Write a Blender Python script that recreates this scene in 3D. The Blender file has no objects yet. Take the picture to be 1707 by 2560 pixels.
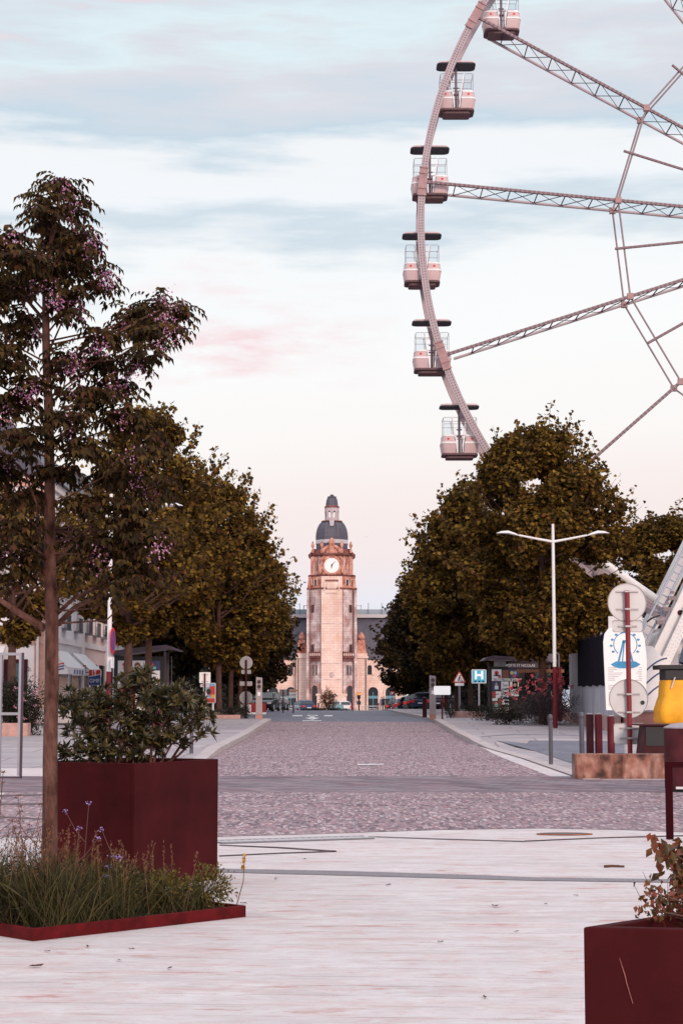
import bpy, math, random
import numpy as np
from mathutils import Vector, Matrix
random.seed(7)
RNG = np.random.default_rng(11)
SC = bpy.context.scene
COL = SC.collection
R = math.radians

# ------------------------------------------------------------------ camera
F, H0, EYE = 4500.0, 1745.0, 1.5
PITCH = math.atan((H0 - 1280) / F)
cam_d = bpy.data.cameras.new('camera')
cam = bpy.data.objects.new('camera', cam_d)
COL.objects.link(cam)
cam_d.sensor_fit = 'HORIZONTAL'
cam_d.sensor_width = 36.0
cam_d.lens = 36.0 * F / 1707.0
cam_d.clip_end = 3000
cam.location = (0, 0, EYE)
cam.rotation_euler = (R(90) + PITCH, 0, 0)
SC.camera = cam
SC.view_settings.view_transform = 'Standard'
SC.view_settings.look = 'None'
SC.view_settings.exposure = 0.0
SC.view_settings.gamma = 1.0

# ------------------------------------------------------------------ light
SUN_EL, SUN_AZ = 20.0, 158.0            # azimuth clockwise from +Y (behind the camera, to the right)


def lin(c):
    return tuple(((x / 12.92) if x <= 0.04045 else ((x + 0.055) / 1.055) ** 2.4) for x in c)


world = bpy.data.worlds.new('World')
SC.world = world
world.use_nodes = True
wn, wl = world.node_tree.nodes, world.node_tree.links
wn.clear()


def N(kind, **kw):
    n = wn.new(kind)
    for k, v in kw.items():
        setattr(n, k, v)
    return n


def wmath(op, a, b=None, c=None):
    n = N('ShaderNodeMath', operation=op)
    for i, q in enumerate((a, b, c)):
        if q is None:
            continue
        if isinstance(q, (int, float)):
            n.inputs[i].default_value = q
        else:
            wl.new(q, n.inputs[i])
    return n.outputs[0]


tc = N('ShaderNodeTexCoord')
sep = N('ShaderNodeSeparateXYZ')
wl.new(tc.outputs['Generated'], sep.inputs[0])
sx, sy, sz = sep.outputs


def wnoise(sc3, scale, detail, rough=0.55, off=0.0):
    m = N('ShaderNodeMapping')
    m.inputs['Scale'].default_value = sc3
    m.inputs['Location'].default_value = (off, off * 0.7, off * 0.3)
    wl.new(tc.outputs['Generated'], m.inputs['Vector'])
    n = N('ShaderNodeTexNoise')
    n.inputs['Scale'].default_value = scale
    n.inputs['Detail'].default_value = detail
    n.inputs['Roughness'].default_value = rough
    wl.new(m.outputs[0], n.inputs['Vector'])
    return n.outputs['Fac']


n1 = wnoise((1, 1, 5), 4.2, 5, 0.5, 3.1)
n2 = wnoise((1, 1, 7), 14.0, 6, 0.6, 1.7)
zz = wmath('ADD', sz, wmath('MULTIPLY', wmath('SUBTRACT', n1, 0.5), 0.14))
zz = wmath('ADD', zz, wmath('MULTIPLY', wmath('SUBTRACT', n2, 0.5), 0.035))
fade = wmath('MULTIPLY', wmath('SUBTRACT', sz, 0.13), 9.0)
fade.node.use_clamp = True
fade = fade
zb = wmath('ADD', sz, wmath('MULTIPLY', wmath('SUBTRACT', zz, sz), fade))
zb = wmath('ADD', zb, wmath('MULTIPLY', sx, -0.05))
ramp = N('ShaderNodeValToRGB')
cr = ramp.color_ramp
stops = [(0.00, (.78, .80, .87)), (0.05, (.93, .93, .97)), (0.075, (.975, .925, .93)), (0.105, (.99, .94, .93)),
         (0.142, (1.0, .985, .975)), (0.19, (1.0, 1.0, 1.0)), (0.235, (.985, .995, 1.0)), (0.255, (.83, .885, .925)),
         (0.272, (.97, .985, 1.0)), (0.295, (.97, .98, .99)), (0.312, (.80, .87, .92)), (0.335, (.88, .885, .915)),
         (0.348, (.89, .955, .975)), (0.362, (.86, .895, .93)), (0.38, (.97, .90, .92)), (0.45, (.80, .84, .90)), (.6, (.88, .90, .95)), (1.0, (.95, .95, .97))]
cr.elements[0].position, cr.elements[0].color = stops[0][0], (*lin(stops[0][1]), 1)
cr.elements[1].position, cr.elements[1].color = stops[-1][0], (*lin(stops[-1][1]), 1)
for p, c in stops[1:-1]:
    e = cr.elements.new(p)
    e.color = (*lin(c), 1)
wl.new(zb, ramp.inputs[0])
# a low pink cloud bank
bank = wmath('SUBTRACT', 1.0, wmath('MULTIPLY', wmath('ABSOLUTE', wmath('SUBTRACT', zz, 0.206)), 42.0))
bank.node.use_clamp = True
patch = wmath('SUBTRACT', 1.0, wmath('MULTIPLY', wmath('ABSOLUTE', wmath('ADD', sx, 0.055)), 11.0))
patch.node.use_clamp = True
n3 = wnoise((1, 1, 4), 26.0, 4, 0.6, 5.3)
streak = wmath('MULTIPLY', wmath('SUBTRACT', n3, 0.36), 3.2)
streak.node.use_clamp = True
bank = wmath('MULTIPLY', wmath('MULTIPLY', bank, patch), streak)
bank2 = wmath('SUBTRACT', 1.0, wmath('MULTIPLY', wmath('ABSOLUTE', wmath('SUBTRACT', zz, 0.375)), 45.0))
bank2.node.use_clamp = True
patch2 = wmath('MULTIPLY', wmath('ADD', sx, 0.02), -9.0)
patch2.node.use_clamp = True
bank = wmath('MAXIMUM', bank, wmath('MULTIPLY', bank2, patch2))
mixp = N('ShaderNodeMixRGB')
mixp.inputs[2].default_value = (*lin((.985, .83, .85)), 1)
wl.new(bank, mixp.inputs[0])
wl.new(ramp.outputs[0], mixp.inputs[1])
sky = N('ShaderNodeTexSky', sky_type='NISHITA', sun_disc=False)
sky.sun_elevation = R(SUN_EL)
sky.sun_rotation = R(SUN_AZ)
sky.air_density = 1.0
sky.dust_density = 2.0
bg1 = N('ShaderNodeBackground')
bg1.inputs[1].default_value = 0.05
wl.new(sky.outputs[0], bg1.inputs[0])
bg2 = N('ShaderNodeBackground')
lift = wmath('MULTIPLY', wmath('SUBTRACT', sz, 0.42), 2.6)     # sky above the view brightened to add light on the ground
lift.node.use_clamp = True
wl.new(wmath('MULTIPLY', wmath('ADD', 1.0, wmath('MULTIPLY', lift, .75)), 1.03), bg2.inputs[1])
wl.new(mixp.outputs[0], bg2.inputs[0])
mixs = N('ShaderNodeMixShader')
mixs.inputs[0].default_value = 0.93        # cloud cover over the clear sky
wl.new(bg1.outputs[0], mixs.inputs[1])
wl.new(bg2.outputs[0], mixs.inputs[2])
wo = N('ShaderNodeOutputWorld')
wl.new(mixs.outputs[0], wo.inputs[0])

sun_d = bpy.data.lights.new('sun', 'SUN')
sun_d.energy = 2.1
sun_d.angle = R(14)
sun_d.color = (1.0, 0.76, 0.62)
sun = bpy.data.objects.new('sun', sun_d)
COL.objects.link(sun)
az = R(SUN_AZ)
sdir = Vector((math.sin(az) * math.cos(R(SUN_EL)), math.cos(az) * math.cos(R(SUN_EL)), math.sin(R(SUN_EL))))
sun.rotation_euler = sdir.to_track_quat('Z', 'Y').to_euler()
sun.location = (10, -30, 40)

# ------------------------------------------------------------------ helpers


def at(px, py, d):
    """world point seen at photograph pixel (px,py) at distance d along the street"""
    c, s = math.cos(PITCH), math.sin(PITCH)
    x, v = (px - 853.5) / F, -(py - 1280) / F
    k = d / (c - s * v)
    return Vector((x * k, d, EYE + (s + c * v) * k))


PROF = [(-60, 0), (33, 0), (42, .06), (50, .12), (60, .18), (70, .31), (80, .44), (90, .46), (150, .45), (170, .2), (190, -.1), (300, -1.13), (1200, -2)]


def g(y):
    for (a, za), (b, zb_) in zip(PROF, PROF[1:]):
        if y <= b:
            return za + (zb_ - za) * (y - a) / (b - a)
    return PROF[-1][1]


def gp(px, py, dz=0.0):
    """pixel -> point on the ground"""
    lo, hi = 3.0, 400.0
    for _ in range(60):
        m = (lo + hi) / 2
        if at(px, py, m).z > g(m) + dz:
            lo = m
        else:
            hi = m
    p = at(px, py, lo)
    return Vector((p.x, p.y, g(p.y) + dz))


SPLIT = {'pavilion', 'drainpipe', 'lightning_rod', 'scroll', 'post', 'joint_plate', 'cross_bar', 'leg', 'stake', 'fence_post', 'lens', 'window_pane',
         'window_frame', 'door_strut', 'blue_edge', 'ladder_bracket', 'cornice', 'wall', 'shop_window', 'panel_foot', 'brace', 'carved_panel', 'carving',
         'windows', 'clamp', 'front_band', 'lettering_patch', 'trim', 'blind_slats', 'upright', 'hour_marks', 'door_rail'}


class MB:
    def __init__(s):
        s.v, s.f, s.m, s.cur = [], [], [], 0

    def add(s, vs, fs):
        o = len(s.v)
        s.v += [tuple(p) for p in vs]
        s.f += [tuple(i + o for i in f) for f in fs]
        s.m += [s.cur] * len(fs)
        return s

    def box(s, c, d, rz=0.0, taper=1.0):
        x, y, z = d[0] / 2, d[1] / 2, d[2] / 2
        ca, sa = math.cos(rz), math.sin(rz)
        vs = []
        for k, t in ((-z, 1.0), (z, taper)):
            for a, b in ((-x, -y), (x, -y), (x, y), (-x, y)):
                a, b = a * t, b * t
                vs.append((c[0] + a * ca - b * sa, c[1] + a * sa + b * ca, c[2] + k))
        return s.add(vs, [(3, 2, 1, 0), (4, 5, 6, 7), (0, 1, 5, 4), (1, 2, 6, 5), (2, 3, 7, 6), (3, 0, 4, 7)])

    def span(s, x0, x1, y0, y1, z0, z1):
        return s.box(((x0 + x1) / 2, (y0 + y1) / 2, (z0 + z1) / 2), (abs(x1 - x0), abs(y1 - y0), abs(z1 - z0)))

    def tube(s, pts, r, n=8, caps=True):
        pts = [Vector(p) for p in pts]
        rs = r if isinstance(r, (list, tuple)) else [r] * len(pts)
        vs, fs = [], []
        up = None
        for i, p in enumerate(pts):
            t = (pts[min(i + 1, len(pts) - 1)] - pts[max(i - 1, 0)]).normalized()
            if up is None:
                up = Vector((0, 0, 1)) if abs(t.z) < 0.9 else Vector((1, 0, 0))
            a = t.cross(up)
            if a.length < 1e-6:
                a = t.cross(Vector((0, 1, 0.1)))
            a.normalize()
            b = a.cross(t).normalized()
            up = b
            for k in range(n):
                q = 2 * math.pi * (k + .5) / n
                vs.append(p + (a * math.cos(q) + b * math.sin(q)) * rs[i])
        for i in range(len(pts) - 1):
            for k in range(n):
                k2 = (k + 1) % n
                fs.append((i * n + k, i * n + k2, (i + 1) * n + k2, (i + 1) * n + k))
        if caps:
            fs.append(tuple(range(n - 1, -1, -1)))
            fs.append(tuple((len(pts) - 1) * n + k for k in range(n)))
        return s.add(vs, fs)

    def bar(s, p, q, w, h, up=(0, 0, 1)):
        """rectangular bar from p to q; h across `up`-ish, w across the other"""
        p, q = Vector(p), Vector(q)
        t = (q - p).normalized()
        a = t.cross(Vector(up)).normalized()
        b = a.cross(t).normalized()
        vs = []
        for e in (p, q):
            for i, j in ((-1, -1), (1, -1), (1, 1), (-1, 1)):
                vs.append(e + a * (i * w / 2) + b * (j * h / 2))
        return s.add(vs, [(3, 2, 1, 0), (4, 5, 6, 7), (0, 1, 5, 4), (1, 2, 6, 5), (2, 3, 7, 6), (3, 0, 4, 7)])

    def lathe(s, prof, n=16, c=(0, 0, 0), a0=0.0, sy_=1.0):
        vs, fs = [], []
        for r_, z in prof:
            for k in range(n):
                q = a0 + 2 * math.pi * k / n
                vs.append((c[0] + r_ * math.cos(q), c[1] + r_ * sy_ * math.sin(q), c[2] + z))
        for i in range(len(prof) - 1):
            for k in range(n):
                k2 = (k + 1) % n
                fs.append((i * n + k, i * n + k2, (i + 1) * n + k2, (i + 1) * n + k))
        fs.append(tuple(range(n - 1, -1, -1)))
        fs.append(tuple((len(prof) - 1) * n + k for k in range(n)))
        return s.add(vs, fs)

    def prism(s, poly, axis, lo, hi, scale_hi=None):
        """extrude a 2-D outline: axis 'y' -> (x,z), 'x' -> (y,z), 'z' -> (x,y)"""
        n = len(poly)
        vs = []
        for e in (lo, hi):
            for a, b in poly:
                if scale_hi and e == hi:
                    a, b = a * scale_hi, b * scale_hi
                vs.append({'y': (a, e, b), 'x': (e, a, b), 'z': (a, b, e)}[axis])
        fs = [tuple(range(n - 1, -1, -1)), tuple(range(n, 2 * n))]
        for k in range(n):
            k2 = (k + 1) % n
            fs.append((k, k2, n + k2, n + k))
        return s.add(vs, fs)

    def disc(s, c, r_, depth, axis='y', n=24, rx=None):
        poly = [(c[0 if axis != 'x' else 1] + (rx or r_) * math.cos(2 * math.pi * k / n),
                 c[2 if axis != 'z' else 1] + r_ * math.sin(2 * math.pi * k / n)) for k in range(n)]
        e = c['xyz'.index(axis)]
        return s.prism(poly, axis, e - depth / 2, e + depth / 2)

    def quad(s, *p):
        return s.add(p, [tuple(range(len(p)))])

    def pieces(s):
        # connected faces, then pieces whose boxes touch, give the separate pieces of this mesh
        par = list(range(len(s.v)))

        def find(i):
            while par[i] != i:
                par[i] = par[par[i]]
                i = par[i]
            return i
        for f in s.f:
            for i in f[1:]:
                par[find(i)] = find(f[0])
        comp = {}
        for k, f in enumerate(s.f):
            comp.setdefault(find(f[0]), []).append(k)
        items = []
        for fs in comp.values():
            P = np.array([s.v[i] for k in fs for i in s.f[k]])
            items.append([P.min(0) - .012, P.max(0) + .012, list(fs)])
        merged = True
        while merged:
            merged = False
            for i in range(len(items)):
                for j in range(len(items) - 1, i, -1):
                    if (items[i][0] <= items[j][1]).all() and (items[j][0] <= items[i][1]).all():
                        items[i] = [np.minimum(items[i][0], items[j][0]), np.maximum(items[i][1], items[j][1]), items[i][2] + items[j][2]]
                        items.pop(j)
                        merged = True
        out = []
        for lo, hi, fs in items:
            m = MB()
            ids = {}
            for k in sorted(fs):
                for i in s.f[k]:
                    if i not in ids:
                        ids[i] = len(m.v)
                        m.v.append(s.v[i])
                m.f.append(tuple(ids[i] for i in s.f[k]))
                m.m.append(s.m[k])
            out.append(m)
        return out

    def build(s, name, mats, parent=None, loc=None, smooth=False, bevel=0.0, seg=2):
        if name in SPLIT and parent is not None:
            ps = s.pieces()
            if len(ps) > 1:
                return [p.build(name, mats, parent, loc, smooth, bevel, seg) for p in ps][0]
        me = bpy.data.meshes.new(name)
        me.from_pydata(s.v, [], s.f)
        if not isinstance(mats, (list, tuple)):
            mats = [mats]
        for m in mats:
            me.materials.append(m)
        if len(mats) > 1:
            me.polygons.foreach_set('material_index', s.m)
        me.update()
        import bmesh
        bm = bmesh.new()
        bm.from_mesh(me)
        bmesh.ops.recalc_face_normals(bm, faces=bm.faces)
        if bevel:
            es = [e for e in bm.edges if len(e.link_faces) == 2 and e.calc_face_angle(0) > 0.6]
            bmesh.ops.bevel(bm, geom=es, offset=bevel, segments=seg, affect='EDGES', profile=0.5, clamp_overlap=True)
        bm.to_mesh(me)
        bm.free()
        if smooth:
            me.polygons.foreach_set('use_smooth', [True] * len(me.polygons))
            me.set_sharp_from_angle(angle=R(38))
        o = bpy.data.objects.new(name, me)
        COL.objects.link(o)
        if parent:
            o.parent = parent
        if loc:
            o.location = loc
        return o


def tag(o, label=None, cat=None, group=None, kind=None):
    if label:
        o['label'] = label
    if cat:
        o['category'] = cat
    if group:
        o['group'] = group
    if kind:
        o['kind'] = kind
    return o


def thing(name, loc, label, cat, group=None, rz=0.0):
    o = bpy.data.objects.new(name, None)
    COL.objects.link(o)
    o.empty_display_size = 0.3
    o.location = loc
    o.rotation_euler = (0, 0, rz)
    return tag(o, label, cat, group)


def copy_thing(o, loc, rz=None, label=None, scale=None):
    def rec(a, parent):
        c = a.copy()
        COL.objects.link(c)
        if parent:
            c.parent = parent
        for ch in [x for x in a.children]:
            rec(ch, c)
        return c
    c = rec(o, None)
    c.location = loc
    if rz is not None:
        c.rotation_euler = (0, 0, rz)
    if label:
        c['label'] = label
    if scale:
        c.scale = scale
    return c


FONT = None


def text_part(name, body, mat, parent, loc, size, rot=(R(90), 0, 0), depth=0.004, align='CENTER', sx_=1.0):
    cu = bpy.data.curves.new(name, 'FONT')
    cu.body = body
    cu.size = size
    cu.align_x = align
    cu.align_y = 'CENTER'
    cu.extrude = depth
    t = bpy.data.objects.new(name, cu)
    COL.objects.link(t)
    dg = bpy.context.evaluated_depsgraph_get()
    me = bpy.data.meshes.new_from_object(t.evaluated_get(dg))
    bpy.data.objects.remove(t)
    me.name = name
    me.materials.clear()
    me.materials.append(mat)
    o = bpy.data.objects.new(name, me)
    COL.objects.link(o)
    o.parent = parent
    o.location = loc
    o.rotation_euler = rot
    o.scale = (sx_, 1, 1)
    return o


# ------------------------------------------------------------------ materials
MATS = {}


def M(name, col, rough=.6, metal=0.0, var=.12, scale=6.0, bump=0.0, spec=.4, col2=None, stretch=(1, 1, 1), bscale=None, detail=5, emit=0, contrast=1.0):
    if name in MATS:
        return MATS[name]
    m = bpy.data.materials.new(name)
    m.use_nodes = True
    nt = m.node_tree
    b = nt.nodes['Principled BSDF']
    b.inputs['Roughness'].default_value = rough
    b.inputs['Metallic'].default_value = metal
    b.inputs['Specular IOR Level'].default_value = spec
    t = nt.nodes.new('ShaderNodeTexCoord')
    mp = nt.nodes.new('ShaderNodeMapping')
    mp.inputs['Scale'].default_value = stretch
    nt.links.new(t.outputs['Object'], mp.inputs[0])
    nz = nt.nodes.new('ShaderNodeTexNoise')
    nz.inputs['Scale'].default_value = scale
    nz.inputs['Detail'].default_value = detail
    nz.inputs['Roughness'].default_value = .6
    nt.links.new(mp.outputs[0], nz.inputs[0])
    rp = nt.nodes.new('ShaderNodeValToRGB')
    rp.color_ramp.elements[0].position = .5 - .22 / contrast
    rp.color_ramp.elements[1].position = .5 + .22 / contrast
    c2 = col2 or tuple(min(1, x * (1 + var)) for x in col)
    c1 = col if col2 else tuple(x * (1 - var) for x in col)
    rp.color_ramp.elements[0].color = (*c1, 1)
    rp.color_ramp.elements[1].color = (*c2, 1)
    nt.links.new(nz.outputs['Fac'], rp.inputs[0])
    nt.links.new(rp.outputs[0], b.inputs['Base Color'])
    if bump:
        bp = nt.nodes.new('ShaderNodeBump')
        bp.inputs['Strength'].default_value = bump
        bp.inputs['Distance'].default_value = .02
        n2_ = nz
        if bscale:
            n2_ = nt.nodes.new('ShaderNodeTexNoise')
            n2_.inputs['Scale'].default_value = bscale
            n2_.inputs['Detail'].default_value = 4
            nt.links.new(mp.outputs[0], n2_.inputs[0])
        nt.links.new(n2_.outputs['Fac'], bp.inputs['Height'])
        nt.links.new(bp.outputs[0], b.inputs['Normal'])
    if emit:
        nt.links.new(rp.outputs[0], b.inputs['Emission Color'])
        b.inputs['Emission Strength'].default_value = emit
    MATS[name] = m
    return m


def leaf_mat(name, cols, trans=.25, rough=.5, spec=.3):
    m = bpy.data.materials.new(name)
    m.use_nodes = True
    nt = m.node_tree
    b = nt.nodes['Principled BSDF']
    b.inputs['Roughness'].default_value = rough
    b.inputs['Specular IOR Level'].default_value = spec
    ge = nt.nodes.new('ShaderNodeNewGeometry')
    rp = nt.nodes.new('ShaderNodeValToRGB')
    el = rp.color_ramp.elements
    el[0].position, el[0].color = 0, (*cols[0], 1)
    el[1].position, el[1].color = 1, (*cols[-1], 1)
    for i, c in enumerate(cols[1:-1]):
        e = el.new((i + 1) / (len(cols) - 1))
        e.color = (*c, 1)
    nt.links.new(ge.outputs['Random Per Island'], rp.inputs[0])
    nt.links.new(rp.outputs[0], b.inputs['Base Color'])
    tr = nt.nodes.new('ShaderNodeBsdfTranslucent')
    nt.links.new(rp.outputs[0], tr.inputs[0])
    mx = nt.nodes.new('ShaderNodeMixShader')
    mx.inputs[0].default_value = trans
    nt.links.new(b.outputs[0], mx.inputs[1])
    nt.links.new(tr.outputs[0], mx.inputs[2])
    nt.links.new(mx.outputs[0], nt.nodes['Material Output'].inputs[0])
    return m


def glass_mat(name, tint, k=.12):
    m = bpy.data.materials.new(name)
    m.use_nodes = True
    nt = m.node_tree
    nt.nodes.remove(nt.nodes['Principled BSDF'])
    a = nt.nodes.new('ShaderNodeBsdfTransparent')
    a.inputs[0].default_value = (*tint, 1)
    gl = nt.nodes.new('ShaderNodeBsdfGlossy')
    gl.inputs['Roughness'].default_value = .05
    mx = nt.nodes.new('ShaderNodeMixShader')
    mx.inputs[0].default_value = k
    nt.links.new(a.outputs[0], mx.inputs[1])
    nt.links.new(gl.outputs[0], mx.inputs[2])
    nt.links.new(mx.outputs[0], nt.nodes['Material Output'].inputs[0])
    return m


# corten / paint / stone / metal
corten = M('corten_paint', (.046, .0052, .0068), .75, var=.38, scale=2.2, detail=8, bump=.08, bscale=140, spec=.08)
corten_edge = M('corten_edge', (.085, .0045, .006), .65, var=.45, scale=9, spec=.12)
red_paint = M('red_paint', (.12, .008, .016), .5, var=.15, scale=4, spec=.25)
darkred = M('dark_red', (.042, .004, .008), .55, var=.2, spec=.2)
white_paint = M('white_paint', (.72, .70, .71), .4, var=.06, scale=3)
wheel_white = M('wheel_white', (.40, .325, .35), .45, var=.08, scale=2, spec=.2)  # white steel toned down: its back-lit shade is put into the colour
spoke_backlit = M('spoke_backlit', (.20, .125, .145), .5, var=.12, scale=2, spec=.2)  # same white steel, darker: back-lit shade of the spokes put into the colour
brace_paint = M('brace_paint', (.05, .035, .055), .5, spec=.2)
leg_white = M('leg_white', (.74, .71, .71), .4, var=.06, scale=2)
grey_metal = M('grey_metal', (.20, .195, .22), .4, metal=.5, var=.1)
pale_metal = M('pale_metal', (.56, .55, .57), .45, metal=.15, var=.07)
dark_metal = M('dark_metal', (.05, .05, .065), .45, metal=.3, var=.15)
black_frame = M('black_frame', (.012, .011, .014), .4, var=.2)
purple_roof = M('shelter_roof_paint', (.075, .05, .068), .4, var=.2)
white_panel = M('white_panel', (.82, .81, .81), .45, var=.03)
bulb_dark = M('bulb_dark', (.10, .085, .10), .4)
yellow = M('yellow_plastic', (.80, .36, .02), .5, var=.22, scale=2.5, detail=8, spec=.25)
glass_dark = M('dark_glass', (.025, .03, .04), .12, var=.3, spec=.6)
glass_blue = M('blue_glass', (.05, .11, .15), .12, var=.3, spec=.6)
clear_glass = glass_mat('clear_glass', (.93, .95, .97), .08)
shelter_glass = glass_mat('shelter_glass', (.55, .5, .55), .12)
concrete = M('concrete', (.42, .38, .38), .85, var=.18, scale=5, bump=.15, bscale=40)
concrete_pink = M('concrete_pink', (.46, .27, .24), .85, var=.25, scale=4, bump=.15, bscale=40)
bark_mel = M('reddish_bark', (.045, .017, .014), .9, spec=.15, bump=.8, bscale=38, contrast=1.5, detail=8, col2=(.16, .078, .062), scale=14, stretch=(1, 1, .35))
bark_plane = M('plane_bark', (.055, .026, .022), .9, spec=.15, bump=.4, bscale=25, col2=(.11, .06, .05), scale=7, stretch=(1, 1, .4))
soil = M('soil', (.03, .02, .016), .95, var=.4, scale=20, bump=.5)
tyre = M('tyre', (.015, .015, .017), .8)
red_light = M('red_light', (.55, .02, .02), .3, var=.05, emit=.12)
orange_light = M('orange_light', (.9, .25, .03), .3, var=.05, emit=1.3)
# ------------------------------------------------------------------ ground materials


def ground_mat(name, kind):
    m = bpy.data.materials.new(name)
    m.use_nodes = True
    nt = m.node_tree
    L = nt.links.new
    b = nt.nodes['Principled BSDF']
    b.inputs['Roughness'].default_value = .7
    b.inputs['Specular IOR Level'].default_value = .3
    t = nt.nodes.new('ShaderNodeTexCoord')

    def mapping(sc3, rz=0):
        q = nt.nodes.new('ShaderNodeMapping')
        q.inputs['Scale'].default_value = sc3
        q.inputs['Rotation'].default_value = (0, 0, rz)
        L(t.outputs['Object'], q.inputs[0])
        return q.outputs[0]

    def noise(v, s, d=4, r=.6):
        q = nt.nodes.new('ShaderNodeTexNoise')
        q.inputs['Scale'].default_value = s
        q.inputs['Detail'].default_value = d
        q.inputs['Roughness'].default_value = r
        L(v, q.inputs[0])
        return q.outputs['Fac']

    def ramp_(f, *st):
        q = nt.nodes.new('ShaderNodeValToRGB')
        e = q.color_ramp.elements
        e[0].position, e[0].color = st[0][0], (*st[0][1], 1)
        e[1].position, e[1].color = st[-1][0], (*st[-1][1], 1)
        for p, c in st[1:-1]:
            w = e.new(p)
            w.color = (*c, 1)
        L(f, q.inputs[0])
        return q.outputs[0]

    def mix(f, a, c, mode='MIX'):
        q = nt.nodes.new('ShaderNodeMixRGB')
        q.blend_type = mode
        for i, w in enumerate((f, a, c)):
            if isinstance(w, (int, float)):
                q.inputs[i].default_value = w
            elif isinstance(w, tuple):
                q.inputs[i].default_value = (*w, 1)
            else:
                L(w, q.inputs[i])
        return q.outputs[0]

    def bump_(h, s, d=.01):
        q = nt.nodes.new('ShaderNodeBump')
        q.inputs['Strength'].default_value = s
        q.inputs['Distance'].default_value = d
        L(h, q.inputs['Height'])
        L(q.outputs[0], b.inputs['Normal'])

    g0, g1 = (0, 0, 0), (1, 1, 1)
    if kind == 'paving':
        v = mapping((1, 1, 1), R(4))
        v.node.inputs['Location'].default_value = (180, 40, 0)
        br = nt.nodes.new('ShaderNodeTexBrick')
        br.inputs['Scale'].default_value = 1.0
        br.inputs['Brick Width'].default_value = 400.0
        br.inputs['Row Height'].default_value = .31
        br.inputs['Mortar Size'].default_value = .009
        br.inputs['Mortar Smooth'].default_value = .35
        br.inputs['Color1'].default_value = (.60, .56, .56, 1)
        br.inputs['Color2'].default_value = (.47, .43, .432, 1)
        br.inputs['Mortar'].default_value = (.27, .18, .18, 1)
        br.offset = .37
        L(v, br.inputs[0])
        streak = noise(mapping((.9, 2.2, 1), R(4)), 2.2, 7, .72)
        col = mix(ramp_(streak, (.40, g0), (.62, g1)), br.outputs['Color'], (.64, .61, .612))
        pinkn = noise(mapping((.8, 3.0, 1), R(4)), 1.5, 8, .75)
        col = mix(ramp_(pinkn, (.50, g0), (.66, (.72, .72, .72))), col, (.55, .35, .34))
        rust = noise(mapping((1.0, 3.4, 1), R(4)), 1.25, 8, .76)
        col = mix(ramp_(rust, (.575, g0), (.62, (.85, .85, .85))), col, (.44, .19, .165))
        grain = noise(mapping((1, 1, 1)), 120, 3, .7)
        col = mix(ramp_(grain, (.3, (.34, .34, .34)), (.6, g0)), col, (.34, .27, .27))
        fine = noise(mapping((2.4, 4.6, 1), R(4)), 3.0, 9, .78)
        col = mix(ramp_(fine, (.51, g0), (.63, (.5, .5, .5))), col, (.48, .27, .25))
        fine2 = noise(mapping((1.6, 4.2, 1), R(2)), 2.4, 9, .78)
        col = mix(ramp_(fine2, (.54, g0), (.68, (.8, .8, .8))), col, (.66, .635, .635))
        dirt = noise(mapping((1, 1.4, 1)), .7, 7, .7)
        col = mix(ramp_(dirt, (.36, (.30, .30, .30)), (.58, g0)), col, (.46, .40, .40))
        L(col, b.inputs['Base Color'])
        bump_(grain, .25, .004)
    elif kind == 'cobble':
        v1 = mapping((1, .2, 1))
        vo = nt.nodes.new('ShaderNodeTexVoronoi')
        vo.inputs['Scale'].default_value = 26.0
        L(v1, vo.inputs[0])
        sp = nt.nodes.new('ShaderNodeSeparateColor')
        L(vo.outputs['Color'], sp.inputs[0])
        col = ramp_(sp.outputs[0], (0, (.035, .020, .034)), (.25, (.135, .092, .115)), (.5, (.28, .21, .232)), (.72, (.29, .125, .135)), (1, (.56, .48, .49)))
        edge = ramp_(vo.outputs['Distance'], (.35, g0), (.8, (.45, .45, .45)))
        col = mix(edge, col, (.13, .09, .11))
        big = noise(mapping((.5, 1.2, 1)), .8, 5, .6)
        col = mix(ramp_(big, (.35, (.35, .35, .35)), (.7, g0)), col, (.36, .25, .265))
        big2 = noise(mapping((.3, 1.6, 1)), .5, 4, .6)
        col = mix(ramp_(big2, (.5, g0), (.75, (.4, .4, .4))), col, (.13, .09, .12))
        L(col, b.inputs['Base Color'])
        bump_(vo.outputs['Distance'], .35, -.012)
    elif kind == 'brick':
        v = mapping((1, 1, 1), R(38))
        br = nt.nodes.new('ShaderNodeTexBrick')
        br.inputs['Scale'].default_value = 1.0
        br.inputs['Brick Width'].default_value = .62
        br.inputs['Row Height'].default_value = .2
        br.inputs['Mortar Size'].default_value = .018
        br.inputs['Color1'].default_value = (.25, .215, .24, 1)
        br.inputs['Color2'].default_value = (.075, .052, .075, 1)
        br.inputs['Mortar'].default_value = (.06, .04, .055, 1)
        L(v, br.inputs[0])
        big = noise(mapping((.7, 1.5, 1)), 1.4, 5, .65)
        col = mix(ramp_(big, (.42, g0), (.68, (.6, .6, .6))), br.outputs['Color'], (.27, .14, .15))
        L(col, b.inputs['Base Color'])
    elif kind == 'pavement':
        v = mapping((1, 1, 1), R(2))
        br = nt.nodes.new('ShaderNodeTexBrick')
        br.inputs['Scale'].default_value = 1.0
        br.inputs['Brick Width'].default_value = 2.6
        br.inputs['Row Height'].default_value = 2.2
        br.inputs['Mortar Size'].default_value = .03
        br.inputs['Color1'].default_value = (.43, .385, .39, 1)
        br.inputs['Color2'].default_value = (.36, .31, .32, 1)
        br.inputs['Mortar'].default_value = (.22, .15, .16, 1)
        L(v, br.inputs[0])
        n = noise(mapping((.35, 1.1, 1)), 1.2, 6, .65)
        col = mix(ramp_(n, (.42, (.6, .6, .6)), (.62, g0)), br.outputs['Color'], (.24, .215, .255))
        n2_ = noise(mapping((1, 1, 1)), 1.9, 6, .65)
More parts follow.
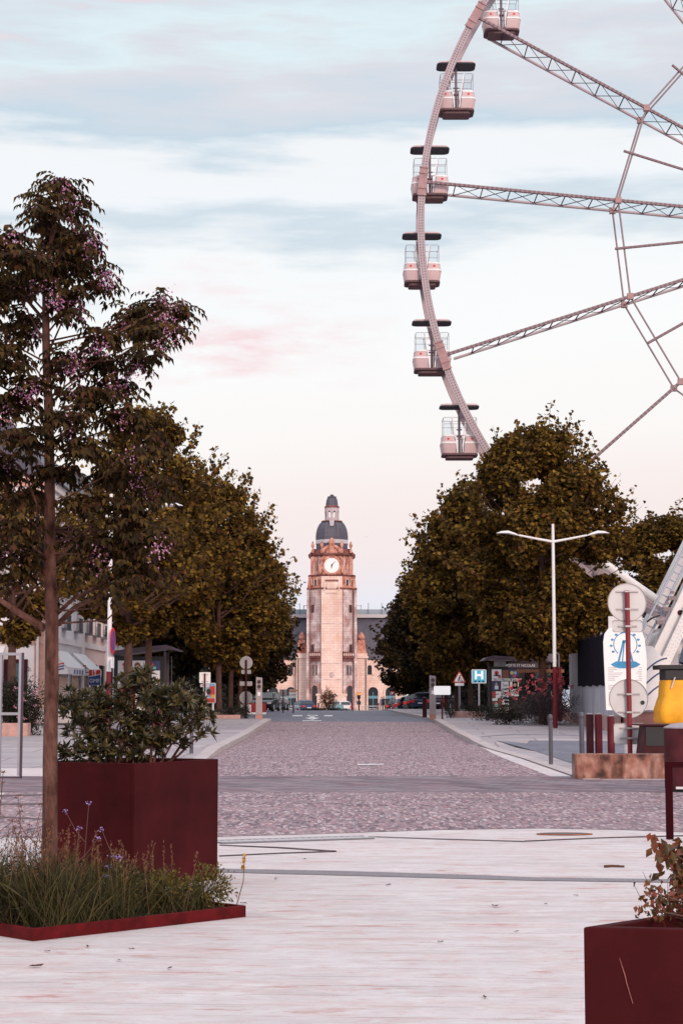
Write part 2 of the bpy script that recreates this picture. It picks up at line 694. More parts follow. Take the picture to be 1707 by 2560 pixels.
        col = mix(ramp_(n2_, (.55, g0), (.72, (.6, .6, .6))), col, (.38, .22, .215))
        L(col, b.inputs['Base Color'])
    elif kind == 'asphalt':
        n = noise(mapping((1, .4, 1)), 1.5, 6, .7)
        f = noise(mapping((1, 1, 1)), 60, 3, .7)
        col = ramp_(n, (.3, (.115, .115, .15)), (.7, (.20, .20, .245)))
        col = mix(ramp_(f, (.4, (.4, .4, .4)), (.6, g0)), col, (.10, .09, .115))
        L(col, b.inputs['Base Color'])
        bump_(f, .3, .005)
    return m


m_paving = ground_mat('pale_stone_paving', 'paving')
m_cobble = ground_mat('granite_setts', 'cobble')
m_brick = ground_mat('dark_brick_band', 'brick')
m_pave2 = ground_mat('concrete_pavement', 'pavement')
m_asphalt = ground_mat('asphalt', 'asphalt')
m_kerb = M('kerb_stone', (.42, .36, .36), .8, var=.2, scale=3, bump=.1, bscale=30)
m_white_line = M('road_paint', (.68, .67, .68), .6, var=.12, scale=5)
m_drain = M('drain_gravel', (.20, .18, .20), .8, var=.5, scale=60)
m_joint = M('dark_joint', (.10, .065, .072), .9, var=.3)

KN = sorted({p[0] for p in PROF} | {-40, 20, 28, 36, 46, 55, 65, 75, 85, 100, 120, 135, 160, 180, 240})


def ystrip(name, y0, y1, fl, fr, dz, mat, rise=None, thick=0.0, nx=1):
    """ground-following sheet between x=fl(y) and x=fr(y)"""
    ys = [y0] + [k for k in KN if y0 < k < y1] + [y1]
    mb = MB()
    vs = []
    for y in ys:
        z = g(y) + dz + (rise(y) if rise else 0)
        for i in range(nx + 1):
            x = fl(y) + (fr(y) - fl(y)) * i / nx
            vs.append((x, y, z))
    fs = []
    w = nx + 1
    for j in range(len(ys) - 1):
        for i in range(nx):
            fs.append((j * w + i, j * w + i + 1, (j + 1) * w + i + 1, (j + 1) * w + i))
    o = len(vs)
    if thick:
        vs += [(x, y, z - thick) for x, y, z in vs]
        per = [i for i in range(w)] + [j * w + nx for j in range(1, len(ys))] + [(len(ys) - 1) * w + i for i in range(nx - 1, -1, -1)] + [j * w for j in range(len(ys) - 2, 0, -1)]
        for a, b_ in zip(per, per[1:] + per[:1]):
            fs.append((a, b_, b_ + o, a + o))
    mb.add(vs, fs)
    ob = mb.build(name, mat)
    tag(ob, kind='structure')
    return ob


def flat(name, pts, dz, mat):
    """sheet on the ground from photo pixels (level part of the plaza)"""
    mb = MB()
    mb.quad(*[gp(px, py, dz) for px, py in pts])
    o = mb.build(name, mat)
    return tag(o, kind='structure')


def lerp_tab(tab):
    def f(y):
        for (a, va), (b_, vb) in zip(tab, tab[1:]):
            if y <= b_:
                t = max(0, (y - a) / (b_ - a))
                return va + (vb - va) * t
        return tab[-1][1]
    return f


ground = ystrip('ground', -60, 1200, lambda y: -500, lambda y: 500, 0.0, m_paving, nx=8)
KL = lerp_tab([(36, -3.1), (80, -3.1), (84, -6.4), (150, -6.4), (240, -7)])
KR = lerp_tab([(33, 4.45), (43, 4.3), (54, 3.85), (60, 3.9), (80, 4.05), (128, 3.7), (240, 3.7)])
KN = sorted(set(KN) | {54, 43, 84, 128})
# granite setts: from the edge of the plaza to the top of the ramp
front = [gp(px, py) for px, py in ((-60, 2093), (250, 2100), (548, 2093), (800, 2086), (1100, 2076), (1350, 2072), (1560, 2076), (1800, 2086))]
mb = MB()
fv = [(p.x * (1.0 if abs(p.x) < 4.6 else 1.0), p.y, .004) for p in front]
bk = [(p[0] * 1.35, 28.9, .004) for p in fv]
n = len(fv)
mb.add(fv + bk, [(i, i + 1, n + i + 1, n + i) for i in range(n - 1)])
tag(mb.build('cobbled_crossing', m_cobble), kind='structure')
ystrip('brick_band', 28.9, 34.6, lambda y: -7.5, lambda y: 7.5, .004, m_brick)
ystrip('cobbled_road', 34.6, 80, lambda y: -3.1 - max(0, 41 - y) * .35, lambda y: KR(y) - .45 * max(0, min(1, (52 - y) / 8)), .004, m_cobble)
ystrip('asphalt_road', 80, 260, lambda y: KL(y), lambda y: KR(y), .004, m_asphalt)
# raised pavements with kerbs
rl = lambda y: .13 * max(0, min(1, (y - 40) / 6))
rr = lambda y: .13 * max(0, min(1, (y - 50) / 5))
KN = sorted(set(KN) | {40, 46, 50, 55, 52})
ystrip('pavement', 38, 300, lambda y: -60, lambda y: KL(y) - .32, .006, m_pave2, rise=rl, thick=.3, nx=3)
ystrip('pavement', 33.2, 300, lambda y: KR(y) + .32, lambda y: 60, .006, m_pave2, rise=rr, thick=.3, nx=3)
ystrip('kerb', 39, 240, lambda y: KL(y) - .318, lambda y: KL(y), .012, m_kerb, rise=rl, thick=.32)
ystrip('kerb', 33.4, 240, lambda y: KR(y), lambda y: KR(y) + .318, .012, m_kerb, rise=rr, thick=.32)
# gutter line and asphalt patch on the right pavement
ystrip('gutter', 34.6, 52, lambda y: KR(y) - .05 - .0, lambda y: KR(y) - .005, .009, m_joint)
mb = MB()
pp = [gp(px, py, .0) for px, py in ((1200, 1853), (1290, 1846), (1440, 1850), (1560, 1862), (1560, 1905), (1445, 1915), (1340, 1880))]
mb.quad(*[(p.x, p.y, g(p.y) + rr(p.y) + .014) for p in pp])
tag(mb.build('asphalt_patch', m_asphalt), kind='structure')
# plaza strips: gravel drain line, grating, joints
flat('gravel_strip', [(540, 2172), (850, 2178), (1220, 2189), (1330, 2194), (1760, 2200), (1760, 2208), (1330, 2202), (1220, 2199), (850, 2189), (540, 2181)], .004, m_drain)
mj = [[(548, 2112), (700, 2118), (842, 2127.4), (840, 2129.4), (690, 2120), (548, 2113.6)],
      [(548, 2139), (700, 2132), (840, 2127.4), (840, 2129.4), (700, 2134), (548, 2141)],
      [(920, 2091), (1100, 2097), (1310, 2103), (1310, 2104.6), (1100, 2098.5), (920, 2092.3)],
      [(1310, 2102), (1500, 2094), (1720, 2088), (1720, 2090), (1500, 2095.6), (1310, 2104)],
      [(-20, 1988), (110, 1986), (110, 1989), (-20, 1992)], [(-20, 2010), (112, 2008), (112, 2012), (-20, 2014)],
      [(-20, 2040), (112, 2047), (112, 2050), (-20, 2043)]]
mb = MB()
for k, poly in enumerate(mj):
    mb.quad(*[gp(px, py, .007 if py > 2060 else .007) for px, py in poly])
tag(mb.build('paving_joint', m_joint), kind='structure')
# drain grating
gr = thing('drain_grating', gp(735, 2101, .004), 'slotted grey drain grating along the plaza edge beside the red planter', 'grating')
a, b_ = gp(548, 2106), gp(925, 2094)
d = (b_ - a)
ang = math.atan2(d.y, d.x)
ln = d.length
mb = MB()
mb.span(-ln / 2, ln / 2, -.17, -.13, 0, .012).span(-ln / 2, ln / 2, .13, .17, 0, .012)
mb.build('frame', grey_metal, gr)
mb = MB()
k = 0
x = -ln / 2 + .03
while x < ln / 2:
    mb.box((x, 0, .007), (.03, .26, .008), rz=.5)
    x += .075
mb.build('slats', pale_metal, gr)
mb = MB()
mb.span(-ln / 2, ln / 2, -.13, .13, .0005, .0015)
mb.build('channel', black_frame, gr)
gr.rotation_euler = (0, 0, ang)
# manhole
p = gp(1411, 2086.5, .004)
mh = thing('manhole_cover', p, 'rusty oval looking manhole cover in the pale paving on the right', 'manhole cover')
mh.scale = (1, .5, 1)
MB().disc((0, 0, .004), .31, .008, 'z', 28).build('ring', M('rust_iron', (.30, .11, .05), .8, var=.4, scale=9), mh)
MB().disc((0, 0, .0095), .27, .003, 'z', 28).build('lid', M('iron_lid', (.11, .07, .07), .7, var=.5, scale=25), mh)
# road paint beyond the ramp
for nm, poly in (('lane_marking', [(700, 1801.5), (722, 1801.5), (742, 1780), (731, 1780)]),
                 ('lane_marking', [(844, 1801.5), (851, 1801.5), (848, 1779.5), (843, 1779.5)]),
                 ('lane_marking', [(737, 1781.6), (842, 1781.6), (842, 1783), (736, 1783)]),
                 ('lane_marking', [(732, 1788.5), (757, 1788.5), (755, 1791), (730, 1791)]),
                 ('lane_marking', [(810, 1788.5), (831, 1788.5), (831, 1791), (810, 1791)]),
                 ('lane_marking', [(540, 1799), (655, 1799), (655, 1801.2), (535, 1801.2)]),
                 ('lane_marking', [(756, 1801.6), (803, 1801.6), (803, 1802.8), (756, 1802.8)]),
                 ('road_arrow', [(762, 1795), (774, 1794.6), (774, 1791.5), (787, 1791.5), (787, 1794.6), (799, 1795), (781, 1800)]),
                 ('road_arrow', [(768, 1790.5), (769, 1787.8), (793, 1787.8), (795, 1790.5), (790, 1790.5), (788, 1789), (775, 1789), (773, 1790.5)])):
    flat(nm, poly, .009, m_white_line)
for q in ((830, 2088), (1010, 1917)):
    pass
flat('lane_marking', [(894, 1911), (960, 1910), (958, 1912), (893, 1913)], .012, m_white_line)
# small litter on the plaza
m_dead = M('dead_leaf', (.10, .035, .02), .8, var=.4)
lb = None
for k, (px, py, s_) in enumerate(((88, 2418, 1.2), (220, 2368, .7), (330, 2374, .6), (1237, 2267, 1.3), (969, 2214, .8), (760, 2149, .9), (1365, 2261, .6), (1100, 2356, .7), (424, 2422, .6), (1440, 2240, .6), (690, 2198, .9), (117, 2380, .6), (1212, 2495, .7), (610, 2260, .8), (297, 2402, .8), (1290, 2330, .5))):
    p = gp(px, py, .006)
    if lb is None:
        mb = MB()
        mb.add([(-.035, 0, .002), (-.01, -.014, .012), (.03, -.004, .004), (.04, .006, .014), (0, .016, .008)], [(0, 1, 2, 4), (2, 3, 4)])
        mb.add([(.04, .004, .010), (.06, .012, .004), (.058, .015, .004)], [(0, 1, 2)])
        lb = mb.build('fallen_leaf', m_dead)
        o = lb
        tag(o, 'small dry brown leaf lying on the pale plaza paving', 'leaf', 'dry leaves scattered on the plaza')
    else:
        o = lb.copy()
        COL.objects.link(o)
    o.location = p
    o.rotation_euler = (0, 0, k * 1.7)
    o.scale = (s_, s_, s_)
p = gp(1535, 2167, .012)
tw = MB().tube([(-.09, 0, 0), (-.02, .004, .004), (.09, -.006, 0)], [.012, .011, .009], 6)
tw.tube([(.0, .0, .004), (.04, .03, .008)], [.006, .004], 5)
tag(tw.build('twig', m_dead, loc=p), 'short dark brown twig lying on the pale paving at right', 'twig')
st = MB().lathe([(.004, 0), (.03, .008), (.036, .022), (.022, .036), (.004, .04)], 9, sy_=.7)
tag(st.build('stone', M('pale_stone', (.5, .4, .34), .8), loc=gp(361, 2308, .004)), 'small pale stone beside the red bed edging', 'stone')
# ------------------------------------------------------------------ foliage


def unit(a):
    return a / np.maximum(np.linalg.norm(a, axis=1, keepdims=True), 1e-9)


def leaf_obj(name, mat, P, D, Nn, Ln, Wd, parent=None, fold=.25, lobed=False):
    """one small folded leaf per row: base P, direction D, normal N, length, width"""
    n = len(P)
    D = unit(D)
    S = unit(np.cross(D, Nn))
    U = np.cross(S, D)
    L = np.asarray(Ln)[:, None] * np.ones((n, 1))
    W = np.asarray(Wd)[:, None] * np.ones((n, 1))
    if lobed:                                   # five-pointed leaf
        pts = [P, P + D * L * .18 + S * W * .62 + U * W * .12, P + D * L * .48 + S * W * .34, P + D * L * .72 + S * W * .50 + U * W * .1,
               P + D * L * .72 + S * W * .20, P + D * L, P + D * L * .72 - S * W * .20, P + D * L * .72 - S * W * .5 + U * W * .1,
               P + D * L * .48 - S * W * .34, P + D * L * .18 - S * W * .62 + U * W * .12]
        k = 10
        faces = [(0, 1, 2, 5), (2, 3, 4, 5), (0, 5, 8, 9), (5, 6, 7, 8)]
        faces = [(0, 1, 2), (0, 2, 4, 5), (2, 3, 4), (0, 5, 6, 8), (6, 7, 8), (0, 8, 9)]
    else:
        pts = [P, P + D * L * .45 + S * W * .5 + U * W * fold, P + D * L - U * W * fold, P + D * L * .45 - S * W * .5 + U * W * fold]
        k = 4
        faces = [(0, 1, 2), (0, 2, 3)]
    V = np.stack(pts, 1).reshape(-1, 3)
    me = bpy.data.meshes.new(name)
    me.vertices.add(len(V))
    me.vertices.foreach_set('co', V.astype(np.float32).ravel())
    base = (np.arange(n) * k)[:, None]
    allf = np.concatenate([base + np.array(f)[None, :] for f in faces], 1)        # n x loops
    loops = allf.ravel()
    per = np.array([len(f) for f in faces])
    tot = np.tile(per, n)
    start = np.concatenate([[0], np.cumsum(tot)[:-1]])
    me.loops.add(len(loops))
    me.loops.foreach_set('vertex_index', loops.astype(np.int32))
    me.polygons.add(len(tot))
    me.polygons.foreach_set('loop_start', start.astype(np.int32))
    me.polygons.foreach_set('loop_total', tot.astype(np.int32))
    me.update(calc_edges=True)
    me.validate()
    me.materials.append(mat)
    o = bpy.data.objects.new(name, me)
    COL.objects.link(o)
    if parent:
        o.parent = parent
    return o


m_plane = leaf_mat('plane_leaves', [(0.0193, 0.013, 0.0069), (0.0469, 0.0304, 0.011), (0.0938, 0.058, 0.0152), (0.1656, 0.0985, 0.0221), (0.3036, 0.1855, 0.0359), (0.069, 0.042, 0.0138), (0.1656, 0.0667, 0.0193)], .25, .7, .06)
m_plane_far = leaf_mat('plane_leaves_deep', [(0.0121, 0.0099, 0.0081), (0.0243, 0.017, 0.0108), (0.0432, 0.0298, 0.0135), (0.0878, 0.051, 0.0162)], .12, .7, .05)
m_melia = leaf_mat('melia_leaves', [(0.015, 0.0106, 0.0075), (0.0325, 0.0225, 0.0112), (0.0562, 0.0384, 0.015), (0.1187, 0.0689, 0.02), (0.025, 0.0172, 0.0125), (0.0938, 0.0345, 0.02)], .22, .7, .06)
m_lilac = leaf_mat('lilac_flowers', [(.50, .16, .36), (.68, .32, .50), (.78, .48, .62), (.42, .11, .30)], .4, .6)
m_pitt = leaf_mat('pittosporum_leaves', [(.014, .014, .009), (.030, .027, .013), (.06, .050, .018), (.12, .088, .028), (.03, .03, .02)], .12, .4, .4)
m_grass = leaf_mat('grass_blades', [(0.0184, 0.0193, 0.0092), (0.0368, 0.0361, 0.0126), (0.069, 0.0618, 0.0196), (0.0287, 0.0206, 0.0138), (0.138, 0.1095, 0.046), (0.0403, 0.0412, 0.0115)], .25, .6, .15)
m_ygreen = leaf_mat('yellow_green_leaves', [(.06, .05, .012), (.12, .095, .02), (.18, .13, .025), (.05, .045, .015)], .25, .5)
m_autumn = leaf_mat('reddish_leaves', [(.05, .028, .012), (.10, .06, .018), (.17, .06, .02), (.24, .05, .03), (.09, .065, .02)], .25, .4)
m_hedge = leaf_mat('hedge_leaves', [(.010, .012, .008), (.02, .02, .012), (.035, .032, .016)], .1, .5)
m_hedge2 = leaf_mat('weed_leaves', [(.016, .015, .008), (.035, .03, .012), (.07, .055, .02), (.025, .02, .012)], .2, .6, .2)
m_rose = leaf_mat('rose_petals', [(.62, .05, .10), (.75, .12, .18), (.80, .28, .30), (.50, .03, .07)], .25, .5)
m_heath = leaf_mat('grey_purple_leaves', [(.035, .026, .03), (.07, .052, .058), (.11, .08, .085), (.025, .02, .02)], .15, .6)
m_verb = leaf_mat('violet_flowers', [(.30, .20, .50), (.45, .35, .65), (.25, .14, .42)], .25, .6)
m_seed = leaf_mat('seed_heads', [(.16, .07, .04), (.24, .11, .06), (.10, .05, .03)], .25, .7)


def rnd_dir(n):
    return unit(RNG.normal(size=(n, 3)))


# -------- plane trees (trunk + crown share meshes between copies)
def plane_crown(seed, rx, zc, hz, nblob, nleaf, leaf, name, mat, shoots=95):
    """crown around the local z axis: widest at zc, half height hz"""
    r = np.random.default_rng(seed)
    P, D, Nn = [], [], []
    for b in range(nblob):
        t = r.uniform(-1, 1)
        prof = math.sqrt(max(0.02, 1 - abs(t) ** 2.2)) * (1.0 if t < 0 else 1 - .42 * t)
        a = r.uniform(0, 2 * math.pi)
        rho = rx * prof * math.sqrt(r.uniform(.12, 1.0)) * .88
        c = np.array([rho * math.cos(a), rho * math.sin(a), zc + t * hz * .9])
        br = r.uniform(.55, 1.15) * rx / 4.0
        k = int(nleaf / nblob * r.uniform(.7, 1.3))
        d = unit(r.normal(size=(k, 3)))
        d[:, 2] = d[:, 2] * .75 + .12
        rr_ = br * (r.uniform(.3, 1.0, k) ** .45)
        P.append(c + d * rr_[:, None])
        out = d + r.normal(size=(k, 3)) * .6
        out[:, 2] -= .45
        D.append(out)
        Nn.append(d * .6 + np.array([0, 0, .7]) + r.normal(size=(k, 3)) * .5)
    # leading shoots that break the outline
    tw = []
    for q in range(shoots):
        a = r.uniform(0, 2 * math.pi)
        t = r.uniform(-.1, .95) ** .8 if r.uniform() < .75 else r.uniform(-.7, 0)
        t = float(np.real(t)) if not isinstance(t, complex) else .4
        prof = math.sqrt(max(.02, 1 - abs(t) ** 2.2)) * (1 - .42 * max(t, 0))
        rho = rx * prof * .86
        s0 = np.array([rho * math.cos(a), rho * math.sin(a), zc + t * hz * .9])
        dr = np.array([math.cos(a) * (.75 - .5 * t), math.sin(a) * (.75 - .5 * t), .45 + .9 * max(t, 0)])
        dr /= np.linalg.norm(dr)
        ln_ = r.uniform(.5, 1.7)
        tw.append((s0, s0 + dr * ln_))
        k = int((14 * ln_ + 6) * (.2 / leaf) ** .8)
        u = r.uniform(0, 1, k)[:, None]
        P.append(s0 + dr * ln_ * u + r.normal(size=(k, 3)) * .09)
        D.append(r.normal(size=(k, 3)) + dr * .5 - np.array([0, 0, .25]))
        Nn.append(r.normal(size=(k, 3)) + np.array([0, 0, .8]))
    P, D, Nn = np.concatenate(P), np.concatenate(D), np.concatenate(Nn)
    n = len(P)
    o = leaf_obj(name, mat, P, D, Nn, r.uniform(.65, 1.25, n) * leaf, r.uniform(.7, 1.2, n) * leaf, lobed=True)
    return o, tw


def plane_tree(name, loc, height, rx, base, seed, label, group, nleaf=16000, leaf=.22, mat=None, rz=0.0):
    t = thing(name, loc, label, 'tree', group, rz)
    hz = (height - base) / 2
    zc = base + hz * .92
    cr_, tw = plane_crown(seed, rx, zc, hz, int(95 * rx / 4 * hz / 5), nleaf, leaf, 'crown', mat or m_plane)
    cr_.parent = t
    mb = MB()
    r = random.Random(seed)
    lean = r.uniform(-.12, .12)
    top = Vector((lean, r.uniform(-.1, .1), height * .8))
    mb.tube([(0, 0, -.1), (.02, 0, .3), (lean * .2, 0, base * .7), (lean * .5, 0, base + hz * .5), top], [.21, .155, .14, .10, .03], 9)
    for k in range(13):
        a = r.uniform(0, 6.28)
        z0 = base * .9 + r.uniform(0, 1) * hz * 1.1
        ln_ = rx * r.uniform(.5, .85) * (1 - .3 * (z0 - base) / (2 * hz))
        p0 = Vector((lean * z0 / height, 0, z0))
        p2 = p0 + Vector((math.cos(a) * ln_, math.sin(a) * ln_, r.uniform(.5, 1.2) * ln_ * .9))
        p1 = p0.lerp(p2, .5) + Vector((0, 0, -.15 * ln_))
        mb.tube([p0, p1, p2], [.06, .045, .015], 6)
    for a_, b_ in tw:
        mb.tube([tuple(a_ - (b_ - a_) * .5), tuple(b_)], [.018, .006], 4, caps=False)
    mb.build('trunk', bark_plane, t, smooth=True)
    return t


def place_g(x, y, extra=0.0):
    return (x, y, g(y) + extra)


GR, GL = 'plane trees along the right side of the avenue', 'plane trees along the left side of the avenue'
tA = plane_tree('plane_tree', place_g(7.95, 71.5, .1), 12.25, 3.75, 3.0, 21, 'tallest plane tree on the right, its bushy crown right behind the twin armed lamp', GR, nleaf=62000, leaf=.165, rz=2.4)
tB = plane_tree('plane_tree', place_g(-7.8, 73, .1), 13.3, 3.4, 3.6, 33, 'big plane tree on the left rising right behind the lilac flowering tree', GL, nleaf=44000, leaf=.17)
tC = plane_tree('plane_tree', place_g(-5.9, 87, .1), 11.9, 3.3, 3.0, 45, 'left plane tree with its bare trunk above the concrete block with the hedge', GL, nleaf=36000, leaf=.185)
tD = plane_tree('plane_tree', place_g(7.2, 101, .1), 13.4, 3.8, 2.3, 58, 'right plane tree beside the blue hospital sign, its trunk leaning over the road works sign', GR, nleaf=30000, leaf=.215)
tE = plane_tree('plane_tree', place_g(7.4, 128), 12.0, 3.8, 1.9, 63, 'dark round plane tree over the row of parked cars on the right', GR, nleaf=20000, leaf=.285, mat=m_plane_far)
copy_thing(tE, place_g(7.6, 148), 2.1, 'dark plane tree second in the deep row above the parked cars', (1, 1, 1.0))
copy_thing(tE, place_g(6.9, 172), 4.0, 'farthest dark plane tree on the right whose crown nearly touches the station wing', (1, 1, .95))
copy_thing(tD, place_g(7.2, 113), 1.9, 'right plane tree between the blank white sign board and the parked cars', (.95, .95, .95))
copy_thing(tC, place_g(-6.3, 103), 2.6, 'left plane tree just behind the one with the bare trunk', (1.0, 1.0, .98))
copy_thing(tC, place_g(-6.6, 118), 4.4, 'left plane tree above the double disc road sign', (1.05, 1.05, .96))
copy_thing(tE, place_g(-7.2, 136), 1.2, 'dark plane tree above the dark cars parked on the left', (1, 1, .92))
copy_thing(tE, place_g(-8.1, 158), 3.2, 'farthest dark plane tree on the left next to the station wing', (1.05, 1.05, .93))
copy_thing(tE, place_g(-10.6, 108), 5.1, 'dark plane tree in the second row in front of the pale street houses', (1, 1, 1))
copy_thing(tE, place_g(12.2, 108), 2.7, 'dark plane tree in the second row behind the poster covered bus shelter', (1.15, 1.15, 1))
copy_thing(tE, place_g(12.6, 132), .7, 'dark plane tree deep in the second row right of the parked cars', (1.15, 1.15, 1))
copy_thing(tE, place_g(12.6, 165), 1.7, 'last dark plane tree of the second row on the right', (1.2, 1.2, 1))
copy_thing(tA, place_g(16.9, 92), 2.3, 'plane tree at the right edge behind the white wheel legs', (1.1, 1.1, .87))
copy_thing(tA, place_g(10.0, 91, .1), 4.1, 'plane tree whose pale slender trunk stands right behind the timber tree guard', (.9, .9, .95))
tF = plane_tree('young_plane_tree', place_g(-10.75, 59, .1), 8.0, 2.2, 3.2, 71, 'slender young plane tree in front of the white corner house at the left edge', 'young trees on the left', nleaf=10000, leaf=.16)
copy_thing(tF, place_g(-7.9, 67, .1), 1.4, 'young plane tree whose leaning trunk stands before the left bus shelter', (1.15, 1.15, 1.06))

# -------- lilac flowering tree in the bed
TD = 12.85
base = gp(124, 2270)
base = Vector((at(122, 2270, TD).x, TD, 0))
ml = thing('flowering_tree', base, 'tall slim tree with drooping dark leaves and lilac blossom growing from the red edged bed', 'tree')


def tl(px, py, dd=0.0):
    return at(px, py, TD + dd) - base


tr = [(122, 2275), (123, 2130), (127, 1900), (129, 1700), (128, 1560), (126, 1400), (124, 1200), (121, 1050), (118, 900), (114, 780), (112, 690), (130, 600), (148, 500), (160, 440)]
rad = [.062, .054, .052, .050, .047, .043, .038, .034, .030, .026, .022, .016, .010, .005]
mb = MB()
mb.tube([tl(px + 2 * math.sin(i * 2.1), py) for i, (px, py) in enumerate(tr)], rad, 12)
mb.build('trunk', bark_mel, ml, smooth=True)
lobes = [(155, 470, 62, 38), (120, 520, 62, 40), (185, 525, 50, 38), (140, 590, 90, 45), (210, 600, 50, 40), (70, 640, 70, 40), (185, 665, 75, 40), (20, 610, 60, 45), (-50, 650, 70, 60), (120, 690, 70, 45), (245, 700, 45, 40),
         (30, 720, 75, 50), (170, 755, 60, 45), (-60, 780, 80, 60), (390, 755, 62, 34), (335, 800, 60, 38), (420, 810, 48, 40), (440, 775, 36, 26), (375, 850, 55, 32), (360, 905, 34, 28), (265, 850, 50, 40), (60, 810, 70, 40),
         (255, 905, 65, 38), (170, 900, 55, 34), (20, 900, 75, 45), (-70, 930, 80, 60), (300, 960, 55, 34), (230, 985, 80, 36), (90, 960, 60, 36), (30, 1010, 75, 40), (-60, 1060, 80, 60), (160, 1050, 70, 36), (300, 1050, 75, 36),
         (380, 1075, 45, 34), (60, 1100, 80, 40), (220, 1120, 70, 38), (350, 1140, 70, 36), (10, 1170, 70, 40), (150, 1180, 65, 36), (290, 1200, 75, 38), (390, 1225, 55, 36), (80, 1250, 70, 36), (-50, 1220, 80, 60),
         (210, 1265, 70, 36), (330, 1290, 70, 38), (30, 1320, 75, 36), (160, 1340, 60, 32), (270, 1365, 75, 36), (380, 1350, 60, 36), (330, 1420, 65, 32), (60, 1390, 70, 32), (220, 1430, 60, 28), (300, 1470, 60, 26), (380, 1440, 50, 30), (-40, 1360, 80, 60), (40, 1450, 60, 26)]
mb = MB()
# the big low limbs seen against the street
for pts, r0 in (([(112, 1572), (60, 1540), (0, 1500), (-90, 1450)], .032), ([(146, 1560), (185, 1520), (240, 1492), (330, 1480), (352, 1476)], .022),
                ([(142, 1535), (185, 1495), (240, 1473), (300, 1462)], .016), ([(108, 1420), (98, 1340), (92, 1260), (60, 1180)], .016),
                ([(134, 1405), (190, 1350), (255, 1290), (330, 1240)], .017), ([(120, 940), (190, 890), (270, 848), (350, 800), (400, 775)], .019),
                ([(110, 800), (60, 740), (0, 700), (-50, 660)], .014), ([(118, 1040), (70, 1000), (30, 980), (-60, 930)], .014), ([(122, 1120), (190, 1060), (260, 1010), (320, 960)], .015),
                ([(124, 1230), (70, 1190), (20, 1140), (-60, 1080)], .015), ([(126, 1330), (200, 1330), (300, 1320), (380, 1280)], .013)):
    n = len(pts)
    mb.tube([tl(px, py, .12 * math.sin(i * 1.3 + px * .01)) for i, (px, py) in enumerate(pts)], [r0 * (1 - .65 * i / (n - 1)) for i in range(n)], 7)
rr_ = random.Random(5)
nr = np.random.default_rng(8)
PPM = F / TD


def trunk_at(py):
    for (a, b_) in zip(tr, tr[1:]):
        if b_[1] <= py <= a[1]:
            t = (py - a[1]) / (b_[1] - a[1])
            return a[0] + (b_[0] - a[0]) * t
    return tr[-1][0]


LP, LD, LN, LL = [], [], [], []
FP, FD = [], []
for (cx, cy, ax, ay) in lobes:
    dz = rr_.uniform(-.5, .5)
    jy = min(1560, cy + rr_.uniform(50, 150))
    p0 = tl(trunk_at(jy), jy)
    c = tl(cx, cy, dz)
    pm = p0.lerp(c, .55) + Vector((rr_.uniform(-.06, .06), rr_.uniform(-.06, .06), rr_.uniform(-.16, .10)))
    mb.tube([p0, pm, c], [.008, .006, .003], 5, caps=False)
    ncl = max(4, int(ax * ay / 330))
    for _ in range(ncl):
        u = nr.normal(size=2)
        u /= max(np.linalg.norm(u), 1e-6)
        q = math.sqrt(nr.uniform(.05, 1))
        e = tl(cx + u[0] * q * max(14, ax - 42) - 4, cy + u[1] * q * ay * .7, dz + nr.uniform(-1, 1) * ax / PPM * .8)
        mb.tube([c, e], [.004, .002], 4, caps=False)
        e = np.array(e)
        nlf = rr_.randint(5, 8)
        a0 = nr.uniform(0, 6.28)
        for k in range(nlf):
            a = a0 + k * 6.283 / nlf + nr.uniform(-.3, .3)
            hd = np.array([math.cos(a), math.sin(a), 0])
            ll = nr.uniform(.12, .25)
            elv = nr.uniform(.1, .95)
            nl = 5
            for j in range(nl):
                s_ = (j + .8) / nl
                pos = e + hd * ll * s_ * (1 - .18 * s_) + np.array([0, 0, ll * (elv * s_ - .62 * s_ * s_)])
                tang = hd * (1 - .3 * s_) + np.array([0, 0, elv - 1.2 * s_])
                side = np.array([-hd[1], hd[0], 0])
                for sg in (-1, 1):
                    LP.append(pos)
                    LD.append(side * sg * .75 + tang * .55 + np.array([0, 0, -.55]) + nr.normal(size=3) * .18)
                    LN.append(np.array([0, 0, 1.0]) + hd * .6 + nr.normal(size=3) * .3)
                    LL.append(nr.uniform(.042, .068))
            LP.append(e + hd * ll * .85 + np.array([0, 0, ll * (elv - .62)]))
            LD.append(hd * .6 + np.array([0, 0, -.8]))
            LN.append(np.array([0, 0, 1.0]) + hd)
            LL.append(.07)
    if nr.uniform() < (.85 if cy < 1000 else .5):
        for _ in range(rr_.randint(1, 3) if cy < 1000 else 1):
            u = nr.uniform(-.62, .62, size=2)
            f = np.array(tl(cx + u[0] * ax, cy + u[1] * ay + 8, dz - nr.uniform(0, .3)))
            k = rr_.randint(30, 60)
            FP.append(f + nr.normal(size=(k, 3)) * np.array([.04, .04, .045]))
            FD.append(nr.normal(size=(k, 3)))
mb.build('branches', bark_mel, ml, smooth=True)
LP, LD, LN, LL = map(np.array, (LP, LD, LN, LL))
leaf_obj('crown', m_melia, LP, LD, LN, LL, LL * .46, ml)
FP, FD = np.concatenate(FP), np.concatenate(FD)
leaf_obj('blossom', m_lilac, FP, FD, FD[:, [1, 2, 0]], np.full(len(FP), .020), np.full(len(FP), .012), ml)

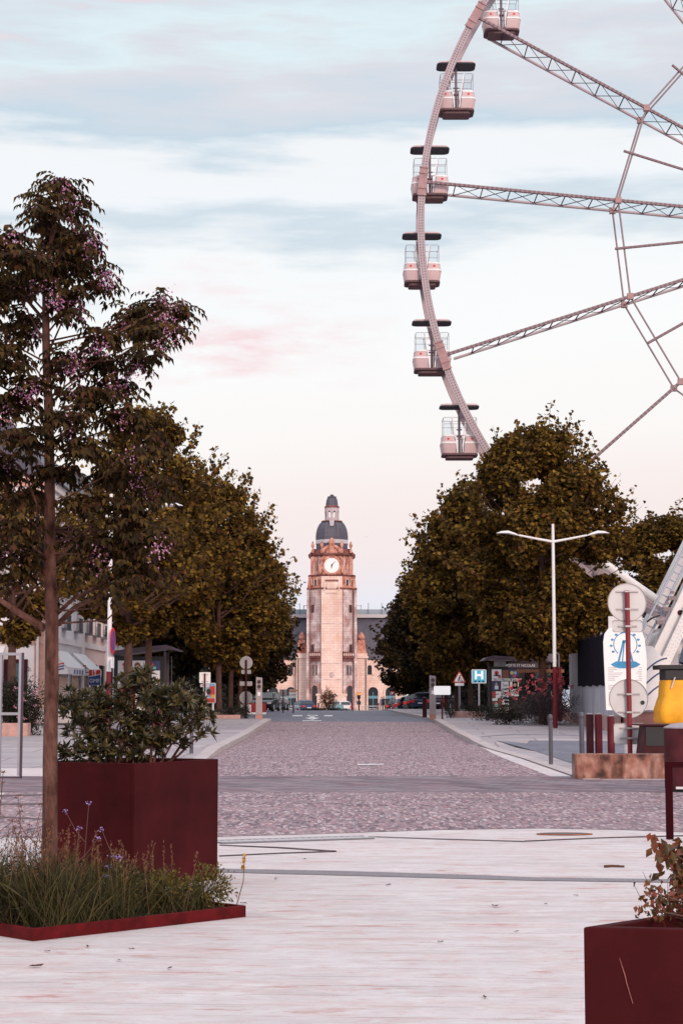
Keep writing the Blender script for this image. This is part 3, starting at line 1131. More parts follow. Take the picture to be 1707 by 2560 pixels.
# -------- square bed with steel edging
bed_c = Vector((-1.907, 11.34, 0))
e1, e2 = Vector((.707, .707, 0)), Vector((-.707, .707, 0))
bed = thing('planting_bed', bed_c, 'square planting bed set in a low dark red steel edging', 'planting bed', rz=R(45))
W1, W2, EH = 1.77, 2.0, .078
mb = MB()
mb.span(0, W1, 0, .03, 0, EH).span(0, .03, .03, W2 - .03, 0, EH).span(W1 - .03, W1, .03, W2 - .03, 0, EH).span(0, W1, W2 - .03, W2, 0, EH)
mb.build('edging', corten_edge, bed, bevel=.003, seg=1)
mb = MB()
ng = 14
vs = [(.03 + (W1 - .06) * i / ng, .03 + (W2 - .06) * j / ng, .045 + .03 * math.sin(i * 1.3) * math.cos(j * 1.7)) for j in range(ng + 1) for i in range(ng + 1)]
mb.add(vs, [(j * (ng + 1) + i, j * (ng + 1) + i + 1, (j + 1) * (ng + 1) + i + 1, (j + 1) * (ng + 1) + i) for j in range(ng) for i in range(ng)])
mb.build('soil', soil, bed, smooth=True)


def bedp(u, v, z=.05):
    q = bed_c + e1 * u + e2 * v
    return np.array([q.x, q.y, z])


def blades(name, mat, items, parent=None):
    """tapered bent blades: (base, dir, length, width)"""
    mb = MB()
    for b_, d, ln_, w in items:
        b_, d = Vector(b_), Vector(d).normalized()
        s_ = d.cross(Vector((nr.normal(), nr.normal(), .3))).normalized() * w / 2
        bend = Vector((d.x, d.y, -.2)) * ln_ * .45
        p1 = b_ + d * ln_ * .5 + bend * .15
        p2 = b_ + d * ln_ * .8 + bend * .5
        p3 = b_ + d * ln_ * .95 + bend
        mb.add([b_ - s_, b_ + s_, p1 + s_ * .9, p1 - s_ * .9, p2 + s_ * .6, p2 - s_ * .6, p3], [(0, 1, 2, 3), (3, 2, 4, 5), (5, 4, 6)])
    return mb.build(name, mat, parent)


it = []
tufts = [(nr.uniform(.06, 1.72), nr.uniform(.06, 1.92)) for _ in range(175)]
for (u, v) in tufts:
    tall = max(.40, 1.25 - .85 * u / 1.77) * (.55 + .75 * nr.uniform())
    for _ in range(rr_.randint(34, 52)):
        a = nr.uniform(0, 6.28)
        sp = nr.uniform(.05, .85)
        it.append((bedp(min(1.73, max(.035, u + nr.normal() * .06)), min(1.95, max(.035, v + nr.normal() * .06))), (math.cos(a) * sp, math.sin(a) * sp, 1), nr.uniform(.20, .52) * tall, nr.uniform(.003, .0075)))
gobj = blades('tall_grass', m_grass, it)
tag(gobj, 'tall uncut grass filling the red edged bed around the tree', 'grass', kind='stuff')
it = []
for _ in range(130):
    u, v = nr.uniform(.05, 1.4), nr.uniform(.1, 1.8)
    a, sp = nr.uniform(0, 6.28), nr.uniform(.05, .35)
    ln_ = nr.uniform(.45, .75) * (1 - .25 * u)
    b_ = bedp(u, v)
    it.append((b_, (math.cos(a) * sp, math.sin(a) * sp, 1), ln_, .004))
P_, D_ = [], []
for b_, d, ln_, w in it:
    d = np.array(d) / np.linalg.norm(d)
    k = 16
    u_ = nr.uniform(.7, 1.0, k)[:, None]
    P_.append(b_ + d * ln_ * u_ + np.array([d[0], d[1], -.2]) * ln_ * .4 * (u_ - .5))
    D_.append(d + nr.normal(size=(k, 3)) * .45)
st_ = blades('seeding_grass', m_seed, it)
tag(st_, 'reddish seed heads standing above the grass in the bed', 'grass', kind='stuff')
P_, D_ = np.concatenate(P_), np.concatenate(D_)
leaf_obj('seed_head', m_seed, P_, D_, nr.normal(size=P_.shape), np.full(len(P_), .024), np.full(len(P_), .008), st_)
# verbena stems with violet heads
for k, (px, py, d, lab) in enumerate(((45, 1990, 12.6, 'tall thin verbena stem with branching tips at the left edge of the bed'), (72, 2060, 12.2, 'wiry verbena with small violet heads left of the slim tree trunk'), (222, 2010, 12.3, 'single verbena stem topped by a pale violet flower before the red planter'),
                                  (198, 2072, 11.9, 'short verbena with a white violet flower in the grass right of the trunk'), (298, 2140, 12.2, 'low verbena with bright violet flowers in front of the planter corner'), (8, 1930, 12.7, 'dark budded verbena reaching into view at the left edge'))):
    top = at(px, py, d)
    b_ = Vector((top.x + (.06 if k < 2 else -.07), d, .05))
    if k in (1,):
        b_.x += .1
    v = thing('verbena', b_, lab, 'flower', 'verbenas in the planting bed')
    mb = MB()
    t_ = top - b_
    mb.tube([(0, 0, 0), t_ * .5 + Vector((.01, 0, 0)), t_], [.004, .003, .002], 5)
    heads = [t_]
    for j in range(1 if k in (2, 3) else 5):
        s0 = t_ * nr.uniform(.4, .9)
        e = s0 + Vector((nr.uniform(-.16, .16), nr.uniform(-.1, .1), nr.uniform(.08, .26)))
        mb.tube([s0, (s0 + e) / 2 + Vector((0, 0, -.02)), e], [.003, .0025, .002], 4)
        heads.append(e)
    mb.build('stem', M('stem_brown', (.10, .05, .04), .7), v)
    for h in heads:
        P_ = np.array(h) + nr.normal(size=(12, 3)) * np.array([.011, .011, .006])
        leaf_obj('flower_head', m_verb if k in (2, 3, 4) else m_seed, P_, nr.normal(size=P_.shape), nr.normal(size=P_.shape), np.full(len(P_), .014), np.full(len(P_), .009), v)


def leafy_shrub(name, loc, label, cat, r3, nl, leaf, mat, bark, seed, group=None, nst=9, ratio=.45, shell=.45, parent_make=None, zoff=.5):
    r = np.random.default_rng(seed)
    t = thing(name, loc, label, cat, group)
    mb = MB()
    P, D = [], []
    for k in range(nst):
        a, q = r.uniform(0, 6.28), math.sqrt(r.uniform(0, 1)) * .75
        e = Vector((math.cos(a) * r3[0] * q, math.sin(a) * r3[1] * q, r3[2] * (1.0 + zoff) * r.uniform(.6, .95)))
        mb.tube([(e.x * .1, e.y * .1, 0), (e.x * .5, e.y * .5, e.z * .5), e], [leaf * .16, leaf * .12, leaf * .06], 5)
    mb.build('stem', bark, t)
    d = unit(r.normal(size=(nl, 3)))
    rad_ = r.uniform(shell, 1.0, nl) ** .6
    lump = 1 + .22 * np.sin(d[:, 0] * 5 + seed) * np.cos(d[:, 2] * 6 + seed) + .14 * np.sin(d[:, 1] * 9)
    P = d * rad_[:, None] * lump[:, None] * np.array(r3) + np.array([0, 0, r3[2] * (1 + zoff) * .62])
    P[:, 2] = np.maximum(P[:, 2], .01)
    D = d + r.normal(size=(nl, 3)) * .7 + np.array([0, 0, .3])
    leaf_obj('foliage', mat, P, D, r.normal(size=(nl, 3)) + np.array([0, 0, .6]), r.uniform(.7, 1.25, nl) * leaf, r.uniform(.7, 1.2, nl) * leaf * ratio, t)
    return t


for k, (u, v, s_, lab) in enumerate(((1.62, .22, .16, 'yellow green low shrub at the right corner of the red edging'), (1.30, .30, .15, 'small yellow green shrub in front of the planter, second from the bed corner'), (.98, .45, .17, 'olive low shrub under the near edge of the big red planter'))):
    b_ = bedp(u, v, .045)
    leafy_shrub('low_shrub', b_, lab, 'shrub', (s_ * 1.15, s_ * 1.1, s_ * 1.0), 900, .03, m_ygreen, M('stem_brown', (.10, .05, .04), .7), 90 + k, 'low shrubs in the bed', ratio=.5, shell=.2)
for k, (u, v, r3, lab) in enumerate(((1.25, .75, (.24, .22, .16), 'green leafy weed clump below the right face of the big planter'), (.12, .5, (.2, .2, .14), 'dark leafy weed clump at the front left corner of the bed'), (.6, 1.5, (.26, .24, .22), 'tall dark leafy weed right behind the slim trunk'), (.25, 1.2, (.26, .24, .20), 'dark leafy weed clump left of the slim trunk in the bed'), (.55, .55, (.22, .2, .15), 'dark leafy weed clump in the grass before the slim trunk'), (.9, 1.1, (.25, .2, .17), 'dark leafy weed clump between the trunk and the big planter'), (.2, 1.75, (.25, .22, .13), 'low dark weed at the far left of the bed'))):
    leafy_shrub('weed', bedp(u, v, .045), lab, 'plant', r3, 850, .045, m_hedge2, M('stem_brown', (.10, .05, .04), .7), 190 + k, 'weeds in the bed', ratio=.4, shell=.15)
mb = MB()
b_ = gp(600, 2215)
fs = thing('flower_spike', Vector((at(590, 2230, 12.75).x, 12.75, .045)), 'single yellow flower spike leaning out at the right end of the bed', 'flower')
t_ = at(612, 2140, 12.75) - fs.location
mb.tube([(0, 0, 0), t_ * .5 + Vector((.02, 0, 0)), t_], [.004, .003, .002], 5)
mb.build('stem', M('stem_brown', (.10, .05, .04), .7), fs)
P_ = np.array(t_)[None, :] * nr.uniform(.72, 1.0, 70)[:, None] + nr.normal(size=(70, 3)) * .006
leaf_obj('flower_head', leaf_mat('yellow_petals', [(.5, .25, .02), (.65, .35, .03)], .3), P_, nr.normal(size=P_.shape) + np.array([0, 0, .8]), nr.normal(size=P_.shape), np.full(70, .018), np.full(70, .011), fs)

# -------- big red planter with shrub
PN = Vector((-1.61, 14.15, 0))
rz = math.atan2(1.05, .58)
pl = thing('planter', PN, 'large cube planter of dark red steel behind the flowering tree', 'planter', 'dark red steel planters', rz)


def planter_parts(t, a, b_, h, th=.035):
    mb = MB()
    # local +x along the right face, +y towards the back left
    mb.span(0, a, 0, th, 0, h).span(0, a, b_ - th, b_, 0, h).span(0, th, th, b_ - th, 0, h).span(a - th, a, th, b_ - th, 0, h)
    mb.build('wall', corten, t, bevel=.006, seg=2)
    mb = MB()
    mb.span(th + .002, a - th - .002, th + .002, b_ - th - .002, .05, h - .1)
    mb.build('soil', soil, t)


planter_parts(pl, 1.20, .90, .99)
pc = PN + Matrix.Rotation(rz, 3, 'Z') @ Vector((.6, .45, 0))
sh = thing('shrub', (pc.x, pc.y, .89), 'dense evergreen shrub with glossy whorled leaves growing in the big red planter', 'shrub')
r = np.random.default_rng(77)
P, D, Nn, LL = [], [], [], []
mb = MB()
cl = [(330, 1715, 55, 40), (250, 1760, 60, 40), (180, 1765, 45, 42), (390, 1745, 60, 42), (455, 1745, 45, 42), (485, 1790, 38, 42), (300, 1800, 70, 42), (210, 1830, 60, 32), (400, 1820, 70, 42), (330, 1865, 90, 32), (185, 1882, 42, 22), (250, 1875, 60, 28), (430, 1860, 50, 24), (360, 1690, 30, 26), (500, 1835, 24, 16)]
PD = pc.y
org = np.array([pc.x, pc.y, .89])
for (cx, cy, ax, ay) in cl:
    c0 = at(cx, cy, PD)
    dz = r.uniform(-.25, .25)
    root = Vector((pc.x + r.uniform(-.15, .15) + (cx - 330) * .0007, PD + r.uniform(-.1, .1), .9))
    c = Vector((c0.x, PD + dz, c0.z))
    mb.tube([root - Vector(org), root.lerp(c, .5) - Vector(org) + Vector((0, 0, -.03)), c - Vector(org)], [.014, .010, .006], 6)
    for _ in range(int(ax * ay / 62)):
        u = unit(r.normal(size=(1, 3)))[0] * (r.uniform(.1, 1) ** .45)
        s_ = PD / F
        e = np.array(c) + u * np.array([ax * s_, ax * s_ * .95, ay * s_])
        mb.tube([c - Vector(org), Vector(e - org)], [.004, .003], 4, caps=False)
        out = u * .8 + np.array([0, 0, .55]) + r.normal(size=3) * .25
        out /= np.linalg.norm(out)
        ref = np.cross(out, r.normal(size=3))
        ref /= np.linalg.norm(ref)
        ref2 = np.cross(out, ref)
        k = r.integers(9, 14)
        for j in range(k):
            a = j * 2.4
            sp = .35 + .9 * j / k
            d = out * (1.15 - sp * .75) + (ref * math.cos(a) + ref2 * math.sin(a)) * sp
            P.append(e - org)
            D.append(d)
            Nn.append(out * 1.0 + r.normal(size=3) * .15)
            LL.append(r.uniform(.055, .10))
P, D, Nn, LL = map(np.array, (P, D, Nn, LL))
mb.build('stem', bark_mel, sh, smooth=True)
leaf_obj('foliage', m_pitt, P, D, Nn, LL, LL * .32, sh, fold=.18)

# -------- near planter at the right corner
RT = .987
d0 = 4.12
c0 = at(1457, 2305, d0)
rp_ = thing('planter', (c0.x, c0.y, 0), 'dark red steel planter with a pale scratch at the right bottom corner', 'planter', 'dark red steel planters', math.radians(-11))
a_, bdep = .95, .95
mb = MB()
ex = MB()
# left rim runs back to the right: sheared quadrilateral plan
q0, q1, q2, q3 = Vector((0, 0, 0)), Vector((.95, .0, 0)), Vector((1.30, .46, 0)), Vector((.30, .46, 0))
qs = [q0, q1, q2, q3]
cc = sum(qs, Vector()) / 4
th = .032
inn = []
for i in range(4):
    p, a1, b1 = qs[i], qs[i - 1], qs[(i + 1) % 4]
    d1, d2 = (a1 - p).normalized(), (b1 - p).normalized()
    s_ = th / max(.3, (d1.cross(d2)).length)
    inn.append(p + (d1 + d2) * s_)
h = RT
vs = [tuple(q) for q in qs] + [(q.x, q.y, h) for q in qs] + [(q.x, q.y, h) for q in inn] + [(q.x, q.y, h - .25) for q in inn]
fs = [(0, 1, 5, 4), (1, 2, 6, 5), (2, 3, 7, 6), (3, 0, 4, 7)]
for i in range(4):
    j = (i + 1) % 4
    fs += [(4 + i, 4 + j, 8 + j, 8 + i), (8 + i, 8 + j, 12 + j, 12 + i)]
mb.add(vs, fs)
mb.build('wall', corten, rp_, bevel=.004, seg=2)
mb = MB()
mb.quad(*[(q.x, q.y, h - .1) for q in inn])
mb.build('soil', soil, rp_)
sc_ = MB()
sc_.tube([(.080, -.0025, h - .066), (.092, -.0025, h - .105), (.095, -.0025, h - .12), (.108, -.0025, h - .165)], [.0006, .0014, .0012, .0008], 5)
sc_.build('scratch', M('scratch', (.30, .10, .09), .6), rp_)
pp = thing('autumn_plant', (c0.x + .50, c0.y + .20, h - .1), 'red and olive leaved plant spilling over the planter at the right bottom corner', 'plant')
P, D, LL = [], [], []
mb = MB()
o3 = Vector(pp.location)
for (px, py, n_, s_) in ((1690, 2130, 46, .030), (1660, 2120, 22, .026), (1700, 2180, 42, .024), (1665, 2170, 14, .02), (1640, 2235, 44, .017), (1625, 2275, 40, .017), (1680, 2250, 60, .02), (1700, 2285, 60, .022), (1660, 2290, 40, .018), (1720, 2230, 60, .025), (1740, 2140, 60, .03)):
    c = at(px, py, c0.y + .2 + r.uniform(-.06, .08)) - o3
    mb.tube([(r.uniform(-.03, .06), r.uniform(-.03, .03), .0), c * .5 + Vector((.03, 0, .02)), c], [.0035, .003, .0015], 5)
    for _ in range(n_):
        P.append(np.array(c) + r.normal(size=3) * np.array([.017, .025, .015]))
        D.append(r.normal(size=3) * .6 + np.array([-.2, -.2, -.75]))
        LL.append(s_ * r.uniform(.7, 1.3))
for pts in ([(1625, 2270), (1600, 2245), (1586, 2215)], [(1640, 2235), (1618, 2205), (1606, 2180)], [(1668, 2245), (1669, 2225), (1669, 2205)]):
    mb.tube([at(a, b_, c0.y + .2) - o3 for a, b_ in pts], [.0012, .001, .0006], 4)
mb.build('stem', M('stem_brown', (.10, .05, .04), .7), pp)
P, D, LL = map(np.array, (P, D, LL))
leaf_obj('foliage', m_autumn, P, D, r.normal(size=P.shape) + np.array([0, -.6, .6]), LL, LL * .62, pp)
# ------------------------------------------------------------------ station with clock tower


def course_stone(name, ca, cb, cm, scale, contrast, stain, smix):
    m = M(name, ca, .85, scale=scale, col2=cb, detail=9, contrast=contrast, spec=.15)
    nt = m.node_tree
    b = nt.nodes['Principled BSDF']
    src = b.inputs['Base Color'].links[0].from_socket
    t = nt.nodes.new('ShaderNodeTexCoord')
    sp = nt.nodes.new('ShaderNodeSeparateXYZ')
    nt.links.new(t.outputs['Object'], sp.inputs[0])
    cb_ = nt.nodes.new('ShaderNodeCombineXYZ')
    ad = nt.nodes.new('ShaderNodeMath')
    nt.links.new(sp.outputs[0], ad.inputs[0])
    nt.links.new(sp.outputs[1], ad.inputs[1])
    nt.links.new(ad.outputs[0], cb_.inputs[0])
    nt.links.new(sp.outputs[2], cb_.inputs[1])
    br = nt.nodes.new('ShaderNodeTexBrick')
    br.inputs['Scale'].default_value = 1
    br.inputs['Brick Width'].default_value = 1.15
    br.inputs['Row Height'].default_value = .40
    br.inputs['Mortar Size'].default_value = .035
    br.inputs['Color1'].default_value = (1, 1, 1, 1)
    br.inputs['Color2'].default_value = (.90, .87, .86, 1)
    br.inputs['Mortar'].default_value = (*cm, 1)
    nt.links.new(cb_.outputs[0], br.inputs[0])
    mu = nt.nodes.new('ShaderNodeMixRGB')
    mu.blend_type = 'MULTIPLY'
    mu.inputs[0].default_value = .9
    nt.links.new(src, mu.inputs[1])
    nt.links.new(br.outputs['Color'], mu.inputs[2])
    nz = nt.nodes.new('ShaderNodeTexNoise')
    nz.inputs['Scale'].default_value = .55
    nz.inputs['Detail'].default_value = 8
    nz.inputs['Roughness'].default_value = .7
    mp = nt.nodes.new('ShaderNodeMapping')
    mp.inputs['Scale'].default_value = (1.6, 1.6, .7)
    mp.inputs['Location'].default_value = (3, 1, 7)
    nt.links.new(t.outputs['Object'], mp.inputs[0])
    nt.links.new(mp.outputs[0], nz.inputs[0])
    rp = nt.nodes.new('ShaderNodeValToRGB')
    rp.color_ramp.elements[0].position, rp.color_ramp.elements[0].color = .52, (0, 0, 0, 1)
    rp.color_ramp.elements[1].position, rp.color_ramp.elements[1].color = .68, (smix, smix, smix, 1)
    nt.links.new(nz.outputs['Fac'], rp.inputs[0])
    mx = nt.nodes.new('ShaderNodeMixRGB')
    nt.links.new(rp.outputs[0], mx.inputs[0])
    nt.links.new(mu.outputs[0], mx.inputs[1])
    mx.inputs[2].default_value = (*stain, 1)
    nt.links.new(mx.outputs[0], b.inputs['Base Color'])
    return m


stone = course_stone('tower_stone', (.66, .465, .40), (.84, .69, .63), (.80, .71, .68), .4, 1.1, (.66, .37, .26), .65)
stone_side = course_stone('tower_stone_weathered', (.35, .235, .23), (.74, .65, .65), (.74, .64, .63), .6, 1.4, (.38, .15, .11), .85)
stone_warm = M('warm_carved_stone', (.32, .095, .065), .85, scale=1.1, col2=(.66, .36, .28), detail=9, contrast=1.5, spec=.15)
stone_dark = M('weathered_cornice', (.09, .03, .028), .9, spec=.1, scale=1.2, col2=(.27, .12, .11), detail=8)
slate = M('slate', (.075, .07, .095), .5, var=.25, scale=1.2, stretch=(1, 1, .15))
zinc = M('zinc_trim', (.45, .42, .45), .5, var=.15)
TY = 296.0
TX = at(829, 1700, TY).x
TZ0 = g(300) - .1


def tz(py, d=TY):
    return at(829, py, d).z - TZ0


def txp(px, d=TY):
    return at(px, 1700, d).x - TX


U = TY / F
tw_ = thing('clock_tower', (TX, TY, TZ0), 'tall pale stone clock tower with slate dome and lantern at the end of the avenue', 'clock tower')
PLAN = [(-1.73, -.35), (1.73, -.35), (1.73, 0), (3.6, 1.5), (3.6, 1.15), (4.12, 1.15), (4.12, 8.2), (-4.12, 8.2), (-4.12, 1.15), (-3.6, 1.15), (-3.6, 1.5), (-1.73, 0)]


def pscale(poly, s_, cy=4.0):
    return [(x * s_, (y - cy) * s_ + cy) for x, y in poly]


def tstage(mb, y0, y1, s0, s1=None, poly=PLAN):
    s1 = s1 or s0
    p0, p1 = pscale(poly, s0), pscale(poly, s1)
    n = len(poly)
    vs = [(x, y, tz(y0)) for x, y in p0] + [(x, y, tz(y1)) for x, y in p1]
    mb.add(vs, [tuple(range(n - 1, -1, -1)), tuple(range(n, 2 * n))] + [(k, (k + 1) % n, n + (k + 1) % n, n + k) for k in range(n)])


SIDE = [(1.74, 0), (3.6, 1.5), (3.6, 1.15), (4.12, 1.15), (4.12, 8.2), (-4.12, 8.2), (-4.12, 1.15), (-3.6, 1.15), (-3.6, 1.5), (-1.74, 0)]
mb = MB()
tstage(mb, 1790, 1472, 1.02, 1.0, SIDE)
mb.build('side_shaft', stone_side, tw_)
CENT = [(-1.73, -.35), (1.73, -.35), (1.73, 1.5), (-1.73, 1.5)]
mb = MB()
mb.prism(CENT, 'z', tz(1790), tz(1441))
mb.span(-2.4, 2.4, -1.0, -.35, tz(1790), tz(1736)).span(-1.5, 1.5, -.9, -.355, tz(1736), tz(1722)).span(-.75, .75, -.8, -.355, tz(1722), tz(1713))
mb.span(-2.55, 2.55, -1.1, -.35, tz(1740), tz(1735))
mb.build('centre_bay', stone, tw_)
# fine horizontal joints on the centre bay are part of its relief
mb = MB()
tstage(mb, 1472, 1440, .985, .93, PLAN)
mb.build('upper_stage', stone_warm, tw_)
mb = MB()
tstage(mb, 1436, 1389, .85, .85, PLAN)
mb.build('belfry', stone_warm, tw_)
mb = MB()
tstage(mb, 1474, 1469, 1.0, 1.02)
tstage(mb, 1441, 1438, .93, .95)
tstage(mb, 1438, 1435.5, .96, .90)
tstage(mb, 1390, 1386, .88, .94)
tstage(mb, 1386, 1383, .95, .93)
tstage(mb, 1383, 1370, .90, .74)
mb.build('cornice', stone_dark, tw_)
# carved panel below the clock
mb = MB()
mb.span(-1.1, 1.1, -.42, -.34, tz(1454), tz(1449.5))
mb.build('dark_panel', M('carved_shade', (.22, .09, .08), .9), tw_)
mb = MB()
for a, b_ in ((-.75, .75),):
    mb.span(-.8, .8, -.47, -.352, tz(1472), tz(1456)).span(-.5, .5, -.52, -.47, tz(1468), tz(1460)).span(-1.0, 1.0, -.55, -.352, tz(1483), tz(1481)).span(-1.3, -1.1, -.5, -.352, tz(1477), tz(1455)).span(1.1, 1.3, -.5, -.352, tz(1477), tz(1455))
mb.build('carved_panel', stone, tw_)
# clock
CZ = tz(1413)
fy = pscale([(0, -.35)], .85)[0][1]
ck = MB().disc((0, fy - .06, CZ), 1.27, .12, 'y', 40).build('clock_face', white_panel, tw_)
mb = MB()
for k in range(40):
    a, b_ = 2 * math.pi * k / 40, 2 * math.pi * (k + 1) / 40
    ri, ro = 1.28, 1.62
    vs = [(r_ * math.cos(q), y, CZ + r_ * math.sin(q)) for q in (a, b_) for r_ in (ri, ro) for y in (fy - .22, fy)]
    mb.add(vs, [(0, 2, 6, 4), (0, 4, 5, 1), (2, 3, 7, 6)])
mb.build('clock_surround', stone_warm, tw_)
mb = MB()
for k in range(12):
    a = R(30 * k)
    mb.bar((math.sin(a) * 1.0, fy - .125, CZ + math.cos(a) * 1.0), (math.sin(a) * 1.15, fy - .125, CZ + math.cos(a) * 1.15), .04, .01, (0, 1, 0))
mb.build('hour_marks', M('clock_grey', (.35, .35, .36), .6), ck)
mb = MB()
a = R(41)
mb.add([(math.sin(a) * 1.08, fy - .14, CZ + math.cos(a) * 1.08), (math.cos(a) * .09, fy - .14, CZ - math.sin(a) * .09), (-math.sin(a) * .2, fy - .14, CZ - math.cos(a) * .2), (-math.cos(a) * .09, fy - .14, CZ + math.sin(a) * .09)], [(0, 1, 2, 3)])
a = R(186)
mb.add([(math.sin(a) * .68, fy - .16, CZ + math.cos(a) * .68), (math.cos(a) * .12, fy - .16, CZ - math.sin(a) * .12), (-math.sin(a) * .25, fy - .16, CZ - math.cos(a) * .25), (-math.cos(a) * .12, fy - .16, CZ + math.sin(a) * .12)], [(0, 1, 2, 3)])
mb.build('clock_hands', black_frame, ck)
# scrolls beside the clock + curved pediment above
mb = MB()
for s_ in (-1, 1):
    mb.prism([(s_ * 1.6, CZ - 1.2), (s_ * 2.0, CZ - 1.5), (s_ * 2.15, CZ - .4), (s_ * 1.75, CZ + .5), (s_ * 2.0, CZ + 1.2), (s_ * 1.2, CZ + 1.55), (s_ * 1.55, CZ + .8)], 'y', fy - .2, fy + .1)
mb.build('scroll', stone_warm, tw_)
mb = MB()
prof = [(1.75 * math.cos(R(q)), 1.45 * math.sin(R(q))) for q in range(0, 181, 15)]
mb.prism([(x, tz(1382.5) + z) for x, z in prof], 'y', fy - .15, fy + .8)
mb.span(-.42, .42, fy - .35, fy + .3, tz(1382.5), tz(1352)).lathe([(.3, 0), (.38, .3), (.15, .6)], 8, (0, fy - .1, tz(1353)))
mb.build('pediment', stone_warm, tw_)
mb = MB()
for k in range(14):
    q = R(180 * (k + .5) / 14)
    mb.lathe([(.05, -.1), (.16, 0), (.05, .1)], 6, (1.1 * math.cos(q), fy - .2, tz(1382) + .95 * math.sin(q)))
mb.build('carving', M('carving_stone', (.28, .12, .09), .9, var=.3), tw_)
# pilasters and niches of the belfry
for sg in (-1, 1):
    for xx in (1.98, 2.92):
        px_, pyl = xx * sg, (xx / .85 - 1.73) / 1.87 * 1.5 * .85 + (4 - 4 * .85)
        mb = MB()
        mb.box((px_, pyl - .02, (tz(1436) + tz(1389)) / 2), (.30, .34, tz(1390) - tz(1436)), rz=sg * math.atan2(1.5, 1.87))
        mb.build('pilaster', stone_side, tw_)
# dark edge mouldings between the bays
for sg in (-1, 1):
    for xx, yy in ((1.79, -.05), (3.64, 1.12)):
        MB().span(sg * xx - .07, sg * xx + .07, yy - .10, yy + .2, tz(1735), tz(1474)).build('edge_moulding', M('edge_stone', (.20, .11, .10), .9, var=.4, scale=1.5, spec=.1), tw_)
for yy0 in (1660, 1700, 1560):
    MB().span(-1.78, 1.78, -.40, -.351, tz(yy0), tz(yy0 - 1.4)).build('string_course', stone_side, tw_)
# urns
for x, y, h in ((-3.15, 1.2, 1.0), (3.15, 1.2, 1.0), (-1.65, .35, 1.0), (1.65, .35, 1.0)):
    mb = MB()
    mb.lathe([(.22, -.6), (.22, -.1), (.12, 0), (.10, .15), (.30, .55), (.26, .8), (.12, 1.05), (.16, 1.15), (.08, 1.3)], 10, (x, y, tz(1372)))
    mb.build('urn', stone_warm, tw_, smooth=True)
# dome
DC = (0, 4.0, 0)


def dome(prof, n, mat, name, a0=R(22.5)):
    mb = MB()
    mb.lathe([(r_ * U, tz(py)) for r_, py in prof], n, (0, 4.0 - .0, 0), a0)
    return mb.build(name, mat, tw_)


dome([(43, 1372), (43, 1356)], 8, slate, 'dome_base')
dome([(44, 1356), (44.5, 1354), (43.5, 1346)], 8, zinc, 'dome_band')
dm = dome([(42.5, 1346), (42.6, 1338), (41.5, 1328), (39, 1318), (34.5, 1309), (29, 1302), (24, 1299)], 8, slate, 'dome')
mb = MB()
for k in range(8):
    a = R(45 * k + 22.5)
    mb.tube([(r_ * U * math.cos(a), 4 + r_ * U * math.sin(a), tz(py)) for r_, py in ((42.6, 1346), (42.8, 1338), (41.7, 1328), (39.2, 1318), (34.8, 1309), (29.2, 1302))], .10, 6)
mb.build('rib', M('lead_rib', (.12, .11, .14), .5), dm)
mb = MB()
mb.prism([(-.42, tz(1297.5)), (.42, tz(1297.5)), (.30, tz(1312)), (-.30, tz(1312))], 'y', 4 - 38 * U * .94, 4 - 20 * U)
mb.build('zinc_panel', zinc, dm)
dome([(26, 1300), (29, 1299), (27, 1296.5), (20, 1296)], 8, stone_dark, 'lantern_step')
mb = MB()
for k in range(8):
    a = R(45 * k + 0)
    x, y = 15.2 * U * math.cos(a), 4 + 15.2 * U * math.sin(a)
    mb.tube([(x, y, tz(1297)), (x, y, tz(1264))], .20, 8)
    a2 = R(45 * k + 22.5)
    rr2 = 14.2 * U
    c_, s_ = math.cos(a2), math.sin(a2)
    hw = 5.6 * U
    # solid above the arch
    arc = [(hw, tz(1264)), (-hw, tz(1264)), (-hw, tz(1276))] + [(hw * .66 * math.cos(R(q)), tz(1276) + hw * .8 * math.sin(R(q))) for q in range(180, -1, -30)] + [(hw, tz(1276))]
    vs = []
    for off in (rr2, rr2 + .22):
        for u_, z in arc:
            vs.append((off * c_ - u_ * s_, 4 + off * s_ + u_ * c_, z))
    n_ = len(arc)
    mb.add(vs, [tuple(range(n_ - 1, -1, -1)), tuple(range(n_, 2 * n_))] + [(i, (i + 1) % n_, n_ + (i + 1) % n_, n_ + i) for i in range(n_)])
    vs = [(off * c_ - u_ * s_, 4 + off * s_ + u_ * c_, z) for off in (rr2, rr2 + .2) for u_, z in ((-hw, tz(1297)), (hw, tz(1297)), (hw, tz(1289)), (-hw, tz(1289)))]
    mb.add(vs, [(3, 2, 1, 0), (4, 5, 6, 7), (0, 1, 5, 4), (1, 2, 6, 5), (2, 3, 7, 6), (3, 0, 4, 7)])
mb.build('lantern', M('lantern_stone', (.48, .40, .42), .8, var=.15), tw_)
dome([(17, 1264.5), (20.5, 1262.5), (20.5, 1261), (16.8, 1258)], 8, stone_dark, 'lantern_cornice')
dome([(16.8, 1258), (16.3, 1252), (15.2, 1245), (13, 1239), (10, 1236.5), (12.5, 1236), (11.5, 1234.8), (7, 1234.4), (4.5, 1232.5), (5.5, 1231), (2.5, 1229.5)], 8, slate, 'cupola')


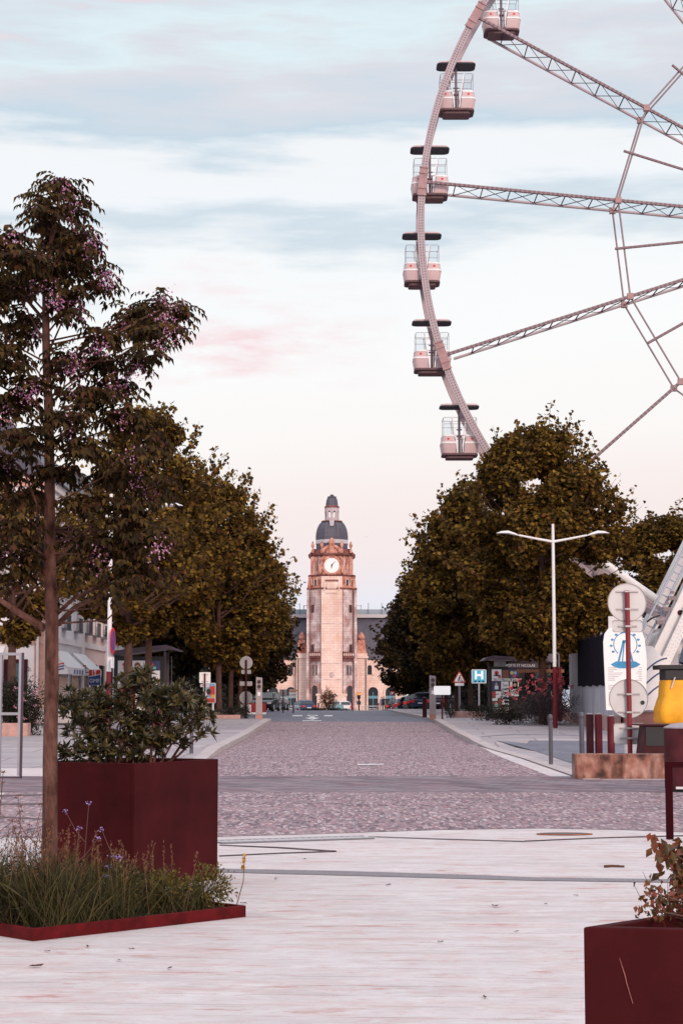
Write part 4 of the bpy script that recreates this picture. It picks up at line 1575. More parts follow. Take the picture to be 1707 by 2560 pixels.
def slot(name, px, py0, py1, hw, d, yl, parent, mat=glass_dark, arch=False, rot=0.0, fr=None, depth=.08):
    """window: pane + a stone surround standing proud of the wall"""
    x = txp(px) if parent is tw_ else None
    z0, z1 = tz(py1), tz(py0)
    top = [(hw * math.cos(R(q)), z1 - hw + hw * math.sin(R(q))) for q in range(0, 181, 20)] if arch else [(hw, z1), (-hw, z1)]
    pane = [(-hw, z0), (hw, z0)] + top
    t2 = hw + .09
    top2 = [(t2 * math.cos(R(q)), z1 - hw + t2 * math.sin(R(q))) for q in range(0, 181, 20)] if arch else [(t2, z1 + .09), (-t2, z1 + .09)]

    def tf(u_, yy, z):
        c_, s_ = math.cos(rot), math.sin(rot)
        return (px_x + u_ * c_ - yy * s_, yl + u_ * s_ + yy * c_, z)
    px_x = d
    mb = MB()
    n_ = len(pane)
    mb.add([tf(u_, -.03, z) for u_, z in pane], [tuple(range(n_))])
    o = mb.build(name, mat, parent)
    fm = MB()
    m_ = len(top)
    inner = [(hw, z0)] + top + [(-hw, z0)]
    outer = [(t2, z0)] + top2 + [(-t2, z0)]
    k_ = len(inner)
    vs = [tf(u_, -.16, z) for u_, z in inner] + [tf(u_, -.16, z) for u_, z in outer] + [tf(u_, 0, z) for u_, z in inner] + [tf(u_, 0, z) for u_, z in outer]
    fs = []
    for i in range(k_ - 1):
        fs += [(i, i + 1, k_ + i + 1, k_ + i), (i, i + 1, 2 * k_ + i + 1, 2 * k_ + i), (k_ + i, k_ + i + 1, 3 * k_ + i + 1, 3 * k_ + i)]
    fm.add(vs, fs)
    fm.build('frame', fr or stone, o)
    return o


# windows on the canted faces (rotated planes)
ca = math.atan2(1.5, 1.87)
for px, y0, y1, hw in ((782, 1513, 1531, .16), (875.5, 1513, 1531, .16), (782, 1612, 1630, .17), (876, 1612, 1630, .17),
                       (784, 1663, 1688, .16), (792, 1663, 1688, .2), (867.5, 1663, 1688, .2), (875, 1663, 1688, .16)):
    x = txp(px) * 1.0
    s_ = 1.0
    yl = (abs(x) - 1.73) / 1.87 * 1.5
    slot('window', px, y0, y1, hw, x, yl - .06, tw_, rot=ca if x > 0 else -ca, arch=(y0 == 1663), fr=stone_side if y0 == 1663 else stone_dark)
for px, y0, y1, hw in ((789, 1448, 1463, .27), (777, 1448, 1462, .16), (867, 1448, 1463, .27), (879, 1448, 1462, .16)):
    x = txp(px)
    yl = min(1.5, (abs(x) / .955 - 1.73) / 1.87 * 1.5) * .955 + (4 - 4 * .955)
    slot('window', px, y0, y1, hw, x, yl - .12, tw_, rot=ca if x > 0 else -ca, fr=stone)
for px, y0, y1, hw in ((793.5, 1406, 1424, .15), (861.5, 1406, 1424, .15)):
    x = txp(px)
    yl = (abs(x) / .85 - 1.73) / 1.87 * 1.5 * .85 + (4 - 4 * .85)
    slot('window', px, y0, y1, hw, x, yl - .04, tw_, rot=ca if x > 0 else -ca, arch=True, fr=stone_warm)
for px in (787.5, 873):
    x = txp(px)
    yl = (abs(x) - 1.73) / 1.87 * 1.5
    slot('arch_doorway', px, 1714, 1776, .60, x, yl - .1, tw_, rot=ca if x > 0 else -ca, arch=True, mat=M('deep_door', (.03, .035, .05), .4), fr=stone_warm)
for s_ in (-1, 1):
    mb = MB()
    mb.prism([(s_ * 1.8, -.5), (s_ * 3.75, 1.0), (s_ * 3.75, 1.6), (s_ * 1.8, .2)], 'z', tz(1645.5), tz(1641.5))
    mb.prism([(s_ * 1.85, -.42), (s_ * 3.65, .98), (s_ * 3.65, 1.15), (s_ * 1.85, -.25)], 'z', tz(1641.4), tz(1632))
    mb.prism([(s_ * 1.8, -.5), (s_ * 3.75, 1.0), (s_ * 3.75, 1.2), (s_ * 1.8, -.3)], 'z', tz(1632), tz(1630))
    for k in range(5):
        t_ = (k + .5) / 5
        mb.span(s_ * (1.85 + 1.8 * t_) - .13, s_ * (1.85 + 1.8 * t_) + .13, -.3 + 1.42 * t_, .1 + 1.42 * t_, tz(1654), tz(1646))
    bal = mb.build('balcony', stone_dark, tw_)
    for k in range(5):
        t_ = (k + .5) / 5
        MB().box((s_ * (1.85 + 1.8 * t_), -.47 + 1.42 * t_, (tz(1641) + tz(1632.5)) / 2), (.2, .12, .42), rz=s_ * .66).build('baluster', stone, bal)
nb = MB().lathe([(.10, 0), (.34, .15), (.40, .45), (.34, .75), (.1, .9)], 10, (0, -.38, tz(1694)), sy_=.6)
nb.build('carved_shield', stone_side, tw_)

# station building behind and beside the tower
SY = 301.0
stn = thing('station_building', (TX, SY, TZ0), 'low pale stone railway station with slate roof behind the clock tower', 'railway station')


def sz(py):
    return at(829, py, SY).z - TZ0


def sx_(px):
    return at(px, 1700, SY).x - TX


wall_h = sz(1650)
mb = MB()
mb.span(-38, -4.3, .4, 14, -.5, wall_h).span(4.3, 38, .4, 14, -.5, wall_h)
mb.build('wall', stone, stn)
mb = MB()
for a, b_ in ((sx_(742), sx_(767.5)), (sx_(890), sx_(918))):
    mb.span(a, b_, -1.2, .39, -.5, sz(1646))
    mb.span(a - .15, b_ + .15, -1.5, .38, sz(1646), sz(1641))
    mb.span(a, b_, -1.3, .38, sz(1641), sz(1634))
mb.build('pavilion', stone, stn)
mb = MB()
mb.span(-38.3, -8, -.05, .39, wall_h - .35, wall_h + .15).span(8, 38.3, -.05, .39, wall_h - .35, wall_h + .15)
mb.build('cornice', stone_dark, stn)
for px in (755, 903):
    x = sx_(px)
    mb = MB()
    mb.prism([(x - .85, sz(1634)), (x + .85, sz(1634)), (x + .72, sz(1618)), (x + .62, sz(1610)), (x - .62, sz(1610)), (x - .72, sz(1618))], 'y', -1.2, 0.2)
    mb.span(x - .72, x + .72, -1.3, .3, sz(1610), sz(1608)).span(x - .55, x + .55, -1.1, .1, sz(1608), sz(1601))
    mb.lathe([(.35, 0), (.58, .3), (.58, .6), (.3, 1.1), (.08, 1.4)], 8, (x, -.5, sz(1601)), a0=.4)
    mb.build('pinnacle', stone_warm, stn)
roofpoly = [(.2, wall_h + .1), (14.4, wall_h + .1), (14.4, sz(1543)), (3.2, sz(1543)), (1.6, sz(1580))]
mb = MB()
mb.prism(roofpoly, 'x', -37, 37)
rf = mb.build('roof', slate, stn)
mb = MB()
mb.span(-37.5, 37.5, 2.6, 4.0, sz(1542.8), sz(1537)).span(-37.5, 37.5, 2.9, 4.2, sz(1536.8), sz(1534))
mb.build('roof_edge', zinc, rf)
mb = MB()
mb.span(-37, 37, 5, 9, sz(1543), sz(1520))
mb.build('roof_lantern', M('roof_glass', (.30, .36, .42), .2, var=.1), rf)
mb = MB()
for px in (714, 747, 922, 956):
    mb.tube([(sx_(px), 4.5, sz(1534)), (sx_(px), 4.5, sz(1504))], .045, 5)
mb.build('lightning_rod', dark_metal, rf)
for px in (764, 897):
    x = sx_(px)
    mb = MB()
    mb.span(x - .5, x - .35, 4.9, 5.1, sz(1520), sz(1510)).span(x + .35, x + .5, 4.9, 5.1, sz(1520), sz(1510)).span(x - .5, x + .5, 4.9, 5.1, sz(1511.5), sz(1510))
    mb.build('roof_frame', zinc, rf)


def swin(name, px, y0, y1, hw, mat, yl=.4, arch=True):
    x = sx_(px)
    z0, z1 = sz(y1), sz(y0)
    top = [(x + hw * math.cos(R(q)), z1 - hw + hw * math.sin(R(q))) for q in range(0, 181, 18)]
    o = MB().prism([(x - hw, z0), (x + hw, z0)] + top, 'y', yl - .04, yl + .02).build(name, mat, stn)
    t2 = hw + .3
    mb = MB()
    inn = [(x + hw, z0)] + top + [(x - hw, z0)]
    out = [(x + t2, z0)] + [(x + t2 * math.cos(R(q)), z1 - hw + t2 * math.sin(R(q))) for q in range(0, 181, 18)] + [(x - t2, z0)]
    k_ = len(inn)
    vs = [(a, yl - .25, b_) for a, b_ in inn] + [(a, yl - .25, b_) for a, b_ in out] + [(a, yl, b_) for a, b_ in inn] + [(a, yl, b_) for a, b_ in out]
    fs = []
    for i in range(k_ - 1):
        fs += [(i, i + 1, k_ + i + 1, k_ + i), (i, i + 1, 2 * k_ + i + 1, 2 * k_ + i), (k_ + i, k_ + i + 1, 3 * k_ + i + 1, 3 * k_ + i)]
    mb.add(vs, fs)
    mb.build('frame', stone, o)
    mb = MB()
    if hw > .5:
        mb.span(x - .05, x + .05, yl - .09, yl - .045, z0, z1 - hw).span(x - hw, x + hw, yl - .10, yl - .045, z0 + (z1 - z0) * .50, z0 + (z1 - z0) * .62)
        mb.build('glazing_bar', M('teal_frame', (.10, .25, .32), .5), o)
    return o


for px in (640, 683, 727, 932.5, 976, 1019, 1062):
    swin('arch_door', px, 1718, 1776, .82, glass_dark)
for px in (640, 683, 727, 924, 976, 1019):
    swin('arch_window', px, 1663, 1687, .36, glass_dark)
mb = MB()
for px in (746, 914):
    x = sx_(px)
    mb.tube([(x, -1.4, sz(1776)), (x, -1.4, sz(1648))], .07, 6)
mb.build('drainpipe', dark_metal, stn)

# ------------------------------------------------------------------ houses on the left
wall_a = M('white_render', (.80, .76, .765), .85, var=.05, scale=1.5)
wall_b = M('pink_render', (.74, .54, .50), .85, var=.06, scale=1.5)
wall_c = M('cream_render', (.80, .72, .70), .85, var=.06, scale=1.5)
salmon = M('salmon_stone', (.55, .30, .24), .8, var=.15)
shut = M('grey_shutter', (.50, .47, .50), .6, var=.1)
awn_white = M('white_awning', (.74, .72, .73), .6, var=.04)
XF = -12.4


def house(y0, y1, wall, eave, label, nwin, awn=None, first=False, ridge=2.6):
    z0 = g((y0 + y1) / 2) - .1
    h = thing('street_house', (XF, y0, z0), label, 'house', 'houses along the left street')
    ln = y1 - y0
    mb = MB()
    mb.span(-12, 0, 0, ln, 0, eave)
    mb.build('wall', wall, h)
    mb = MB()
    mb.span(.001, .12, .0, ln, eave - .35, eave).span(.001, .09, .0, ln, 3.55, 3.8).span(.001, .10, .05, .45, 0, eave - .36).span(.001, .1, ln - .45, ln - .05, 0, eave - .36)
    mb.build('trim', wall_c if wall is not wall_c else wall_b, h)
    mb = MB()
    mb.prism([(-12.3, eave + .01), (.3, eave + .01), (-1.6, eave + ridge), (-10.4, eave + ridge)], 'y', -.0, ln)
    rf_ = mb.build('roof', slate, h)
    mb = MB()
    mb.span(-3.2, -2.4, ln * .4, ln * .4 + .7, eave + ridge, eave + ridge + .9)
    mb.build('chimney', salmon, rf_)
    for k in range(nwin):
        yc = ln * (k + .5) / nwin
        for fl, (za, zb_) in enumerate(((4.3, 6.1), (7.2, 9.0))):
            if zb_ > eave - .4:
                continue
            mb = MB()
            mb.span(.004, .02, yc - .45, yc + .45, za, zb_)
            w = mb.build('window', shut if (k + fl) % 3 else glass_dark, h)
            mb = MB()
            mb.span(.004, .10, yc - .56, yc - .45, za - .05, zb_ + .1).span(.004, .10, yc + .45, yc + .56, za - .05, zb_ + .1).span(.004, .14, yc - .6, yc + .6, zb_ + .1, zb_ + .22)
            mb.build('frame', wall_c, w)
            mb = MB()
            mb.span(.004, .26, yc - .6, yc + .6, za - .14, za - .05)
            if fl == 0:
                for j in range(9):
                    mb.span(.22, .25, yc - .55 + j * .135, yc - .53 + j * .135, za - .05, za + .5)
                mb.span(.2, .26, yc - .57, yc + .57, za + .5, za + .54)
            mb.build('sill', grey_metal if fl == 0 else wall_c, w)
        mb = MB()
        mb.span(.004, .03, yc - ln / nwin * .36, yc + ln / nwin * .36, .5, 2.8)
        mb.build('shop_window', glass_dark, h)
    return h


def awning(y, w, z, label, parent_h):
    a = thing('awning', (XF + .13, y, z), label, 'awning', 'white shop awnings')
    mb = MB()
    mb.prism([(0, .75), (.80, 0), (.80, -.04), (0, .71)], 'y', 0, w)
    mb.span(.77, .80, 0, w, -.3, -.04)
    mb.prism([(0, .71), (.77, -.04), (.77, -.3), (0, -.3)], 'y', 0, .02)
    mb.build('canopy', awn_white, a)
    mb = MB()
    for k, (c_,) in enumerate(((0,), (1,), (2,))):
        zc = .02 - k * .11
        mb.cur = 0 if k == 0 else 1
        mb.prism([(.15, zc), (.66, zc + .11), (.64, zc + .17), (.2, zc + .06)], 'y', -.012, -.004)
    mb.build('stripe_logo', [M('logo_red', (.55, .06, .07), .5), M('logo_blue', (.05, .09, .28), .5)], a)
    mb = MB()
    for k in range(4):
        yy = w * (.35 + .15 * k)
        mb.span(.801, .808, yy, yy + w * .07, -.27, -.08)
    mb.build('lettering_patch', M('logo_blue', (.05, .09, .28), .5), a)
    return a


h1 = house(75, 86, wall_a, 10.4, 'white corner house at the left edge with slate roof and salmon band', 3, first=True, ridge=2.3)
house(86.02, 95, wall_b, 10.0, 'pink rendered house right of the white corner house', 3)
house(95.02, 108, wall_a, 10.6, 'white street house above the red and blue square sign', 4)
house(108.02, 124, wall_c, 9.4, 'cream street house seen above the left bus shelter', 4)
house(124.02, 146, wall_b, 10.2, 'pink house farthest along the left street, mostly behind trees', 5)
house(146.02, 200, wall_c, 9.6, 'long cream house closing the left street behind the dark trees', 10)
# front of the corner house facing the plaza
mb = MB()
mb.span(-12, 0.0, -.1, -.003, 3.4, 3.75)
mb.span(-.35, .04, -.06, -.003, 0, 3.39).span(-.35, .04, -.06, -.003, 3.76, 10.0)
mb.span(-12, .2, -.16, -.003, 10.0, 10.35)
mb.build('front_band', salmon, h1)
for x0, x1, za, zb_, mt in ((-2.7, -1.2, 4.6, 7.0, shut), (-5.2, -3.9, 4.6, 7.0, shut), (-2.7, -1.4, 7.8, 9.6, shut)):
    mb = MB().span(x0, x1, -.02, -.004, za, zb_)
    w = mb.build('window', mt, h1)
    mb = MB()
    mb.span(x0 - .12, x0, -.09, -.004, za - .1, zb_).span(x1, x1 + .12, -.09, -.004, za - .1, zb_).span(x0 - .2, x1 + .2, -.14, -.004, zb_, zb_ + .15)
    mb.build('frame', wall_c, w)
mb = MB().span(-4.6, -2.3, -.03, -.004, .1, 2.5)
mb.build('shop_window', glass_dark, h1)
dr = MB().span(-1.45, -.75, -.05, -.004, 0, 2.6).build('door', glass_blue, h1)
mb = MB()
mb.span(-1.6, -1.45, -.12, -.004, 0, 2.75).span(-.75, -.62, -.12, -.004, 0, 2.75).span(-1.45, -.75, -.12, -.004, 2.6, 2.75)
mb.build('frame', darkred, dr)
mb = MB()
mb.tube([(-.20, -.14, 0), (-.20, -.14, 10)], .06, 8)
mb.build('drainpipe', white_paint, h1)
aw = thing('awning', (XF - 3.2, 75 - .01, g(75) + 2.55), 'white awning over the shop front of the corner house at the left edge', 'awning', 'white shop awnings')
mb = MB()
mb.prism([(0, .75), (-1.1, .15), (-1.1, .08), (0, .7)], 'x', -1.6, 1.65)
mb.span(-1.6, 1.65, -1.1, -1.07, -.25, .08)
mb.build('canopy', awn_white, aw)
mb = MB()
for k in range(3):
    mb.cur = 0 if k == 0 else 1
    zc = .42 - k * .11
    mb.quad((.85, -.62 + .0, zc - .0), (1.45, -.62, zc + .12), (1.42, -.62, zc + .18), (.9, -.62, zc + .05))
mb.v = [(x, -1.115, z - .45 + .12) for x, y, z in mb.v]
mb.build('stripe_logo', [M('logo_red', (.55, .06, .07), .5), M('logo_blue', (.05, .09, .28), .5)], aw)
mb = MB()
for k in range(9):
    mb.span(-1.6, 1.4, -1.0, -.985, -.35 - k * .09, -.34 - k * .09)
mb.span(-1.5, -1.1, -1.02, -.98, -1.2, -.3).span(.9, 1.3, -1.02, -.98, -1.2, -.2)
mb.build('blind_slats', shut, aw)
awning(75.7, 5.2, g(80) + 2.35, 'white awning with striped logo beside the slim tree trunk', h1)
awning(82.2, 4.2, g(84) + 2.35, 'white awning with blue lettering patches left of the square sign', h1)
# square red and blue sign
p = at(237, 1694, 81.4)
gm = thing('shop_sign', p, 'square red and blue projecting sign lettered GMF on the left street', 'sign')
hw = .275
mb = MB().span(-hw, hw, -.06, .06, -.36, .36)
mb.build('box', white_panel, gm)
mb = MB()
mb.prism([(-hw + .015, -.345), (hw - .015, -.345), (hw - .015, .13), (.05, .07), (-hw + .015, .02)], 'y', -.075, -.062)
mb.build('blue_field', M('sign_blue', (.025, .075, .27), .5, var=.04), gm)
mb = MB()
mb.prism([(-hw + .015, .06), (-.10, .085), (-.12, .34), (-hw + .015, .34)], 'y', -.075, -.062)
mb.prism([(-.07, .09), (0.0, .10), (-.01, .17), (.03, .17), (.02, .22), (-.02, .22), (-.02, .34), (-.08, .34)], 'y', -.075, -.062)
mb.prism([(.07, .11), (.20, .14), (hw - .015, .20), (hw - .015, .34), (.10, .34), (.05, .25)], 'y', -.075, -.062)
mb.build('red_emblem', M('sign_red', (.62, .03, .03), .5, var=.04), gm)
text_part('lettering', 'GMF', white_panel, gm, (0, -.08, -.16), .24)
mb = MB().span(-1.3, -hw, -.02, .02, .2, .25)
mb.build('bracket', grey_metal, gm)
# ------------------------------------------------------------------ ferris wheel
WY, WX, WZ, WR, WW = 75.0, 22.1, 21.62, 18.72, 1.65
GZ = g(75)
wh = thing('ferris_wheel', (WX, WY, GZ), 'giant white observation wheel rising over the trees on the right', 'ferris wheel')
CZ_ = WZ - GZ


def wp(r_, ang, y):
    a = R(ang)
    return Vector((-r_ * math.cos(a), y, CZ_ + r_ * math.sin(a)))


for yy in (0.0, WW):
    mb = MB()
    n = 180
    rin, rout = WR - .15, WR + .15
    vs = []
    for k in range(n):
        for r_, y in ((rin, yy - .07), (rout, yy - .07), (rout, yy + .07), (rin, yy + .07)):
            vs.append(wp(r_, 360 * k / n, y))
    fs = []
    for k in range(n):
        a, b_ = 4 * k, 4 * ((k + 1) % n)
        for i in range(4):
            fs.append((a + i, a + (i + 1) % 4, b_ + (i + 1) % 4, b_ + i))
    mb.add(vs, fs)
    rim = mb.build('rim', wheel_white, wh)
    if yy == 0:
        mb = MB()
        for k in range(1000):
            for dr in (-.06, .06):
                c = wp(WR + dr, 360 * k / 1000, -.074)
                mb.add([c + Vector((.027, 0, 0)), c + Vector((0, -.012, .027)), c + Vector((-.027, 0, 0)), c + Vector((0, -.012, -.027))], [(0, 1, 2, 3)])
        mb.build('bulb_strip', bulb_dark, rim)
ANG = [29.3, 5.6, -17.8, -41.3] + [-41.3 - (360 - 70.6) / 12 * k for k in range(1, 12)]


def ribbon(p, q, hw, off, parent):
    """string of lamps along a bar: one strip of alternating light and dark lengths"""
    t_ = (q - p).normalized()
    w_ = Vector((-t_.z, 0, t_.x)) * hw
    n = int((q - p).length / .1)
    mb = MB()
    vs = []
    for k in range(n + 1):
        c = p.lerp(q, k / n) + Vector((0, -off, 0))
        vs += [c - w_, c + w_]
    mb.v = [tuple(v) for v in vs]
    mb.f = [(2 * k, 2 * k + 2, 2 * k + 3, 2 * k + 1) for k in range(n)]
    mb.m = [k % 2 for k in range(n)]
    mb.build('bulb_strip', [bulb_dark, M('bulb_pale', (.45, .38, .40), .4)], parent)


m_joint_pink = M('joint_plate', (.34, .20, .205), .5, var=.2)
RI = 10.35
for ang in ANG:
    mb = MB()
    f0, f1 = wp(.9, ang, .0), wp(WR - .12, ang, .0)
    r0, r1 = wp(.9, ang, WW), wp(WR - .6, ang, WW)
    mb.cur = 1
    mb.tube([f0, f1], .075, 8)
    mb.cur = 0
    mb.tube([r0, r1], .065, 8)
    mb.cur = 2
    nb_ = 13
    for k in range(nb_):
        ra, rb = 2.0 + k * (WR - 3.4) / nb_, 2.0 + (k + 1) * (WR - 3.4) / nb_
        mb.tube([wp(rb, ang, 0), wp(rb, ang, WW)], .028, 4)
        mb.tube([wp(ra, ang, 0), wp(rb, ang, WW)], .02, 4)
        mb.tube([wp(rb, ang, 0), wp(ra, ang, WW)], .014, 4)
    s_ = mb.build('spoke', [wheel_white, spoke_backlit, brace_paint], wh)
    ribbon(f0, f1, .045, .068, s_)
    mb = MB()
    for rr0, h_ in ((WR, .75), ):
        c = wp(rr0, ang, -.085)
        u_ = Vector((math.sin(R(ang)), 0, math.cos(R(ang))))
        w_ = Vector((-math.cos(R(ang)), 0, math.sin(R(ang))))
        mb.bar(c - u_ * .62, c + u_ * .62, .36, .05, (0, 1, 0))
        for q in (-.6, -.3, .35, .6):
            mb.bar(c + u_ * q - w_ * .2 + Vector((0, -.04, 0)), c + u_ * q + w_ * .2 + Vector((0, -.04, 0)), .05, .05, (0, 1, 0))
    for y in (0, WW):
        c = wp(RI, ang, y)
        mb.box(c, (.26, .2, .26), 0)
    mb.build('joint_plate', m_joint_pink, s_)
# polygon ring
mb = MB()
sa = sorted(ANG)
for i, a in enumerate(sa):
    b_ = sa[(i + 1) % len(sa)]
    if b_ < a:
        b_ += 360
    for y in (0.02, WW):
        mb.tube([wp(RI, a, y), wp(RI, b_, y)], .04, 6)
mb.build('inner_ring', M('ring_paint', (.27, .20, .22), .5, var=.1, spec=.2), wh)
for i, a in enumerate(sa):
    b_ = sa[(i + 1) % len(sa)]
    if b_ < a:
        b_ += 360
    m_ = (a + b_) / 2
    ri = RI * math.cos(R((b_ - a) / 2))
    mb = MB()
    mb.tube([wp(.9, m_, .1), wp(ri + .4, m_, -.06)], .06, 6)
    s_ = mb.build('stay', spoke_backlit, wh)
    ribbon(wp(1.2, m_, .09), wp(ri + .4, m_, -.06), .035, .05, s_)
mb = MB()
mb.disc((0, .8, CZ_), 1.15, 2.6, 'y', 32)
mb.disc((0, -.9, CZ_), .7, .9, 'y', 24)
mb.disc((0, 2.5, CZ_), .7, .9, 'y', 24)
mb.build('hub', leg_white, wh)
# A-frame legs
hubf, hubb = Vector((0, -1.5, CZ_)), Vector((0, 3.2, CZ_))
footL = at(1583, 1650, 73.0) - wh.location
footL.z = 1.0
for hb, yo in ((hubf, -2.0), (hubb, 4.2)):
    for sg in (1, -1):
        ft = Vector((footL.x * sg, yo - (.0 if yo < 0 else 0), .9))
        mb = MB()
        mb.bar(ft, hb, .62, .8, (0, 1, 0))
        lg = mb.build('leg', leg_white, wh, bevel=.05)
        if yo < 0 and sg == 1:
            d_ = (hb - ft).normalized()
            sd = d_.cross(Vector((0, 1, 0))).normalized()       # towards upper left
            if sd.x > 0:
                sd = -sd
            mb = MB()
            mb.bar(ft + d_ * 1.9 - sd * .30 + Vector((0, -.62, 0)), hb - sd * .1 + Vector((0, -.62, 0)), .42, .26, (0, 1, 0))
            lb_ = mb.build('light_beam', leg_white, lg, bevel=.02)
            mb = MB()
            k = 2.1
            while k < (hb - ft).length - 1:
                c = ft + d_ * k - sd * .28 + Vector((0, -.76, 0))
                for e in (-.13, 0, .13):
                    q = c - sd * e + d_ * (.04 if e == 0 else 0)
                    mb.add([q + Vector((.022, 0, 0)), q + Vector((0, -.006, .022)), q + Vector((-.022, 0, 0)), q + Vector((0, -.006, -.022))], [(0, 1, 2, 3)])
                k += .16
            mb.build('bulb_strip', M('bulb_grey', (.45, .40, .44), .4), lb_)
            mb = MB()
            for e in (.62, .98):
                mb.tube([ft + d_ * 2.2 + sd * e + Vector((0, .1, 0)), hb + sd * e * .6], .05, 6)
            k = 2.4
            while k < 20:
                mb.tube([ft + d_ * k + sd * .62 + Vector((0, .1, 0)), ft + d_ * k + sd * .97 + Vector((0, .1, 0))], .03, 5)
                k += .35
            mb.build('ladder', M('blue_grey_rail', (.40, .44, .52), .45), lg)
            mb = MB()
            for k in (3.4, 4.0, 4.5, 6.6, 8.4, 10.2):
                mb.box(ft + d_ * k + sd * .5 + Vector((0, -.3, 0)), (.34, .16, .16), 0)
                mb.box(ft + d_ * (k + .2) + sd * .62 + Vector((0, -.36, 0)), (.16, .1, .1), 0)
            mb.build('ladder_bracket', M('rig_grey', (.22, .17, .19), .5), lg)
            mb = MB().disc(tuple(ft + d_ * 4.1 - sd * .02 + Vector((0, -.42, 0))), .11, .03, 'y', 14)
            mb.build('port_hole', darkred, lg)
mb = MB()
p0, p1 = at(1590, 1622, 74.0) - wh.location, at(1780, 1546, 74.0) - wh.location
mb.tube([p0, p1], .33, 14)
q0, q1 = at(1490, 1398, 76.5) - wh.location, at(1640, 1502, 75.5) - wh.location
for dz in (0, -.5):
    mb.tube([q0 + Vector((0, 0, dz)), q1 + Vector((0, 0, dz * .6))], .22, 10)
for k in (.2, .5, .8):
    mb.tube([q0.lerp(q1, k), q0.lerp(q1, k) + Vector((0, 0, -.45))], .07, 6)
mb.build('brace', leg_white, wh, smooth=True)
mb = MB()
mb.tube([at(1617, 1555, 72.0) - wh.location, at(1630, 1545, 71.9) - wh.location, at(1650, 1538, 71.9) - wh.location], .035, 6)
mb.build('cable', black_frame, wh)
# base deck of the wheel
PX0, PX1 = at(1432, 1800, 60).x, 34
mb = MB()
dk = thing('boarding_platform', (0, 58, g(58)), 'low terracotta coloured boarding platform at the foot of the white wheel', 'platform')
mb = MB()
mb.span(9.65, 34, .8, 24, 0, .86)
mb.build('base', M('terracotta', (.34, .16, .14), .8, var=.2, scale=2), dk)
mb = MB()
mb.span(9.6, 34, .75, 24, .861, .93)
mb.build('deck', M('deck_grey', (.26, .22, .24), .7, var=.2), dk)
mb = MB()
for x in (11.05, 11.9, 12.75, 13.6):
    mb.tube([(x, 1.0, .93), (x, 1.0, 2.75)], .04, 6)
mb.tube([(11.05, 1.0, 2.75), (14.5, 1.0, 2.75)], .04, 6)
mb.tube([(11.05, 1.0, 1.9), (14.5, 1.0, 1.9)], .03, 6)
mb.build('railing', grey_metal, dk)
mb = MB()
x0, x1 = at(1625, 1700, 66).x, 18
mb.span(x0 + 2.4, x1 + 6, 19.5, 22.5, .93, 4.3)
wb = mb.build('back_cabin', M('cabin_white', (.66, .63, .64), .6, var=.04), dk)
# ticket booth with blue swooshes
bx = thing('ticket_booth', (at(1637, 1720, 60).x, 59.8, g(58) + .93), 'small white booth with dark blue curved stripes beside the yellow machine', 'booth')
mb = MB()
mb.prism([(-.62, 0), (.55, 0), (.62, .85), (.15, 1.75), (-.18, 2.1), (-.62, 2.1)], 'y', -.4, .6)
mb.build('body', white_paint, bx)
mb = MB()
for z0, dx in ((.35, 0), (.75, -.08), (1.15, -.2)):
    pts = [(-.5 + .0 * i, z0) for i in range(0)]
    cpts = [(-.5 + .17 * i + dx * .2, z0 + .55 * math.sin(min(1.57, i * .30))) for i in range(6)]
    for (a, b_), (c, d_) in zip(cpts, cpts[1:]):
        mb.bar((a, -.405, b_), (c, -.405, d_), .012, .05, (0, 0, 1))
mb.build('curved_stripe', M('stripe_blue', (.04, .07, .16), .5), bx)
# yellow machine
yx = at(1702, 1750, 56).x
ym = thing('yellow_machine', (yx, 56, g(56) + .55), 'bright yellow moulded machine body under a black top frame at the right edge', 'machine')
mb = MB()
sec = [(-.73, 0, .9), (-.76, .12, .95), (-.75, .45, .93), (-.68, .68, .86), (-.62, .85, .80), (-.59, 1.30, .74), (-.59, 1.34, .72)]
vs = []
for hx, z, hy in sec:
    q = .16
    for x, y in ((-1, -1 + q), (-1 + q, -1), (1 - q, -1), (1, -1 + q), (1, 1 - q), (1 - q, 1), (-1 + q, 1), (-1, 1 - q)):
        vs.append((x * abs(hx), y * hy * .8, z))
n = 8
fs = [tuple(range(7, -1, -1)), tuple(range(len(vs) - 8, len(vs)))]
for i in range(len(sec) - 1):
    for k in range(n):
        fs.append((i * n + k, i * n + (k + 1) % n, (i + 1) * n + (k + 1) % n, (i + 1) * n + k))
mb.add(vs, fs)
mb.build('body', yellow, ym, bevel=.04, smooth=True)
mb = MB()
mb.span(-.57, .57, -.56, .5, 1.342, 1.66)
mb.span(-.76, .76, -.66, .6, 1.662, 1.80)
mb.build('top_frame', black_frame, ym, bevel=.015)
mb = MB()
mb.tube([(.30, 0, 1.80), (.95, .2, 4.3)], [.36, .30], 14)
mb.build('grey_column', M('blue_grey', (.10, .11, .15), .45), ym, smooth=True)
mb = MB()
mb.prism([(.12, .05), (.62, .05), (.52, .52), (.42, .62), (.22, .62), (.13, .5)], 'y', -.80, -.66)
mb.build('wheel_arch', M('yellow_dark', (.55, .20, .01), .4, var=.1), ym)
mb = MB()
mb.bar((-.42, -.66, 1.08), (-.30, -.70, 1.42), .035, .05, (0, 1, 0))
mb.build('lever', pale_metal, ym)
